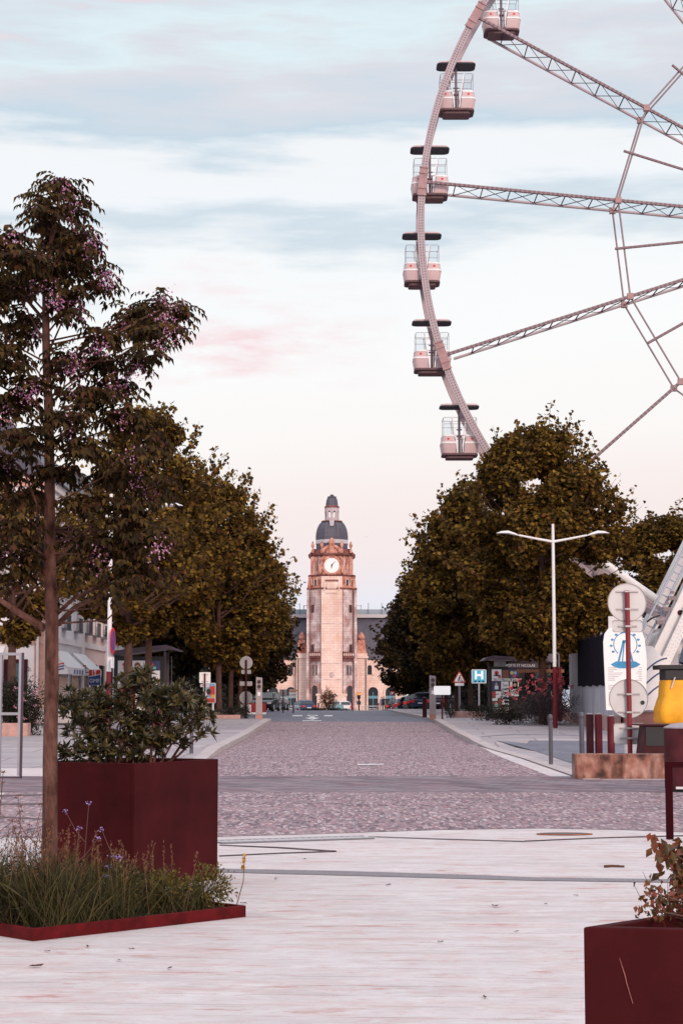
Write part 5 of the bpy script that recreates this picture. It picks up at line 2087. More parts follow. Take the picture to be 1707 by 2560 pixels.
# info panel
ipz = at(1565, 1776, 56)
ip = thing('information_board', (ipz.x, 56, ipz.z), 'tall white rounded information board with a blue wheel emblem beside the white legs', 'information board')
wB = 1.36
hB = at(1565, 1552, 56).z - ipz.z
poly = [(-.62, 0), (.60, 0), (.66, hB * .55), (.60, hB * .80), (.50, hB * .90)] + [(.50 * math.cos(R(q)), hB * .88 + hB * .08 * math.sin(R(q))) for q in (70, 90, 110)] + [(-.52, hB * .91), (-.64, hB * .85), (-.68, hB * .76)]
mb = MB().prism(poly, 'y', -.04, .04)
mb.build('panel', white_panel, ip)
mb = MB().span(-.5, .55, .045, .1, hB * .80, hB * 1.05)
mb.build('back_plate', pale_metal, ip)
emb = M('emblem_blue', (.03, .24, .46), .5, var=.25, scale=9)
mb = MB()
ez, er = hB * .735, .36
for k in range(26):
    a0_, a1_ = R(-50 + 280 * k / 26), R(-50 + 280 * (k + 1) / 26)
    mb.bar((er * math.cos(a0_), -.046, ez + er * math.sin(a0_)), (er * math.cos(a1_), -.046, ez + er * math.sin(a1_)), .008, .022, (0, 0, 1))
for k in range(10):
    a0_ = R(-30 + 240 * k / 9)
    mb.disc((1.22 * er * math.cos(a0_), -.046, ez - .02 + 1.15 * er * math.sin(a0_)), .035, .008, 'y', 8, rx=.05)
for x0, x1 in ((-.22, -.06), (.22, .06), (-.10, -.03), (.10, .03)):
    mb.bar((x0, -.048, ez - .55), (x1, -.048, ez + .08), .008, .055 if abs(x0) > .2 else .03, (0, 0, 1))
mb.prism([(-.1, ez + .05), (.1, ez + .05), (.08, ez + .13), (-.08, ez + .13)], 'y', -.052, -.043)
mb.prism([(-.46, ez - .62), (-.34, ez - .70), (-.2, ez - .74), (.2, ez - .74), (.34, ez - .70), (.46, ez - .62), (.3, ez - .53), (-.3, ez - .53)], 'y', -.056, -.044)
mb.build('wheel_emblem', emb, ip)
mb = MB()
rr_ = random.Random(4)
for k in range(22):
    z = hB * .47 - k * .055 - (.05 if k > 7 else 0)
    if z < .1:
        break
    if k not in (8, 12):
        mb.span(-.55, -.55 + rr_.uniform(.15, .48), -.046, -.042, z, z + .018)
        mb.span(.50 - rr_.uniform(.08, .22), .50, -.046, -.042, z, z + .018)
mb.build('text_lines', M('text_grey', (.42, .42, .45), .6), ip)

# gondolas
gp_parts = None
GON = [(35.3, 'uppermost visible white gondola, cut by the top edge of the photo'), (23.0, 'white gondola second from the top, hanging right of the curved rim'), (11.2, 'white gondola third from the top, at the nearly level spoke'),
       (-.3, 'leftmost white gondola at the widest point of the wheel'), (-11.8, 'white gondola just above the end of the rising lower spoke'), (-23.3, 'lowest visible white gondola just above the treetop')]
gbody = M('gondola_pink_white', (.56, .41, .415), .45, var=.06, spec=.2)
gband = M('gondola_band', (.80, .77, .79), .35, var=.03)
gdark = M('gondola_underside', (.12, .062, .07), .6, var=.2)
gcan = M('canopy_dark', (.030, .028, .038), .55, var=.15)
gblue = M('gondola_blue', (.05, .08, .17), .4)
proto = None
for ang, lab in GON:
    a = R(ang)
    loc = (WX + .42 - 19.07 * math.cos(a), WY + WW / 2, 21.35 + 19.07 * math.sin(a))
    if proto:
        copy_thing(proto, loc, None, lab)
        continue
    t = thing('gondola', loc, lab, 'gondola', 'gondolas on the white wheel')
    proto = t

    def rr_poly(hx, hy, q=.25, n=4):
        out = []
        for sx2, sy2, a0_ in ((1, 1, 0), (-1, 1, 90), (-1, -1, 180), (1, -1, 270)):
            for k in range(n + 1):
                an = R(a0_ + 90 * k / n)
                out.append((sx2 * (hx - q) + q * math.cos(an), sy2 * (hy - q) + q * math.sin(an)))
        return out
    mb = MB()
    mb.prism(rr_poly(.84, .52), 'z', -.02, .03)
    mb.cur = 1
    mb.prism(rr_poly(.84, .52), 'z', .031, .10, scale_hi=.93)
    mb.build('canopy', [gcan, gbody], t)
    mb = MB()
    mb.tube([(0, 0, -.03), (0, 0, -1.95)], .055, 8)
    mb.tube([(-.12, 0, -.95), (.12, 0, -.95)], .03, 6)
    mb.disc((0, 0, -1.25), .13, .04, 'z', 12)
    mb.build('post', M('post_purple', (.16, .11, .14), .45), t)
    for sg in (-1, 1):
        def half(hx, hy, xin, q=.22):
            pts = [(sg * xin, -hy), (sg * (hx - q), -hy)] + [(sg * (hx - q + q * math.sin(R(k * 22.5))), -hy + q - q * math.cos(R(k * 22.5))) for k in range(1, 5)]
            pts += [(sg * (hx - q + q * math.cos(R(k * 22.5))), hy - q + q * math.sin(R(k * 22.5))) for k in range(0, 5)] + [(sg * xin, hy)]
            return pts
        mb = MB()
        n_ = None
        secs = [(.74, .58, .14, -2.02), (.79, .62, .17, -1.75), (.80, .63, .19, -1.62), (.80, .63, .20, -1.55), (.755, .60, .235, -1.32)]
        rows = [half(a_, b2, c_) for a_, b2, c_, z in secs]
        n_ = len(rows[0])
        vs = [(x, y, secs[i][3]) for i, rw in enumerate(rows) for x, y in rw]
        fs = [tuple(range(n_ - 1, -1, -1)), tuple(range((len(rows) - 1) * n_, len(rows) * n_))]
        for i in range(len(rows) - 1):
            for k in range(n_):
                fs.append((i * n_ + k, i * n_ + (k + 1) % n_, (i + 1) * n_ + (k + 1) % n_, (i + 1) * n_ + k))
        mb.add(vs, fs)
        bd = mb.build('cabin_side', gbody, t, smooth=True)
        mb = MB()
        rw0, rw1 = half(.815, .645, .185), half(.815, .645, .19)
        vs = [(x, y, -1.62) for x, y in rw0] + [(x, y, -1.55) for x, y in rw1]
        mb.add(vs, [tuple(range(n_ - 1, -1, -1)), tuple(range(n_, 2 * n_))] + [(k, (k + 1) % n_, n_ + (k + 1) % n_, n_ + k) for k in range(n_)])
        rw0 = half(.765, .61, .23)
        vs = [(x, y, -1.318) for x, y in rw0] + [(x, y, -1.25) for x, y in rw0]
        mb.add(vs, [tuple(range(n_ - 1, -1, -1)), tuple(range(n_, 2 * n_))] + [(k, (k + 1) % n_, n_ + (k + 1) % n_, n_ + k) for k in range(n_)])
        mb.build('band', gband, bd)
        mb = MB()
        mb.disc((sg * .5, -.612, -1.42), .05, .03, 'y', 10)
        mb.build('cabin_light', red_light, bd)
        # thin frames around the open windows
        mb = MB()
        for y in (-.56, .56):
            loop = [(sg * .70, y, -1.25), (sg * .70, y, -.55), (sg * .66, y, -.50), (sg * .38, y, -.50), (sg * .34, y, -.55), (sg * .26, y, -1.25)]
            mb.tube(loop, .012, 4)
            mb.tube([(sg * .69, y, -.78), (sg * .34, y, -.78)], .010, 4)
        mb.tube([(sg * .70, -.56, -.52), (sg * .70, .56, -.52)], .012, 4)
        mb.build('window_frame', M('frame_grey', (.17, .15, .18), .4), t)
        mb = MB()
        for y in (-.56, .56):
            mb.quad((sg * .69, y, -1.25), (sg * .69, y, -.53), (sg * .36, y, -.53), (sg * .28, y, -1.25))
        mb.build('window_pane', clear_glass, t)
        mb = MB()
        for y in (-.57, .57):
            mb.bar((sg * .31, y, -.50), (sg * .14, y, -1.6), .03, .05, (0, 1, 0))
            mb.bar((sg * .14, y, -1.6), (sg * .12, y, -2.0), .03, .05, (0, 1, 0))
        mb.build('door_strut', gband, t)
        mb = MB()
        for y in (-.615, .615):
            mb.bar((sg * .235, y, -1.32), (sg * .19, y, -1.6), .015, .03, (0, 1, 0))
            mb.bar((sg * .19, y, -1.6), (sg * .15, y, -2.0), .015, .03, (0, 1, 0))
        mb.build('blue_edge', gblue, t)
    mb = MB()
    for y in (-.56, .56):
        for z in (-.50, -.78):
            mb.tube([(-.345, y, z), (.345, y, z)], .011, 4)
        mb.tube([(-.24, y, -1.27), (.24, y, -1.27)], .016, 5)
    mb.tube([(-.05, -.58, -1.30), (-.05, -.58, -2.02)], .035, 5).tube([(.06, -.58, -1.30), (.06, -.58, -2.02)], .03, 5)
    mb.build('door_rail', M('rail_dark_red', (.14, .06, .08), .5), t)
    mb = MB()
    mb.prism(rr_poly(.76, .58), 'z', -2.10, -2.021)
    mb.prism(rr_poly(.58, .45, .12), 'z', -2.22, -2.101)
    mb.build('floor', gdark, t)

# ------------------------------------------------------------------ right hand street furniture


def lamp_post(loc, label, h=7.5, hb=2.25):
    t = thing('street_lamp', loc, label, 'street lamp', 'twin armed street lamps')
    mb = MB().tube([(0, 0, 0), (0, 0, hb)], [.085, .075], 10)
    mb.build('base_pole', red_paint, t, smooth=True)
    mb = MB().tube([(0, 0, hb), (0, 0, h - .3), (0, 0, h)], [.068, .055, .045], 10)
    mb.build('pole', white_paint, t, smooth=True)
    for sg in (-1, 1):
        mb = MB()
        mb.tube([(0, 0, h - .66), (sg * .6, 0, h - .55), (sg * 1.25, 0, h - .42)], [.05, .042, .035], 8)
        ar = mb.build('arm', white_paint, t, smooth=True)
        mb = MB()
        pr = [(1.20, -.45, .02), (1.40, -.40, .10), (1.65, -.34, .14), (1.90, -.335, .10), (2.08, -.345, .015)]
        vs = []
        for x, z, w in pr:
            for q in range(8):
                an = 2 * math.pi * q / 8
                vs.append((sg * x, w * 1.2 * math.cos(an), h + z + (.10 if math.sin(an) > 0 else .035) * w / .14 * math.sin(an)))
        fs = [(i * 8 + k, i * 8 + (k + 1) % 8, (i + 1) * 8 + (k + 1) % 8, (i + 1) * 8 + k) for i in range(4) for k in range(8)] + [tuple(range(8)), tuple(range(32, 40))]
        mb.add(vs, fs)
        mb.build('lamp_head', white_paint, ar, smooth=True)
    return t


p = at(1388, 1838, 66)
lamp_post((p.x, 66, g(66) + .12), 'tall white street lamp with two curved arms and red lower pole on the right')
p = at(270, 1858, 52)
ll_ = lamp_post((p.x, 52, g(52) + .12), 'white street lamp with red foot behind the planter shrub on the left', h=7.15, hb=2.0)


def bollard(px, py, h, r_, mat, label, name='bollard', dome_top=True, group=None, dz=.1, d=None):
    p = gp(px, py, dz) if d is None else Vector((at(px, 1700, d).x, d, g(d) + dz))
    t = thing(name, p, label, 'bollard', group)
    mb = MB()
    if dome_top:
        mb.lathe([(r_ * 1.02, 0), (r_, .04), (r_, h - .16)], 14)
        mb.build('post', mat, t, smooth=True)
        mb = MB()
        mb.lathe([(r_ * .8, h - .16), (r_ * .78, h - .13), (r_ * 1.12, h - .11), (r_ * 1.12, h - .045), (r_ * .8, h - .01), (r_ * .2, h)], 14)
        mb.build('cap', mat, t, smooth=True)
    else:
        mb.lathe([(r_, 0), (r_, h - .02), (r_ * .88, h)], 14)
        mb.build('post', mat, t, smooth=True)
        MB().lathe([(r_ * .86, h + .001), (r_ * .6, h + .025)], 14).build('cap', pale_metal, t, smooth=True)
    return t


bol_grey = M('bollard_grey', (.085, .08, .10), .45, metal=.2, var=.15)
bollard(1377, 1911, 1.08, .045, bol_grey, 'dark grey round headed bollard standing alone on the right kerb', dz=.02)
bollard(1452, 1885, 1.02, .06, bol_grey, 'grey bollard left of the three red posts behind the stone block', d=43, dz=.08)
bollard(480, 1893, .95, .045, bol_grey, 'grey bollard right of the red planter shrub', d=43.5, dz=.1)
bollard(392, 1888, 1.0, .12, red_paint, 'thick red bollard half hidden by the planter shrub', d=46, dz=.12)
bollard(1061, 1795, .95, .105, darkred, 'thick dark red bollard left of the right signal post', d=84.5, dz=.14)
# timber posts
for k, (px, ptop, r_, lab) in enumerate(((1475, 1786, .082, 'leftmost of the three dark red posts behind the stone block'), (1497, 1786, .082, 'middle one of the three dark red posts behind the stone block'), (1528, 1791, .082, 'right one of the three dark red posts beside the round signs'))):
    d = 39.5
    p = at(px, 1890, d)
    zt = at(px, ptop, d).z
    t = thing('red_post', (p.x, d, g(d)), lab, 'post', 'dark red posts behind the stone block')
    MB().lathe([(r_, 0), (r_, zt - g(d) - .02), (r_ * .86, zt - g(d))], 14).build('shaft', red_paint if k else darkred, t, smooth=True)
    MB().lathe([(r_ * .85, zt - g(d) + .001), (r_ * .7, zt - g(d) + .02)], 12).build('cap', concrete, t, smooth=True)
# stone block
p0, p1 = at(1440, 1947, 33.6), at(1680, 1947, 33.6)
blk = thing('stone_block', ((p0.x + p1.x) / 2, 33.9, g(33.6)), 'long rust streaked stone block beside the kerb on the right', 'stone block')
m_rust = bpy.data.materials.new('rusty_stone')
m_rust.use_nodes = True
nt = m_rust.node_tree
bs = nt.nodes['Principled BSDF']
bs.inputs['Roughness'].default_value = .9
tcn = nt.nodes.new('ShaderNodeTexCoord')
outs = []
for scl, s3 in ((3.0, (1.0, 1, 1.1)), (14.0, (1, 1, 1)), (3.2, (2.2, 1, .6))):
    mp = nt.nodes.new('ShaderNodeMapping')
    mp.inputs['Scale'].default_value = s3
    nt.links.new(tcn.outputs['Object'], mp.inputs[0])
    q = nt.nodes.new('ShaderNodeTexNoise')
    q.inputs['Scale'].default_value = scl
    q.inputs['Detail'].default_value = 6
    nt.links.new(mp.outputs[0], q.inputs[0])
    outs.append(q)
rp = nt.nodes.new('ShaderNodeValToRGB')
e = rp.color_ramp.elements
e[0].position, e[0].color = .34, (.07, .035, .028, 1)
e[1].position, e[1].color = .66, (.50, .29, .235, 1)
w = e.new(.47)
w.color = (.30, .125, .09, 1)
nt.links.new(outs[0].outputs['Fac'], rp.inputs[0])
rp2 = nt.nodes.new('ShaderNodeValToRGB')
rp2.color_ramp.elements[0].position, rp2.color_ramp.elements[0].color = .38, (.16, .10, .09, 1)
rp2.color_ramp.elements[1].position, rp2.color_ramp.elements[1].color = .62, (1, 1, 1, 1)
nt.links.new(outs[2].outputs['Fac'], rp2.inputs[0])
mm = nt.nodes.new('ShaderNodeMixRGB')
mm.blend_type = 'MULTIPLY'
mm.inputs[0].default_value = .75
nt.links.new(rp.outputs[0], mm.inputs[1])
nt.links.new(rp2.outputs[0], mm.inputs[2])
nt.links.new(mm.outputs[0], bs.inputs['Base Color'])
bp_ = nt.nodes.new('ShaderNodeBump')
bp_.inputs['Strength'].default_value = .4
nt.links.new(outs[1].outputs['Fac'], bp_.inputs['Height'])
nt.links.new(bp_.outputs[0], bs.inputs['Normal'])
wd = p1.x - p0.x
mb = MB().span(-wd / 2, wd / 2, -.3, .3, 0, .455)
mb.build('block', m_rust, blk, bevel=.012)
# sign post with the backs of two discs
d = 38
pb = at(1575, 1885, d)
zt = at(1573, 1476, d).z - g(d)
sg_ = thing('traffic_sign', (pb.x, d, g(d)), 'tall red sign post carrying the grey backs of two round signs and two plates', 'traffic sign')


def sz_(py):
    return at(1575, py, d).z - g(d)


mb = MB().tube([(0, 0, 0), (-.01, 0, zt)], .052, 12)
mb.build('pole', M('sign_pole_red', (.19, .014, .022), .4, var=.1), sg_, smooth=True)
m_back = M('sign_back', (.56, .55, .555), .45, metal=.1, var=.05, scale=3)
m_clamp = M('clamp', (.42, .38, .40), .4, metal=.3)


def clamp(par, z, hw):
    mb = MB()
    mb.tube([(-hw, .066, z), (hw, .066, z)], .016, 6)
    mb.box((0, .0, z), (.13, .125, .035))
    mb.build('clamp', m_clamp, par)


for (yc, r_, cl_) in ((1506, .405, (1479, 1523)), (1747, .405, (1736, 1781))):
    dd_ = MB().disc((0, .095, sz_(yc)), r_, .02, 'y', 48).build('disc', m_back, sg_)
    mb = MB()
    for k in range(48):
        a0_, a1_ = 2 * math.pi * k / 48, 2 * math.pi * (k + 1) / 48
        mb.bar((r_ * math.cos(a0_), .09, sz_(yc) + r_ * math.sin(a0_)), (r_ * math.cos(a1_), .09, sz_(yc) + r_ * math.sin(a1_)), .045, .012, (0, 0, 1))
    mb.build('edge', M('sign_edge', (.30, .28, .29), .4, metal=.3), dd_)
    for c in cl_:
        clamp(dd_, sz_(c), .235)
    if yc > 1700:
        MB().disc((.29, .08, sz_(1757)), .045, .02, 'y', 14).build('sticker', black_frame, dd_)
for y0, y1, hw, cl_ in ((1551, 1580, .315, (1566,)), (1809, 1861, .32, (1821, 1846))):
    z0, z1, q = sz_(y1), sz_(y0), .05
    poly = []
    for sx2, zc, a0_ in ((1, z1 - q, 0), (-1, z1 - q, 90), (-1, z0 + q, 180), (1, z0 + q, 270)):
        for k in range(5):
            an = R(a0_ + 22.5 * k)
            poly.append((sx2 * (hw - q) + q * math.cos(an), zc + q * math.sin(an)))
    pt = MB().prism(poly, 'y', .085, .105).build('plate', m_back, sg_)
    mb = MB()
    for i in range(len(poly)):
        (a, b_), (c, e_) = poly[i], poly[(i + 1) % len(poly)]
        mb.bar((a, .085, b_), (c, .085, e_), .03, .012, (0, 0, 1))
    mb.build('edge', M('sign_edge', (.30, .28, .29), .4, metal=.3), pt)
    for c in cl_:
        clamp(pt, sz_(c), .20)
# dark red container behind, corten planter, hoop barrier
c0, c1 = at(1600, 1885, 37), at(1690, 1885, 37)
db = thing('dark_container', ((c0.x + c1.x) / 2, 37.4, g(37)), 'dark red steel box half hidden between the round signs and the rusty bin', 'container')
hz_ = at(1640, 1815, 37).z - g(37)
mb = MB()
w_ = (c1.x - c0.x) / 2
mb.prism([(-w_ + .0, 0), (w_, 0), (w_, hz_), (-w_ + .12, hz_)], 'y', -.4, .4)
mb.build('body', darkred, db, bevel=.01)
mb = MB().span(-w_ + .12, w_, -.415, -.401, hz_ * .55, hz_ * .97)
mb.build('opening', black_frame, db)
mb = MB().span(-w_ - .02, w_ + .02, -.45, .45, hz_ + .001, hz_ + .03)
mb.build('lid', darkred, db)
c0 = at(1671, 1980, 29)
bn = thing('litter_bin', (c0.x + .42, 29.3, 0), 'rust red round bin cut by the right edge of the photo', 'bin')
hb_ = at(1690, 1822, 29).z
mb = MB().lathe([(.42, .05), (.42, hb_)], 28)
mb.build('body', M('corten_bin', (.085, .022, .026), .8, var=.35, scale=3, bump=.1, bscale=40, spec=.1), bn, smooth=True)
mb = MB().lathe([(.425, hb_ + .001), (.42, hb_ + .02), (.3, hb_ + .07), (.05, hb_ + .10)], 28)
mb.build('lid', M('lid_grey', (.30, .25, .27), .5), bn, smooth=True)
mb = MB().lathe([(.36, 0), (.36, .05)], 20)
mb.build('foot', black_frame, bn)
d = 19.4
c0 = at(1680, 2100, d)
hp = thing('hoop_barrier', (c0.x, d, 0), 'dark red steel hoop barrier at the right edge of the plaza', 'barrier')
ht = at(1670, 1905, d).z
mb = MB()
mb.span(-.06, .012, -.03, .03, 0, ht - .06)
mb.build('leg', M('hoop_red', (.028, .0028, .005), .8, spec=.05), hp, bevel=.004)
mb = MB()
mb.span(1.448, 1.52, -.03, .03, 0, ht - .06)
mb.build('leg', M('hoop_red', (.028, .0028, .005), .8, spec=.05), hp, bevel=.004)
mb = MB().span(-.06, 1.52, -.03, .03, ht - .06, ht)
mb.build('top_rail', M('hoop_red', (.028, .0028, .005), .8, spec=.05), hp, bevel=.004)
mb = MB().tube([(.05, 0, at(1690, 1971, d).z), (1.4, 0, at(1690, 1971, d).z)], .014, 6)
mb.build('cross_wire', pale_metal, hp)
# screen wall with dark mesh
wl_ = thing('site_wall', (9.35, 62, g(64) + .1), 'pale weathered screen wall with a dark mesh fence along the right pavement', 'wall')
mb = MB()
mb.span(0, .14, 0, 12.2, .55, 2.95)
mb.build('panel', M('weathered_panel', (.30, .30, .35), .7, col2=(.54, .53, .57), scale=1.8, stretch=(1, 1.5, .25), detail=7), wl_)
mb = MB()
mb.span(-.05, .2, 0, 12.2, 0, .549)
mb.build('plinth', M('wall_plinth', (.42, .27, .25), .85, var=.2), wl_)
mb = MB()
nn = 46
for k in range(nn):
    y = .0 + 9.2 * k / nn
    mb.span(-.05 - .004 * math.sin(k * 1.9), -.004, y, y + 9.2 / nn, 1.62 - .03 * math.sin(k * .7), 3.42 - .04 * math.cos(k * .9))
mb.build('mesh_screen', M('dark_mesh', (.014, .013, .019), .85, spec=.05, var=.3), wl_)
mb = MB()
for y in (.1, 2.3, 4.5, 6.8, 9.1):
    mb.tube([(.19, y, .55), (.19, y, 3.5)], .03, 6)
mb.build('fence_post', dark_metal, wl_)
# rose bush, heather bush, tree guard
p = at(1330, 1830, 71)
ros = leafy_shrub('rose_bush', (at(1345, 1800, 73).x, 73, g(73) + .12), 'tall rose bush with bright pink red flowers under the timber tree guard', 'shrub', (1.35, .9, 1.05), 4200, .10, m_hedge, bark_mel, 301, shell=.1)
P, D = [], []
nr2 = np.random.default_rng(31)
for (px, py) in ((1298, 1702), (1320, 1706), (1345, 1700), (1352, 1702), (1372, 1698), (1378, 1705), (1402, 1697), (1408, 1708), (1400, 1713), (1333, 1708), (1277, 1720), (1298, 1722), (1318, 1718), (1343, 1722), (1350, 1724), (1356, 1728), (1361, 1722), (1322, 1732), (1333, 1735), (1292, 1730), (1342, 1747), (1312, 1745), (1286, 1747), (1378, 1745), (1427, 1717), (1398, 1704), (1365, 1712), (1330, 1690), (1388, 1722), (1405, 1700), (1270, 1735), (1360, 1738)):
    c = np.array(at(px, py, 71.0)) - np.array(ros.location)
    k = 22
    k = 12
    P = c + nr2.normal(size=(k, 3)) * .03
    D = nr2.normal(size=(k, 3))
    leaf_obj('rose_flower', m_rose, P, D, nr2.normal(size=P.shape), np.full(len(P), .09), np.full(len(P), .075), ros)
leafy_shrub('heather_bush', (at(1365, 1830, 70).x, 70, g(70) + .12), 'wide grey purple bush spreading in front of the pink roses', 'shrub', (1.25, .8, .72), 6000, .09, m_heath, bark_mel, 302, ratio=.25, shell=.1)
leafy_shrub('heather_bush', (at(1268, 1830, 71).x, 71, g(71) + .12), 'low dark bush with yellow tips at the left foot of the rose bush', 'shrub', (.75, .6, .42), 2200, .08, m_hedge, bark_mel, 303, shell=.1)
tg = thing('tree_guard', (at(1350, 1700, 76).x, 76, g(76) + .12), 'timber tree guard with one orange brown cross rail above the roses', 'tree guard')
zr = at(1350, 1678, 76).z - tg.location.z
mb = MB()
for x in (-.86, .86):
    mb.tube([(x, 0, 0), (x, 0, zr + .1)], .055, 8)
mb.build('stake', M('timber', (.17, .09, .05), .8, var=.3), tg)
mb = MB().span(-1.0, 1.0, -.09, -.06, zr - .07, zr + .07)
mb.build('rail', M('timber_orange', (.34, .15, .09), .8, var=.25, scale=5), tg)
ts = thing('traffic_signal', (at(1398, 1780, 76).x, 76, g(76) + .1), 'grey traffic signal seen from behind on a red post beside the white lamp', 'traffic signal')
mb = MB().tube([(0, 0, 0), (0, 0, 2.3)], .13, 10)
mb.build('pole', red_paint, ts, smooth=True)
zz1, zz0 = at(1380, 1600, 76).z - ts.location.z, at(1380, 1655, 76).z - ts.location.z
mb = MB()
mb.prism([(-.20 + .16 * math.cos(R(q)) - .12, (zz1 - .16 if q < 180 else zz0 + .16) + .16 * math.sin(R(q))) for q in range(0, 360, 20)], 'y', -.12, .12)
mb.build('signal_head', M('signal_grey', (.28, .25, .28), .5, var=.1), ts)
mb = MB().tube([(0, 0, 2.3), (0, 0, zz0 + .3), (-.25, 0, zz0 + .5)], .045, 8)
mb.build('bracket', grey_metal, ts)
# ------------------------------------------------------------------ bus shelters


def colours(*cs):
    return [M('poster_%s' % n_, c, .5, var=.05) for n_, c in cs]


PAL = [('white', (.72, .70, .71)), ('red', (.50, .05, .05)), ('navy', (.04, .05, .13)), ('skin', (.52, .30, .22)), ('grey', (.30, .29, .31)), ('teal', (.20, .45, .44)), ('brown', (.17, .07, .05)), ('yellow', (.60, .38, .08)), ('black', (.02, .02, .025)), ('sky', (.18, .36, .55))]
PM = {n_: M('poster_' + n_, c, .5, var=.06) for n_, c in PAL}
PI_ = {n_: i for i, (n_, c) in enumerate(PAL)}
PMATS = [PM[n_] for n_, c in PAL]


def art(mb, col, kind, x0, x1, z0, z1, y):
    """flat printed patches of a poster"""
    mb.cur = PI_[col]
    if kind == 'rect':
        mb.quad((x0, y, z0), (x1, y, z0), (x1, y, z1), (x0, y, z1))
    else:
        cx, cz, rx, rz_ = (x0 + x1) / 2, (z0 + z1) / 2, (x1 - x0) / 2, (z1 - z0) / 2
        mb.quad(*[(cx + rx * math.cos(R(30 * k)), y, cz + rz_ * math.sin(R(30 * k))) for k in range(12)])


sd = 80.0
zs = g(sd) + .14
s0 = at(1226, 1790, sd)
sr = thing('bus_shelter', (s0.x, sd, zs), 'dark bus shelter on the right with a tall panel of collaged posters', 'bus shelter')


def rx(px, d=sd):
    return at(px, 1700, d).x - s0.x


def rz_(py, d=sd):
    return at(1300, py, d).z - zs


w1 = rx(1392)
top = rz_(1655)
mb = MB()
mb.prism([(rx(1206), rz_(1652)), (rx(1216), rz_(1644)), (rx(1235), rz_(1640)), (w1, rz_(1650)), (w1, rz_(1655)), (rx(1222), rz_(1649))], 'y', -.2, 2.0)
mb.build('roof', purple_roof, sr, bevel=.01)
mb = MB()
for x in (.06, rx(1290), w1 - .15):
    mb.span(x - .05, x + .05, 1.5, 1.6, 0, top + .02)
mb.build('post', purple_roof, sr)
mb = MB()
mb.span(rx(1300), w1 - .2, 1.5, 1.52, .3, top - .35)
mb.build('glass_wall', shelter_glass, sr)
mb = MB().span(rx(1270), rx(1345), -.12, -.05, rz_(1671), rz_(1657))
nb_ = mb.build('name_band', purple_roof, sr)
text_part('lettering', 'PORTE ST NICOLAS', white_panel, nb_, (rx(1300), -.128, rz_(1664.5)), .16, sx_=.92)
mb = MB().span(rx(1238), rx(1268), .6, .62, rz_(1668), rz_(1653))
mb.build('route_plate', pale_metal, sr)
x0, x1 = rx(1222.5), rx(1310)
pn = MB().span(x0, x1, -.1, .1, rz_(1789), rz_(1667)).build('poster_panel', black_frame, sr, bevel=.015)
mb = MB()
mb.span(x0 - .02, x1 + .02, -.14, .14, 0, rz_(1789.2))
mb.build('panel_foot', M('foot_purple', (.10, .07, .085), .6), sr)


def PX(a):
    return rx(1200 + a * 260 / 1568)


def PZ(b_):
    return rz_(1640 + b_ * 200 / 1206)


mb = MB()
y = -.104
art(mb, 'black', 'rect', PX(172), PX(590), PZ(862), PZ(205), y)
y -= .002
for col, kd, a, b_, c, d_ in (('white', 'rect', 172, 318, 340, 205), ('brown', 'rect', 325, 425, 340, 215), ('navy', 'rect', 440, 580, 335, 205), ('white', 'rect', 172, 580, 380, 342), ('navy', 'rect', 175, 308, 520, 388), ('white', 'rect', 312, 425, 620, 388),
                              ('white', 'rect', 445, 580, 610, 388), ('brown', 'rect', 175, 310, 685, 530), ('brown', 'rect', 175, 318, 790, 692), ('white', 'rect', 175, 318, 860, 785), ('white', 'rect', 322, 425, 860, 625), ('grey', 'rect', 480, 560, 500, 390)):
    art(mb, col, kd, PX(a), PX(b_), PZ(c), PZ(d_), y)
y -= .002
for col, kd, a, b_, c, d_ in (('red', 'o', 212, 278, 285, 226), ('skin', 'o', 225, 262, 310, 262), ('navy', 'rect', 205, 285, 305, 285), ('red', 'rect', 270, 308, 335, 290), ('yellow', 'o', 450, 500, 285, 228), ('sky', 'o', 503, 550, 285, 230), ('red', 'o', 490, 535, 330, 285),
                              ('white', 'rect', 215, 270, 505, 450), ('skin', 'o', 222, 258, 450, 405), ('white', 'rect', 228, 308, 640, 535), ('red', 'o', 175, 225, 610, 545), ('white', 'rect', 178, 255, 680, 640), ('teal', 'rect', 212, 262, 780, 730), ('skin', 'o', 218, 255, 735, 700),
                              ('black', 'rect', 330, 425, 660, 630), ('black', 'rect', 325, 420, 775, 735), ('yellow', 'rect', 330, 375, 845, 790), ('black', 'o', 350, 425, 715, 670), ('red', 'rect', 290, 330, 690, 650), ('grey', 'rect', 180, 300, 835, 815), ('red', 'o', 450, 490, 520, 460), ('skin', 'o', 490, 540, 470, 410)):
    art(mb, col, kd, PX(a), PX(b_), PZ(c), PZ(d_), y)
mb.build('poster', PMATS, pn)
text_part('lettering', 'Du 11 Mai au 28 Juin', PM['black'], pn, (PX(375), -.115, PZ(361)), .125, sx_=.95)
text_part('script_lettering', 'Tout\nchaud\nTout', PM['black'], pn, (PX(370), -.115, PZ(500)), .17, sx_=.7)

# left shelter
sd2 = 80.0
s2 = at(285, 1800, sd2)
sl = thing('bus_shelter', (s2.x, sd2, g(sd2) + .13), 'dark bus shelter on the left seen above the planter shrub with portrait posters', 'bus shelter')


def lx(px):
    return at(px, 1700, sd2).x - s2.x


def lz(py):
    return at(350, py, sd2).z - sl.location.z


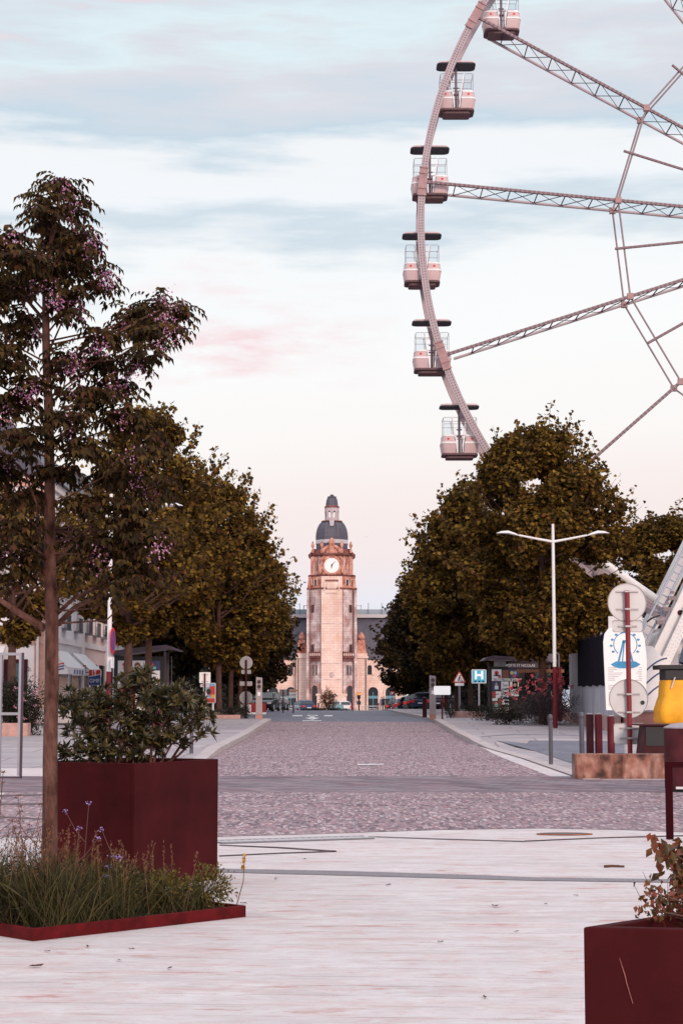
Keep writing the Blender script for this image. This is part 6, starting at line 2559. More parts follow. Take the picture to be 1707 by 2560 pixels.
mb = MB()
mb.prism([(lx(284), lz(1640)), (lx(283), lz(1627)), (lx(415), lz(1613)), (lx(449), lz(1625)), (lx(446), lz(1628)), (lx(415), lz(1622))], 'y', -.3, 2.0)
mb.build('roof', purple_roof, sl, bevel=.01)
mb = MB()
for x in (lx(288), lx(411)):
    mb.span(x - .06, x + .06, 1.4, 1.52, 0, lz(1630))
    mb.span(x - .05, x + .05, .1, .2, 0, lz(1628))
mb.build('post', purple_roof, sl)
px0, px1 = lx(285), lx(411)
pn2 = MB().span(px0, px1, -.1, .1, .15, lz(1641)).build('poster_panel', black_frame, sl, bevel=.015)
mb = MB()
y = -.104
art(mb, 'black', 'rect', lx(295), lx(402), .3, lz(1652), y)
for col, kd, a, b_, c, d_, k in (('white', 'rect', 295, 368, 1712, 1652, 1), ('navy', 'rect', 370, 400, 1676, 1653, 1), ('white', 'rect', 371, 400, 1712, 1677, 1), ('red', 'o', 306, 322, 1668, 1656, 2), ('skin', 'o', 307, 321, 1677, 1664, 3), ('brown', 'o', 336, 352, 1672, 1656, 2), ('skin', 'o', 338, 350, 1677, 1663, 3),
                                 ('red', 'o', 373, 385, 1668, 1657, 2), ('teal', 'rect', 372, 390, 1676, 1667, 2), ('grey', 'rect', 300, 360, 1700, 1680, 2), ('white', 'rect', 295, 402, 1790, 1714, 1), ('red', 'rect', 300, 340, 1780, 1720, 2)):
    art(mb, col, kd, lx(a), lx(b_), lz(c), lz(d_), y - .002 * k)
mb.build('poster', PMATS, pn2)
mb = MB()
mb.span(lx(418), lx(422), 1.4, 1.44, .3, lz(1640))
mb.build('glass_wall', shelter_glass, sl)

# ------------------------------------------------------------------ signs
sign_white = M('sign_white', (.82, .81, .81), .4, var=.02)


def gd(px, d, dz=.13):
    return Vector((at(px, 1700, d).x, d, g(d) + dz))


def rrect(hx, z0, z1, q):
    out = []
    for s_, zc, a0_ in ((1, z1 - q, 0), (-1, z1 - q, 90), (-1, z0 + q, 180), (1, z0 + q, 270)):
        for k in range(5):
            an = R(a0_ + 22.5 * k)
            out.append((s_ * (hx - q) + q * math.cos(an), zc + q * math.sin(an)))
    return out


def zat(py, d, t):
    return at(853, py, d).z - t.location.z


# hospital sign
d = 86
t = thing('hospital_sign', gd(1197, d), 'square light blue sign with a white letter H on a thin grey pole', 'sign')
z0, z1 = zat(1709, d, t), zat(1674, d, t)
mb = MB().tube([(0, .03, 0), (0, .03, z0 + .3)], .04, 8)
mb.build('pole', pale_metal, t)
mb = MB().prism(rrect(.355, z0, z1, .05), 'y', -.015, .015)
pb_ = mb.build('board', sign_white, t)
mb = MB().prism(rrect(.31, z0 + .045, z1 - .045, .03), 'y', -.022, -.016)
mb.build('blue_field', M('hospital_blue', (.10, .50, .68), .4, var=.05, emit=.25), pb_)  # unlit reflective sign; emission adds its glare to the blue
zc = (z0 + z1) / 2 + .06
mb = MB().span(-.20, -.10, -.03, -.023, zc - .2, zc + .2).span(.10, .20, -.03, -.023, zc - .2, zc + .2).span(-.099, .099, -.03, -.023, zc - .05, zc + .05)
mb.build('letter', M('glare_white', (.85, .84, .83), .4, var=.02, emit=.55), pb_)  # letter glows only to imitate reflected glare
mb = MB()
for x in (-.17, .02, .2):
    mb.disc((x, -.027, z0 + .10), .04, .006, 'y', 10, rx=.06)
mb.build('pictogram', PM['navy'], pb_)
# road works
d = 87
t = thing('road_works_sign', gd(1148, d), 'triangular red edged road works sign with a white plate on a grey pole', 'sign')
zb_, zt = zat(1707, d, t), zat(1680, d, t)
mb = MB().tube([(0, .05, 0), (0, .05, zb_ + .2)], .055, 8)
mb.build('pole', grey_metal, t)


def tri(hx, za, zb2):
    return [(-hx, za), (hx, za), (hx + .03, za + .04), (.03, zb2), (-.03, zb2), (-hx - .03, za + .04)]


mb = MB().prism(tri(.27, zb_, zt), 'y', -.01, .01)
b2 = mb.build('triangle', M('sign_edge_red', (.62, .10, .07), .4, var=.05), t)
mb = MB().prism(tri(.19, zb_ + .05, zt - .09), 'y', -.02, -.011)
mb.build('white_field', sign_white, b2)
mb = MB()
mb.disc((.03, -.024, zb_ + .33), .035, .006, 'y', 10)
mb.bar((.02, -.024, zb_ + .29), (-.03, -.024, zb_ + .18), .006, .06, (0, 0, 1))
mb.bar((-.03, -.024, zb_ + .18), (-.07, -.024, zb_ + .07), .006, .035, (0, 0, 1))
mb.bar((-.02, -.024, zb_ + .18), (.03, -.024, zb_ + .07), .006, .035, (0, 0, 1))
mb.bar((.03, -.024, zb_ + .26), (.10, -.024, zb_ + .12), .006, .025, (0, 0, 1))
mb.prism([(.07, zb_ + .06), (.17, zb_ + .06), (.12, zb_ + .13)], 'y', -.027, -.021)
mb.build('pictogram', PM['black'], b2)
mb = MB().span(-.22, .22, -.015, .01, zb_ - .15, zb_ - .02)
mb.build('plate', sign_white, t)
# blank white board
d = 79
t = thing('white_sign_board', gd(1105, d, .15), 'blank white sign board with glare added as glow on a red post beside the right signal post', 'sign')
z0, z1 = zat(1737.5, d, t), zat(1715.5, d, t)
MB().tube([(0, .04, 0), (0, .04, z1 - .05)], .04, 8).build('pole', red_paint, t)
MB().prism(rrect(.365, z0, z1, .05), 'y', -.012, .012).build('board', M('glare_white', (.85, .84, .83), .4, var=.02, emit=.55), t)  # board is no lamp; emission stands in for retroreflected glare
# signal posts
for px, py0, lab in ((648, 1693, 'grey metal signal post with two round lenses on the left end of the ramp'), (1081, 1689, 'grey metal signal post with two round lenses on the right end of the ramp')):
    d = 79.5
    t = thing('signal_post', gd(px, d, .12), lab, 'signal post', 'signal posts on either side of the ramp')
    h = zat(py0, d, t)
    mb = MB()
    mb.prism([(-.14, .22), (.14, .22), (.135, h - .03), (-.135, h)], 'y', -.12, .12)
    bd = mb.build('housing', M('post_grey_pink', (.36, .30, .31), .5, metal=.2, var=.12, stretch=(1, 1, .4)), t, bevel=.008)
    MB().span(-.145, .145, -.125, .125, 0, .219).build('foot', M('foot_salmon', (.45, .22, .18), .7), t)
    for k in (0, 1):
        zc = h - .21 - k * .21
        mb = MB().disc((0, -.135, zc), .085, .03, 'y', 18)
        mb.disc((0, -.151, zc), .065, .004, 'y', 16)
        mb.build('lens', M('lens_dark', (.06, .03, .04), .2), bd)
    MB().span(-.06, .06, -.126, -.121, h - .82, h - .66).build('white_label', sign_white, bd)
    MB().span(-.138, .138, -.124, -.1205, h - .545, h - .53).build('seam', dark_metal, bd)
# double disc sign on the left
d = 81
t = thing('double_disc_sign', gd(615, d), 'dark red post with two round sign backs and small plates left of the ramp', 'traffic sign')


def disc_sign(t, d, items, pole_top):
    MB().tube([(0, 0, 0), (0, 0, zat(pole_top, d, t))], .045, 8).build('pole', darkred, t)
    for kind, a, b_, hw in items:
        if kind == 'o':
            MB().disc((0, .07, zat(a, d, t)), hw, .02, 'y', 30).build('disc', M('disc_grey', (.30, .28, .29), .5), t)
        else:
            MB().prism(rrect(hw, zat(b_, d, t), zat(a, d, t), .03), 'y', .06, .08).build('plate', M('disc_grey', (.30, .28, .29), .5) if kind == 'p' else sign_white, t)


disc_sign(t, d, [('o', 1657, 0, .29), ('p', 1675, 1685, .22), ('p', 1704, 1715, .28), ('o', 1744.5, 0, .29), ('w', 1762, 1780, .23)], 1650)
# white plate sign left of the trunk, with an advert pillar behind
d = 78
t = thing('white_square_sign', gd(512, d), 'white square sign back with a red post in front of the coloured advert board', 'traffic sign')
MB().tube([(0, 0, 0), (0, 0, zat(1684, d, t))], .035, 8).build('pole', red_paint, t)
for z0, z1, hw in ((1708, 1681, .24), (1718, 1711, .2)):
    pl_ = MB().prism(rrect(hw, zat(z0, d, t), zat(z1, d, t), .03), 'y', .04, .055).build('plate', sign_white if z1 == 1681 else pale_metal, t)
    mb = MB()
    for zz in ((1704, 1687) if z1 == 1681 else (1714,)):
        mb.tube([(-hw * .6, .03, zat(zz, d, t)), (hw * .6, .03, zat(zz, d, t))], .012, 5)
    mb.build('clamp', m_clamp, pl_)
d = 86
t = thing('advert_board', gd(524, d), 'advert board with red and blue picture behind the white square sign', 'advert board')
hx = .29
MB().prism(rrect(hx, zat(1758, d, t), zat(1708, d, t), .03), 'y', -.08, .08).build('board', sign_white, t)
mb = MB()
for col, kd, a, b_, c, d_, k in (('sky', 'rect', -hx + .02, hx - .02, 1745, 1709, 1), ('teal', 'rect', -hx + .02, -.1, 1745, 1715, 2), ('red', 'rect', 0, hx - .02, 1740, 1716, 2), ('yellow', 'rect', .08, hx - .03, 1745, 1737, 3), ('black', 'o', -.15, .08, 1737, 1722, 3), ('red', 'rect', -hx + .02, hx - .02, 1757, 1746, 2), ('white', 'o', -.26, -.12, 1742, 1729, 3)):
    art(mb, col, kd, a, b_, zat(c, d, t), zat(d_, d, t), -.082 - .002 * k)
mb.build('poster', PMATS, t)
MB().span(-.22, -.14, -.05, .05, 0, zat(1758.2, d, t)).span(.14, .22, -.05, .05, 0, zat(1758.2, d, t)).build('leg', white_paint, t)
# no parking sign on the left lamp (edge on)
d = 51.9
zc = at(278, 1603, d).z
t = thing('no_parking_sign', (at(283, 1603, d).x, d - .1, zc), 'round no parking sign seen almost edge on, fixed to the left lamp pole', 'traffic sign', rz=R(80))
rr0 = .385
MB().disc((0, 0, 0), rr0, .02, 'y', 32).build('disc', M('sign_ring_red', (.55, .03, .05), .4), t)
MB().disc((0, -.014, 0), rr0 * .72, .006, 'y', 32).build('blue_field', M('sign_field_blue', (.05, .08, .30), .4), t)
mb = MB().bar((-.2, -.02, .2), (.2, -.02, -.2), .006, .07, (0, 0, 1))
mb.build('red_bar', M('sign_ring_red', (.55, .03, .05), .4), t)
MB().prism(rrect(.2, -.78, -.46, .03), 'y', -.01, .01).build('plate', sign_white, t)
t.rotation_euler = (0, 0, R(86))
# direction signs, board, yield, traffic light and others far along the road
d = 122
t = thing('direction_sign', gd(733, d, 0), 'stack of white and blue direction arrows on a grey post before the station', 'sign')
MB().tube([(0, .05, 0), (0, .05, zat(1722, d, t))], .07, 8).build('pole', grey_metal, t)
for k, (a, b_, m_) in enumerate(((1730, 1723, M('dir_salmon', (.60, .36, .28), .5)), (1737, 1731, sign_white), (1745, 1738.5, sign_white))):
    MB().prism([(-.28, zat(a, d, t)), (.2, zat(a, d, t)), (.32, (zat(a, d, t) + zat(b_, d, t)) / 2), (.2, zat(b_, d, t)), (-.28, zat(b_, d, t))], 'y', -.02, .02).build('arrow_board', m_, t)
d = 125
t = thing('sign_back', gd(708, d, 0), 'square dark grey sign back on a thin post left of the direction arrows', 'sign')
MB().tube([(0, -.03, 0), (0, -.03, zat(1726, d, t))], .04, 6).build('pole', dark_metal, t)
MB().span(-.26, .26, 0, .02, zat(1742, d, t), zat(1724, d, t)).build('board', M('disc_grey', (.30, .28, .29), .5), t)
d = 140
t = thing('yield_sign', gd(980, d, 0), 'small red edged yield sign standing before the parked cars', 'traffic sign')
MB().tube([(0, .04, 0), (0, .04, zat(1732, d, t))], .04, 6).build('pole', grey_metal, t)
za, zb2 = zat(1740, d, t), zat(1729, d, t)
yb = MB().prism([(0, za), (.22, zb2), (-.22, zb2)], 'y', -.01, .01).build('triangle', M('yield_red', (.60, .05, .06), .4), t)
MB().prism([(0, za + .1), (.13, zb2 - .05), (-.13, zb2 - .05)], 'y', -.02, -.011).build('white_field', sign_white, yb)
MB().span(-.17, .17, -.01, .01, zat(1744, d, t), zat(1741, d, t)).build('plate', sign_white, t)
d = 150
t = thing('traffic_light', gd(897, d, -.02), 'slim traffic light showing amber at the end of the road before the tower', 'traffic light')
MB().tube([(0, 0, 0), (0, 0, zat(1748, d, t))], .06, 8).build('pole', red_paint, t)
hh = MB().span(-.13, .13, -.1, .1, zat(1748, d, t), zat(1731, d, t)).build('signal_head', dark_metal, t)
MB().disc((0, -.12, zat(1735, d, t)), .12, .03, 'y', 14).build('amber_lens', orange_light, hh)
mb = MB()
for py in (1741, 1746):
    mb.disc((0, -.115, zat(py, d, t)), .09, .02, 'y', 12)
mb.build('lens', black_frame, hh)
MB().span(-.16, .16, -.13, .08, zat(1762, d, t), zat(1753, d, t)).build('pedestrian_signal', M('ped_grey', (.10, .12, .12), .5), t)
d = 205
t = thing('pharmacy_sign', gd(1026, d, 0), 'small green lit sign deep behind the parked cars', 'sign')
MB().tube([(0, .05, 0), (0, .05, zat(1735, d, t))], .05, 6).build('pole', dark_metal, t)
MB().span(-.55, .7, -.05, .05, zat(1733, d, t), zat(1724, d, t)).build('board', M('green_lit', (.05, .45, .32), .4, emit=.4), t)
MB().span(-.7, .6, -.04, .04, zat(1740, d, t), zat(1734.5, d, t)).build('white_board', sign_white, t)
# concrete planter blocks with hedges
for px0, px1, py, d, lab, hl in ((521, 602, 1788, 80.5, 'pink concrete trough under the bare plane trunk on the left', 'clipped dark hedge growing in the left concrete trough'), (1132, 1206, 1779, 84, 'grey pink concrete trough between the right signal post and the poster panel', 'loose dark plants in the right concrete trough')):
    a, b_ = gd(px0, d), gd(px1, d)
    t = thing('concrete_trough', ((a.x + b_.x) / 2, d + .3, a.z), lab, 'trough', 'concrete troughs beside the ramp')
    hx = (b_.x - a.x) / 2
    h = at(px0, py, d).z - a.z
    mb = MB()
    mb.span(-hx, hx, -.4, -.28, 0, h).span(-hx, hx, .28, .4, 0, h).span(-hx, -hx + .12, -.28, .28, 0, h).span(hx - .12, hx, -.28, .28, 0, h)
    mb.build('wall', concrete_pink, t, bevel=.012)
    MB().span(-hx + .121, hx - .121, -.279, .279, 0, h - .05).build('soil', soil, t)
    left = px0 < 853
    leafy_shrub('hedge', (t.location.x + (.25 if left else .2), d + .35, a.z + h - .06), hl, 'hedge', (hx * .95, .45, .24 if left else .2), 2600, .055, m_hedge, bark_mel, int(px0), shell=.1)
p = gd(1215, 77, .13)
leafy_shrub('hedge', p, 'dark low plant tuft at the foot of the poster panel', 'hedge', (.75, .4, .35), 1800, .07, m_hedge, bark_mel, 811, shell=.1)
p = gd(1126, 83, .13)
leafy_shrub('hedge', p, 'small dark plant at the left end of the right concrete trough', 'hedge', (.28, .3, .28), 700, .06, m_hedge, bark_mel, 812, shell=.1)
p = gd(612, 80.6, .13)
leafy_shrub('hedge', p, 'small dark plant at the right end of the left concrete trough', 'hedge', (.26, .3, .36), 900, .06, m_hedge, bark_mel, 813, shell=.1)
# hedges added to darken the bright gaps under the trees
for nm, x, y0, y1, hh, lab in (('r', 10.6, 96, 190, 3.2, 'added dark hedge closing bright gaps behind the right row of trees and the parked cars'), ('l', -10.2, 104, 200, 3.2, 'added dark hedge closing bright gaps behind the left row of trees')):
    hd = thing('added_hedge', (x, y0, g((y0 + y1) / 2) - .15), lab, 'hedge')
    n_ = 15000
    P = np.stack([nr2.uniform(-.6, .6, n_), nr2.uniform(0, y1 - y0, n_), nr2.uniform(0, 1, n_) ** .8 * hh], 1)
    P[:, 2] *= 1 + .12 * np.sin(P[:, 1] * .6) + .06 * np.sin(P[:, 1] * 2.3)
    leaf_obj('foliage', m_hedge, P, nr2.normal(size=P.shape), nr2.normal(size=P.shape), nr2.uniform(.2, .36, n_), nr2.uniform(.16, .3, n_), hd)
    mb = MB()
    for k in range(24):
        yy = (k + .5) * (y1 - y0) / 24
        mb.tube([(0, yy, 0), (nr2.uniform(-.2, .2), yy, hh * .5), (nr2.uniform(-.3, .3), yy, hh * .9)], [.06, .05, .02], 5)
    mb.build('stem', bark_mel, hd)
# rose shrub and trough beside the left edge
p = gd(40, 58, .13)
leafy_shrub('climbing_rose', (p.x - .1, 58.6, p.z), 'dark climbing rose mass around the slender young tree at the left edge', 'shrub', (1.0, .7, 1.0), 3600, .10, m_hedge, bark_mel, 820, shell=.1)
rsh = leafy_shrub('climbing_rose', (at(72, 1800, 58).x, 58.2, p.z), 'rose shrub with pale pink flowers right of the grey metal frame', 'shrub', (.42, .4, .75), 1500, .09, m_hedge, bark_mel, 821, shell=.1)
m_pr = leaf_mat('pale_rose', [(.42, .18, .24), (.55, .30, .36), (.35, .12, .18)], .3)
for _ in range(13):
    P_ = np.array([nr2.uniform(-.42, .42), -.4, nr2.uniform(.3, 1.6)]) + nr2.normal(size=(9, 3)) * .028
    leaf_obj('rose_flower', m_pr, P_, nr2.normal(size=P_.shape), nr2.normal(size=P_.shape), np.full(len(P_), .07), np.full(len(P_), .05), rsh)
a, b_ = gd(-20, 57, .12), gd(71, 57, .12)
t = thing('concrete_trough', ((a.x + b_.x) / 2, 57.3, a.z), 'pink concrete trough seen through the grey metal frame at the left edge', 'trough', 'concrete troughs beside the ramp')
MB().span(-(b_.x - a.x) / 2, (b_.x - a.x) / 2, -.3, .3, 0, .42).build('wall', concrete_pink, t, bevel=.012)
a, b_ = gd(130, 70, .13), gd(182, 70, .13)
t = thing('concrete_bench', ((a.x + b_.x) / 2, 70.3, a.z), 'plain grey concrete bench block right behind the slim trunk', 'bench')
mb = MB()
mb.span(-(b_.x - a.x) / 2 - .6, (b_.x - a.x) / 2, -.3, .3, .08, .62)
mb.build('seat', concrete, t, bevel=.015)
MB().span(-(b_.x - a.x) / 2 - .4, (b_.x - a.x) / 2 - .15, -.24, .24, 0, .079).build('foot', dark_metal, t)
# grey metal frame at the left edge
d = 33.8
a = gp(26, 1945, 0)
t = thing('metal_frame', (at(25, 1945, d).x, d, g(d)), 'empty grey metal frame with one cross bar standing at the left edge', 'metal frame')
h = at(25, 1632, d).z - g(d)
x0, x1 = at(2, 1700, d).x - t.location.x, at(50, 1700, d).x - t.location.x
frm = M('frame_steel', (.34, .33, .37), .4, metal=.3, var=.08)
zc = at(25, 1785, d).z - g(d)
MB().span(x0 - .04, x0 + .02, -.03, .08, 0, h).build('upright', frm, t)
mb = MB().span(x1 - .02, x1 + .025, -.03, .08, .05, h)
mb.build('upright', frm, t)
MB().span(x1 + .026, x1 + .05, -.025, .12, .0, h).build('edge_strip', M('frame_purple', (.06, .035, .055), .5), t)
MB().span(x0 + .021, x1 - .021, -.03, .08, h - .05, h).span(x0 + .021, x1 - .021, -.03, .08, zc - .025, zc + .025).build('cross_bar', frm, t)
MB().span(x0 - .3, x1 + .05, -.05, .1, 0, .03).build('base_plate', M('frame_purple', (.06, .035, .055), .5), t)

# ------------------------------------------------------------------ cars


def car(loc, rz, paint, label, group, est=False):
    t = thing('parked_car', loc, label, 'car', group, rz)
    # local: length along x (front +x), y across
    hw = .86
    low = [(-2.0, .32), (-2.08, .62), (-2.0, .92), (-1.1, .96), (.75, .95), (1.75, .80), (2.05, .62), (2.05, .35), (1.9, .24), (-1.85, .24)]
    mb = MB()
    n = len(low)
    rows = [(-hw * .93, .97), (-hw, 1.0), (hw, 1.0), (hw * .93, .97)]
    vs = []
    for y, s_ in ((-hw, .96), (-hw * .9, 1.0), (hw * .9, 1.0), (hw, .96)):
        vs += [(x * s_, y, (z - .6) * s_ + .6) for x, z in low]
    fs = [tuple(range(n)), tuple(range(3 * n, 4 * n))]
    for i in range(3):
        for k in range(n):
            fs.append((i * n + k, i * n + (k + 1) % n, (i + 1) * n + (k + 1) % n, (i + 1) * n + k))
    mb.add(vs, fs)
    rear = -1.95 if est else -1.75
    roof = [(rear + .25, 1.40), (-.9, 1.475), (.1, 1.46), (.4, 1.42)]
    base = [(rear, .95), (1.05, .95)]
    cab = [(rear, .955), (rear + .28, 1.40), (-.9, 1.48), (.05, 1.46), (.35, 1.41), (1.1, .955)]
    vs = []
    for y, s_ in ((-hw * .93, 0), (-hw * .70, 1), (hw * .70, 1), (hw * .93, 0)):
        vs += [(x, y if z < 1 else math.copysign(hw * .70, y), z) for x, z in cab]
    m_ = len(cab)
    mb2 = MB()
    vs = [(x, -(hw * .93 if z < 1 else hw * .70), z) for x, z in cab] + [(x, (hw * .93 if z < 1 else hw * .70), z) for x, z in cab]
    mb.add(vs, [tuple(range(m_)), tuple(range(m_, 2 * m_))] + [(k, (k + 1) % m_, m_ + (k + 1) % m_, m_ + k) for k in range(m_)])
    mb.build('body', paint, t, bevel=.04, smooth=True)
    mb = MB()
    mb.quad((rear + .03, -hw * .80, 1.0), (rear + .03, hw * .80, 1.0), (rear + .25, hw * .64, 1.36), (rear + .25, -hw * .64, 1.36))
    mb.v = [(x - .03, y, z) for x, y, z in mb.v]
    mb.quad((1.07, -hw * .82, 1.0), (1.07, hw * .82, 1.0), (.42, hw * .66, 1.40), (.42, -hw * .66, 1.40))
    for sg in (-1, 1):
        mb.quad((rear + .35, sg * hw * .94, 1.0), (.95, sg * hw * .94, 1.0), (.32, sg * hw * .745, 1.38), (-.8, sg * hw * .74, 1.42), (rear + .45, sg * hw * .75, 1.36))
    mb.build('windows', glass_dark, t)
    for x in (-1.28, 1.30):
        for sg in (-1, 1):
            w = MB().disc((x, sg * (hw - .07), .31), .31, .20, 'y', 18).build('wheel', tyre, t)
            MB().disc((x, sg * (hw + .035), .31), .20, .012, 'y', 14).build('rim', pale_metal, w)
    for sg in (-1, 1):
        MB().span(-2.10, -2.0, sg * .55, sg * .80, .62, .86).build('tail_light', red_light, t)
        MB().span(1.93, 2.07, sg * .50, sg * .78, .56, .72).build('headlight', white_panel, t)
    MB().span(-2.115, -2.08, -.26, .26, .52, .62).build('number_plate', sign_white, t)
    return t


c_dark = M('car_dark', (.012, .013, .017), .22, metal=.2, var=.1, spec=.6)
c_grey = M('car_grey', (.10, .105, .12), .25, metal=.5, var=.1)
c_silver = M('car_silver', (.36, .37, .40), .25, metal=.6, var=.05)
c_red = M('car_red', (.16, .015, .02), .25, var=.1)
c_white = M('car_white', (.62, .61, .62), .3, var=.03)
c_blue = M('car_blue', (.03, .05, .11), .22, var=.1)
GRC = 'cars parked in a row under the right trees'
for k, (px, d, m_, lab) in enumerate(((1062, 150, c_blue, 'nearest parked dark blue car in the right row, behind the dark red bollard'), (1046, 158, c_dark, 'second black car in the right row, just left of the nearest blue one'), (1033, 167, c_grey, 'grey car in the middle of the right row of parked cars'),
                                      (1022, 175, c_dark, 'fourth black car in the right row of parked cars'), (1011, 184, c_silver, 'silver car in the right row of parked cars'), (1000, 194, c_red, 'dark red car near the far end of the right row'), (990, 205, c_dark, 'black car at the far end of the right row beside the yield sign'), (1098, 146, c_dark, 'black car with orange glowing light between the signal post and the red sign post'))):
    q = gd(px, d, .05)
    car((q.x + .3, d, q.z), R(70 + 3 * (k % 3)), m_, lab, GRC, est=k % 2 == 0)
MB_ = MB().disc((0, 0, 0), .10, .05, 'y', 10)
GLC = 'cars parked on the left of the road'
for k, (px, d, m_, lab) in enumerate(((664, 140, c_dark, 'black car parked on the left beside the grey signal post'), (682, 150, c_grey, 'dark grey car parked second in line on the left of the road'), (692, 162, c_dark, 'farthest black car on the left, in front of the station arch'))):
    q = gd(px, d, .02)
    car((q.x, d, q.z), R(-98), m_, lab, GLC, est=k == 1)
q = gd(757, 215, .1)
car((q.x, 215, q.z), R(112), c_blue, 'dark car standing in front of the left base of the clock tower', 'cars near the station', est=False)
q = gd(850, 230, .1)
car((q.x, 230, q.z), R(112), c_white, 'white van like car half hidden right of the dark bush before the tower', 'cars near the station', est=True)
d = 118
q = gd(640, d, .0)
t = thing('road_barrier', (at(622, 1770, 100).x, 100, g(100) + .12), 'low red and white striped barrier behind the double disc sign', 'barrier')
MB().span(-.35, .95, -.02, .02, .12, .62).build('board', M('barrier_red', (.30, .02, .025), .5), t)
MB().span(-.36, .96, -.03, .03, .02, .119).build('foot', sign_white, t)
# white crowd barriers and small red posts before the tower
for px, lab in ((722, 'white crowd barrier left of the grey car before the tower'), (930, 'white crowd barrier right of the traffic light before the station doors')):
    d = 175
    t = thing('crowd_barrier', gd(px, d, -.1), lab, 'barrier', 'white barriers before the station')
    h = zat(1766, d, t)
    mb = MB()
    mb.tube([(-1.0, 0, 0), (-1.0, 0, h), (1.0, 0, h), (1.0, 0, 0)], .04, 6)
    mb.build('frame', white_paint, t)
    mb = MB()
    mb.tube([(-1.0, 0, .25), (1.0, 0, h - .1)], .025, 5).tube([(-1.0, 0, h - .1), (1.0, 0, .25)], .025, 5)
    mb.build('cross_bars', white_paint, t)
for k, (px, lab) in enumerate(((796, 'small red post left of the tower foot bush'), (880, 'small red post between the bush and the traffic light'), (945, 'small red post beside the blue arched station door'))):
    bollard(px, 1780, .95, .09, M('post_red', (.42, .03, .04), .5), lab, d=180, group='small red posts before the station', dz=.0)
# bushes on the roundabout
q = gd(820, 178, .2)
leafy_shrub('roundabout_bush', q, 'dark pointed bush with brown tips in front of the tower foot', 'bush', (.85, .8, 1.05), 1600, .16, m_autumn, bark_mel, 831, shell=.1)
q = gd(815, 172, -.05)
leafy_shrub('flower_bed', q, 'long low dark flower bed at the end of the road before the tower', 'flower bed', (2.9, .9, .22), 1800, .14, m_hedge, bark_mel, 832, shell=.1)
d = 176
t = thing('cross_sign', gd(833, d, -.1), 'thin grey post with a small cross plate in front of the tower', 'sign')
MB().tube([(0, 0, 0), (0, 0, zat(1737, d, t))], .05, 6).build('pole', dark_metal, t)
MB().span(-.32, .32, -.03, .03, zat(1739, d, t), zat(1736, d, t)).build('plate', dark_metal, t)
d = 182
t = thing('glass_kiosk', gd(840, d, -.2), 'low pale blue glazed kiosk box at the foot of the tower', 'kiosk')
MB().span(-.75, .75, -.4, .4, .5, zat(1762, d, t)).build('glazing', M('ice_blue', (.45, .68, .70), .2), t)
MB().span(-.75, .75, -.4, .4, 0, .499).build('base', dark_metal, t)


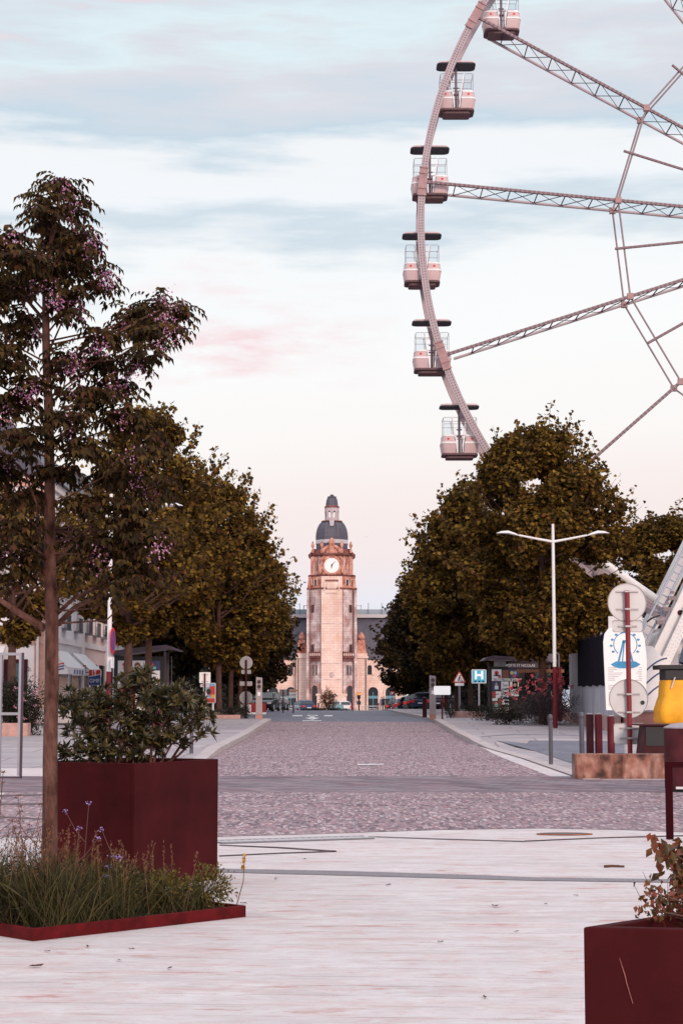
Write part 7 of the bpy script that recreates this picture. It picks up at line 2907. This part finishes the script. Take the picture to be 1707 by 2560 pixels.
# ------------------------------------------------------------------ people and a bird
def person(loc, rz, coat, trousers, label):
    me = bpy.data.meshes.new('person')
    V = [(0, 0, .95), (0, 0, 1.2), (0, 0, 1.42), (0, 0, 1.53), (0, .01, 1.63), (0, .01, 1.74),
         (-.10, 0, .90), (-.11, .10, .50), (-.11, .02, .08), (-.11, .16, .03), (.10, 0, .90), (.11, -.08, .50), (.11, -.22, .10), (.11, -.10, .03),
         (-.20, 0, 1.40), (-.25, -.05, 1.12), (-.23, .05, .86), (-.23, .08, .77), (.20, 0, 1.40), (.25, .04, 1.12), (.23, .12, .88), (.23, .15, .79)]
    E_ = [(0, 1), (1, 2), (2, 3), (3, 4), (4, 5), (0, 6), (6, 7), (7, 8), (8, 9), (0, 10), (10, 11), (11, 12), (12, 13), (2, 14), (14, 15), (15, 16), (16, 17), (2, 18), (18, 19), (19, 20), (20, 21)]
    RD = [.15, .14, .15, .055, .095, .08, .10, .075, .05, .045, .10, .075, .05, .045, .07, .05, .04, .04, .07, .05, .04, .04]
    me.from_pydata(V, E_, [])
    o = bpy.data.objects.new('person', me)
    COL.objects.link(o)
    md = o.modifiers.new('skin', 'SKIN')
    for v, r_ in zip(me.skin_vertices[0].data, RD):
        v.radius = (r_, r_ * .8)
    me.skin_vertices[0].data[0].use_root = True
    sub = o.modifiers.new('sub', 'SUBSURF')
    sub.levels = sub.render_levels = 1
    dg = bpy.context.evaluated_depsgraph_get()
    m2 = bpy.data.meshes.new_from_object(o.evaluated_get(dg))
    bpy.data.objects.remove(o)
    m2.name = 'person'
    m2.materials.clear()
    for m_ in (coat, trousers, M('skin_tone', (.42, .24, .18), .6), M('hair_dark', (.03, .02, .018), .7)):
        m2.materials.append(m_)
    for p_ in m2.polygons:
        z = p_.center.z
        p_.material_index = 3 if z > 1.68 else 2 if (z > 1.5 or (abs(p_.center.x) > .19 and z < .85)) else 1 if z < .92 else 0
        p_.use_smooth = True
    o = bpy.data.objects.new('person', m2)
    COL.objects.link(o)
    o.location = loc
    o.rotation_euler = (0, 0, rz)
    return tag(o, label, 'person')


q = gd(959, 190, .02)
person(q, R(200), M('coat_dark', (.03, .03, .04), .8), M('trousers_dark', (.02, .022, .03), .8), 'person in dark clothes walking near the station doors')
q = gd(954, 193, .02)
person(q, R(20), M('coat_blue', (.16, .20, .30), .8), M('trousers_grey', (.10, .10, .12), .8), 'person in a blue grey jacket beside the dark dressed walker')
q = at(914, 1343, 380)
bd = thing('bird', q, 'small dark bird gliding in the pink sky right of the tower', 'bird', rz=R(70))
mb = MB()
prof = [(-.16, .004), (-.12, .025), (-.03, .045), (.06, .04), (.11, .028), (.15, .026), (.18, .008), (.20, .002)]
vs, fs = [], []
for x, r_ in prof:
    for k in range(8):
        an = 2 * math.pi * k / 8
        vs.append((x, r_ * math.cos(an), r_ * .85 * math.sin(an)))
for i in range(len(prof) - 1):
    for k in range(8):
        fs.append((i * 8 + k, i * 8 + (k + 1) % 8, (i + 1) * 8 + (k + 1) % 8, (i + 1) * 8 + k))
mb.add(vs, fs)
mb.add([(-.15, -.02, 0), (-.28, -.06, .0), (-.28, .06, 0), (-.15, .02, 0)], [(0, 1, 2, 3)])
for sg in (-1, 1):
    ws = [(.10, .03 * sg, .02, .10), (.09, .22 * sg, .13, .11), (-.02, .46 * sg, .12, .02)]
    rows = []
    for x, y, z, c_ in ws:
        rows += [(x, y, z), (x - c_, y, z - .005), (x - c_ * .4, y, z + .012)]
    o_ = len(mb.v)
    mb.add(rows, [(0, 1, 4, 3), (1, 2, 5, 4), (2, 0, 3, 5), (3, 4, 7, 6), (4, 5, 8, 7), (5, 3, 6, 8), (6, 7, 8)])
mb.build('body', M('feather_dark', (.03, .028, .035), .7), bd, smooth=True)
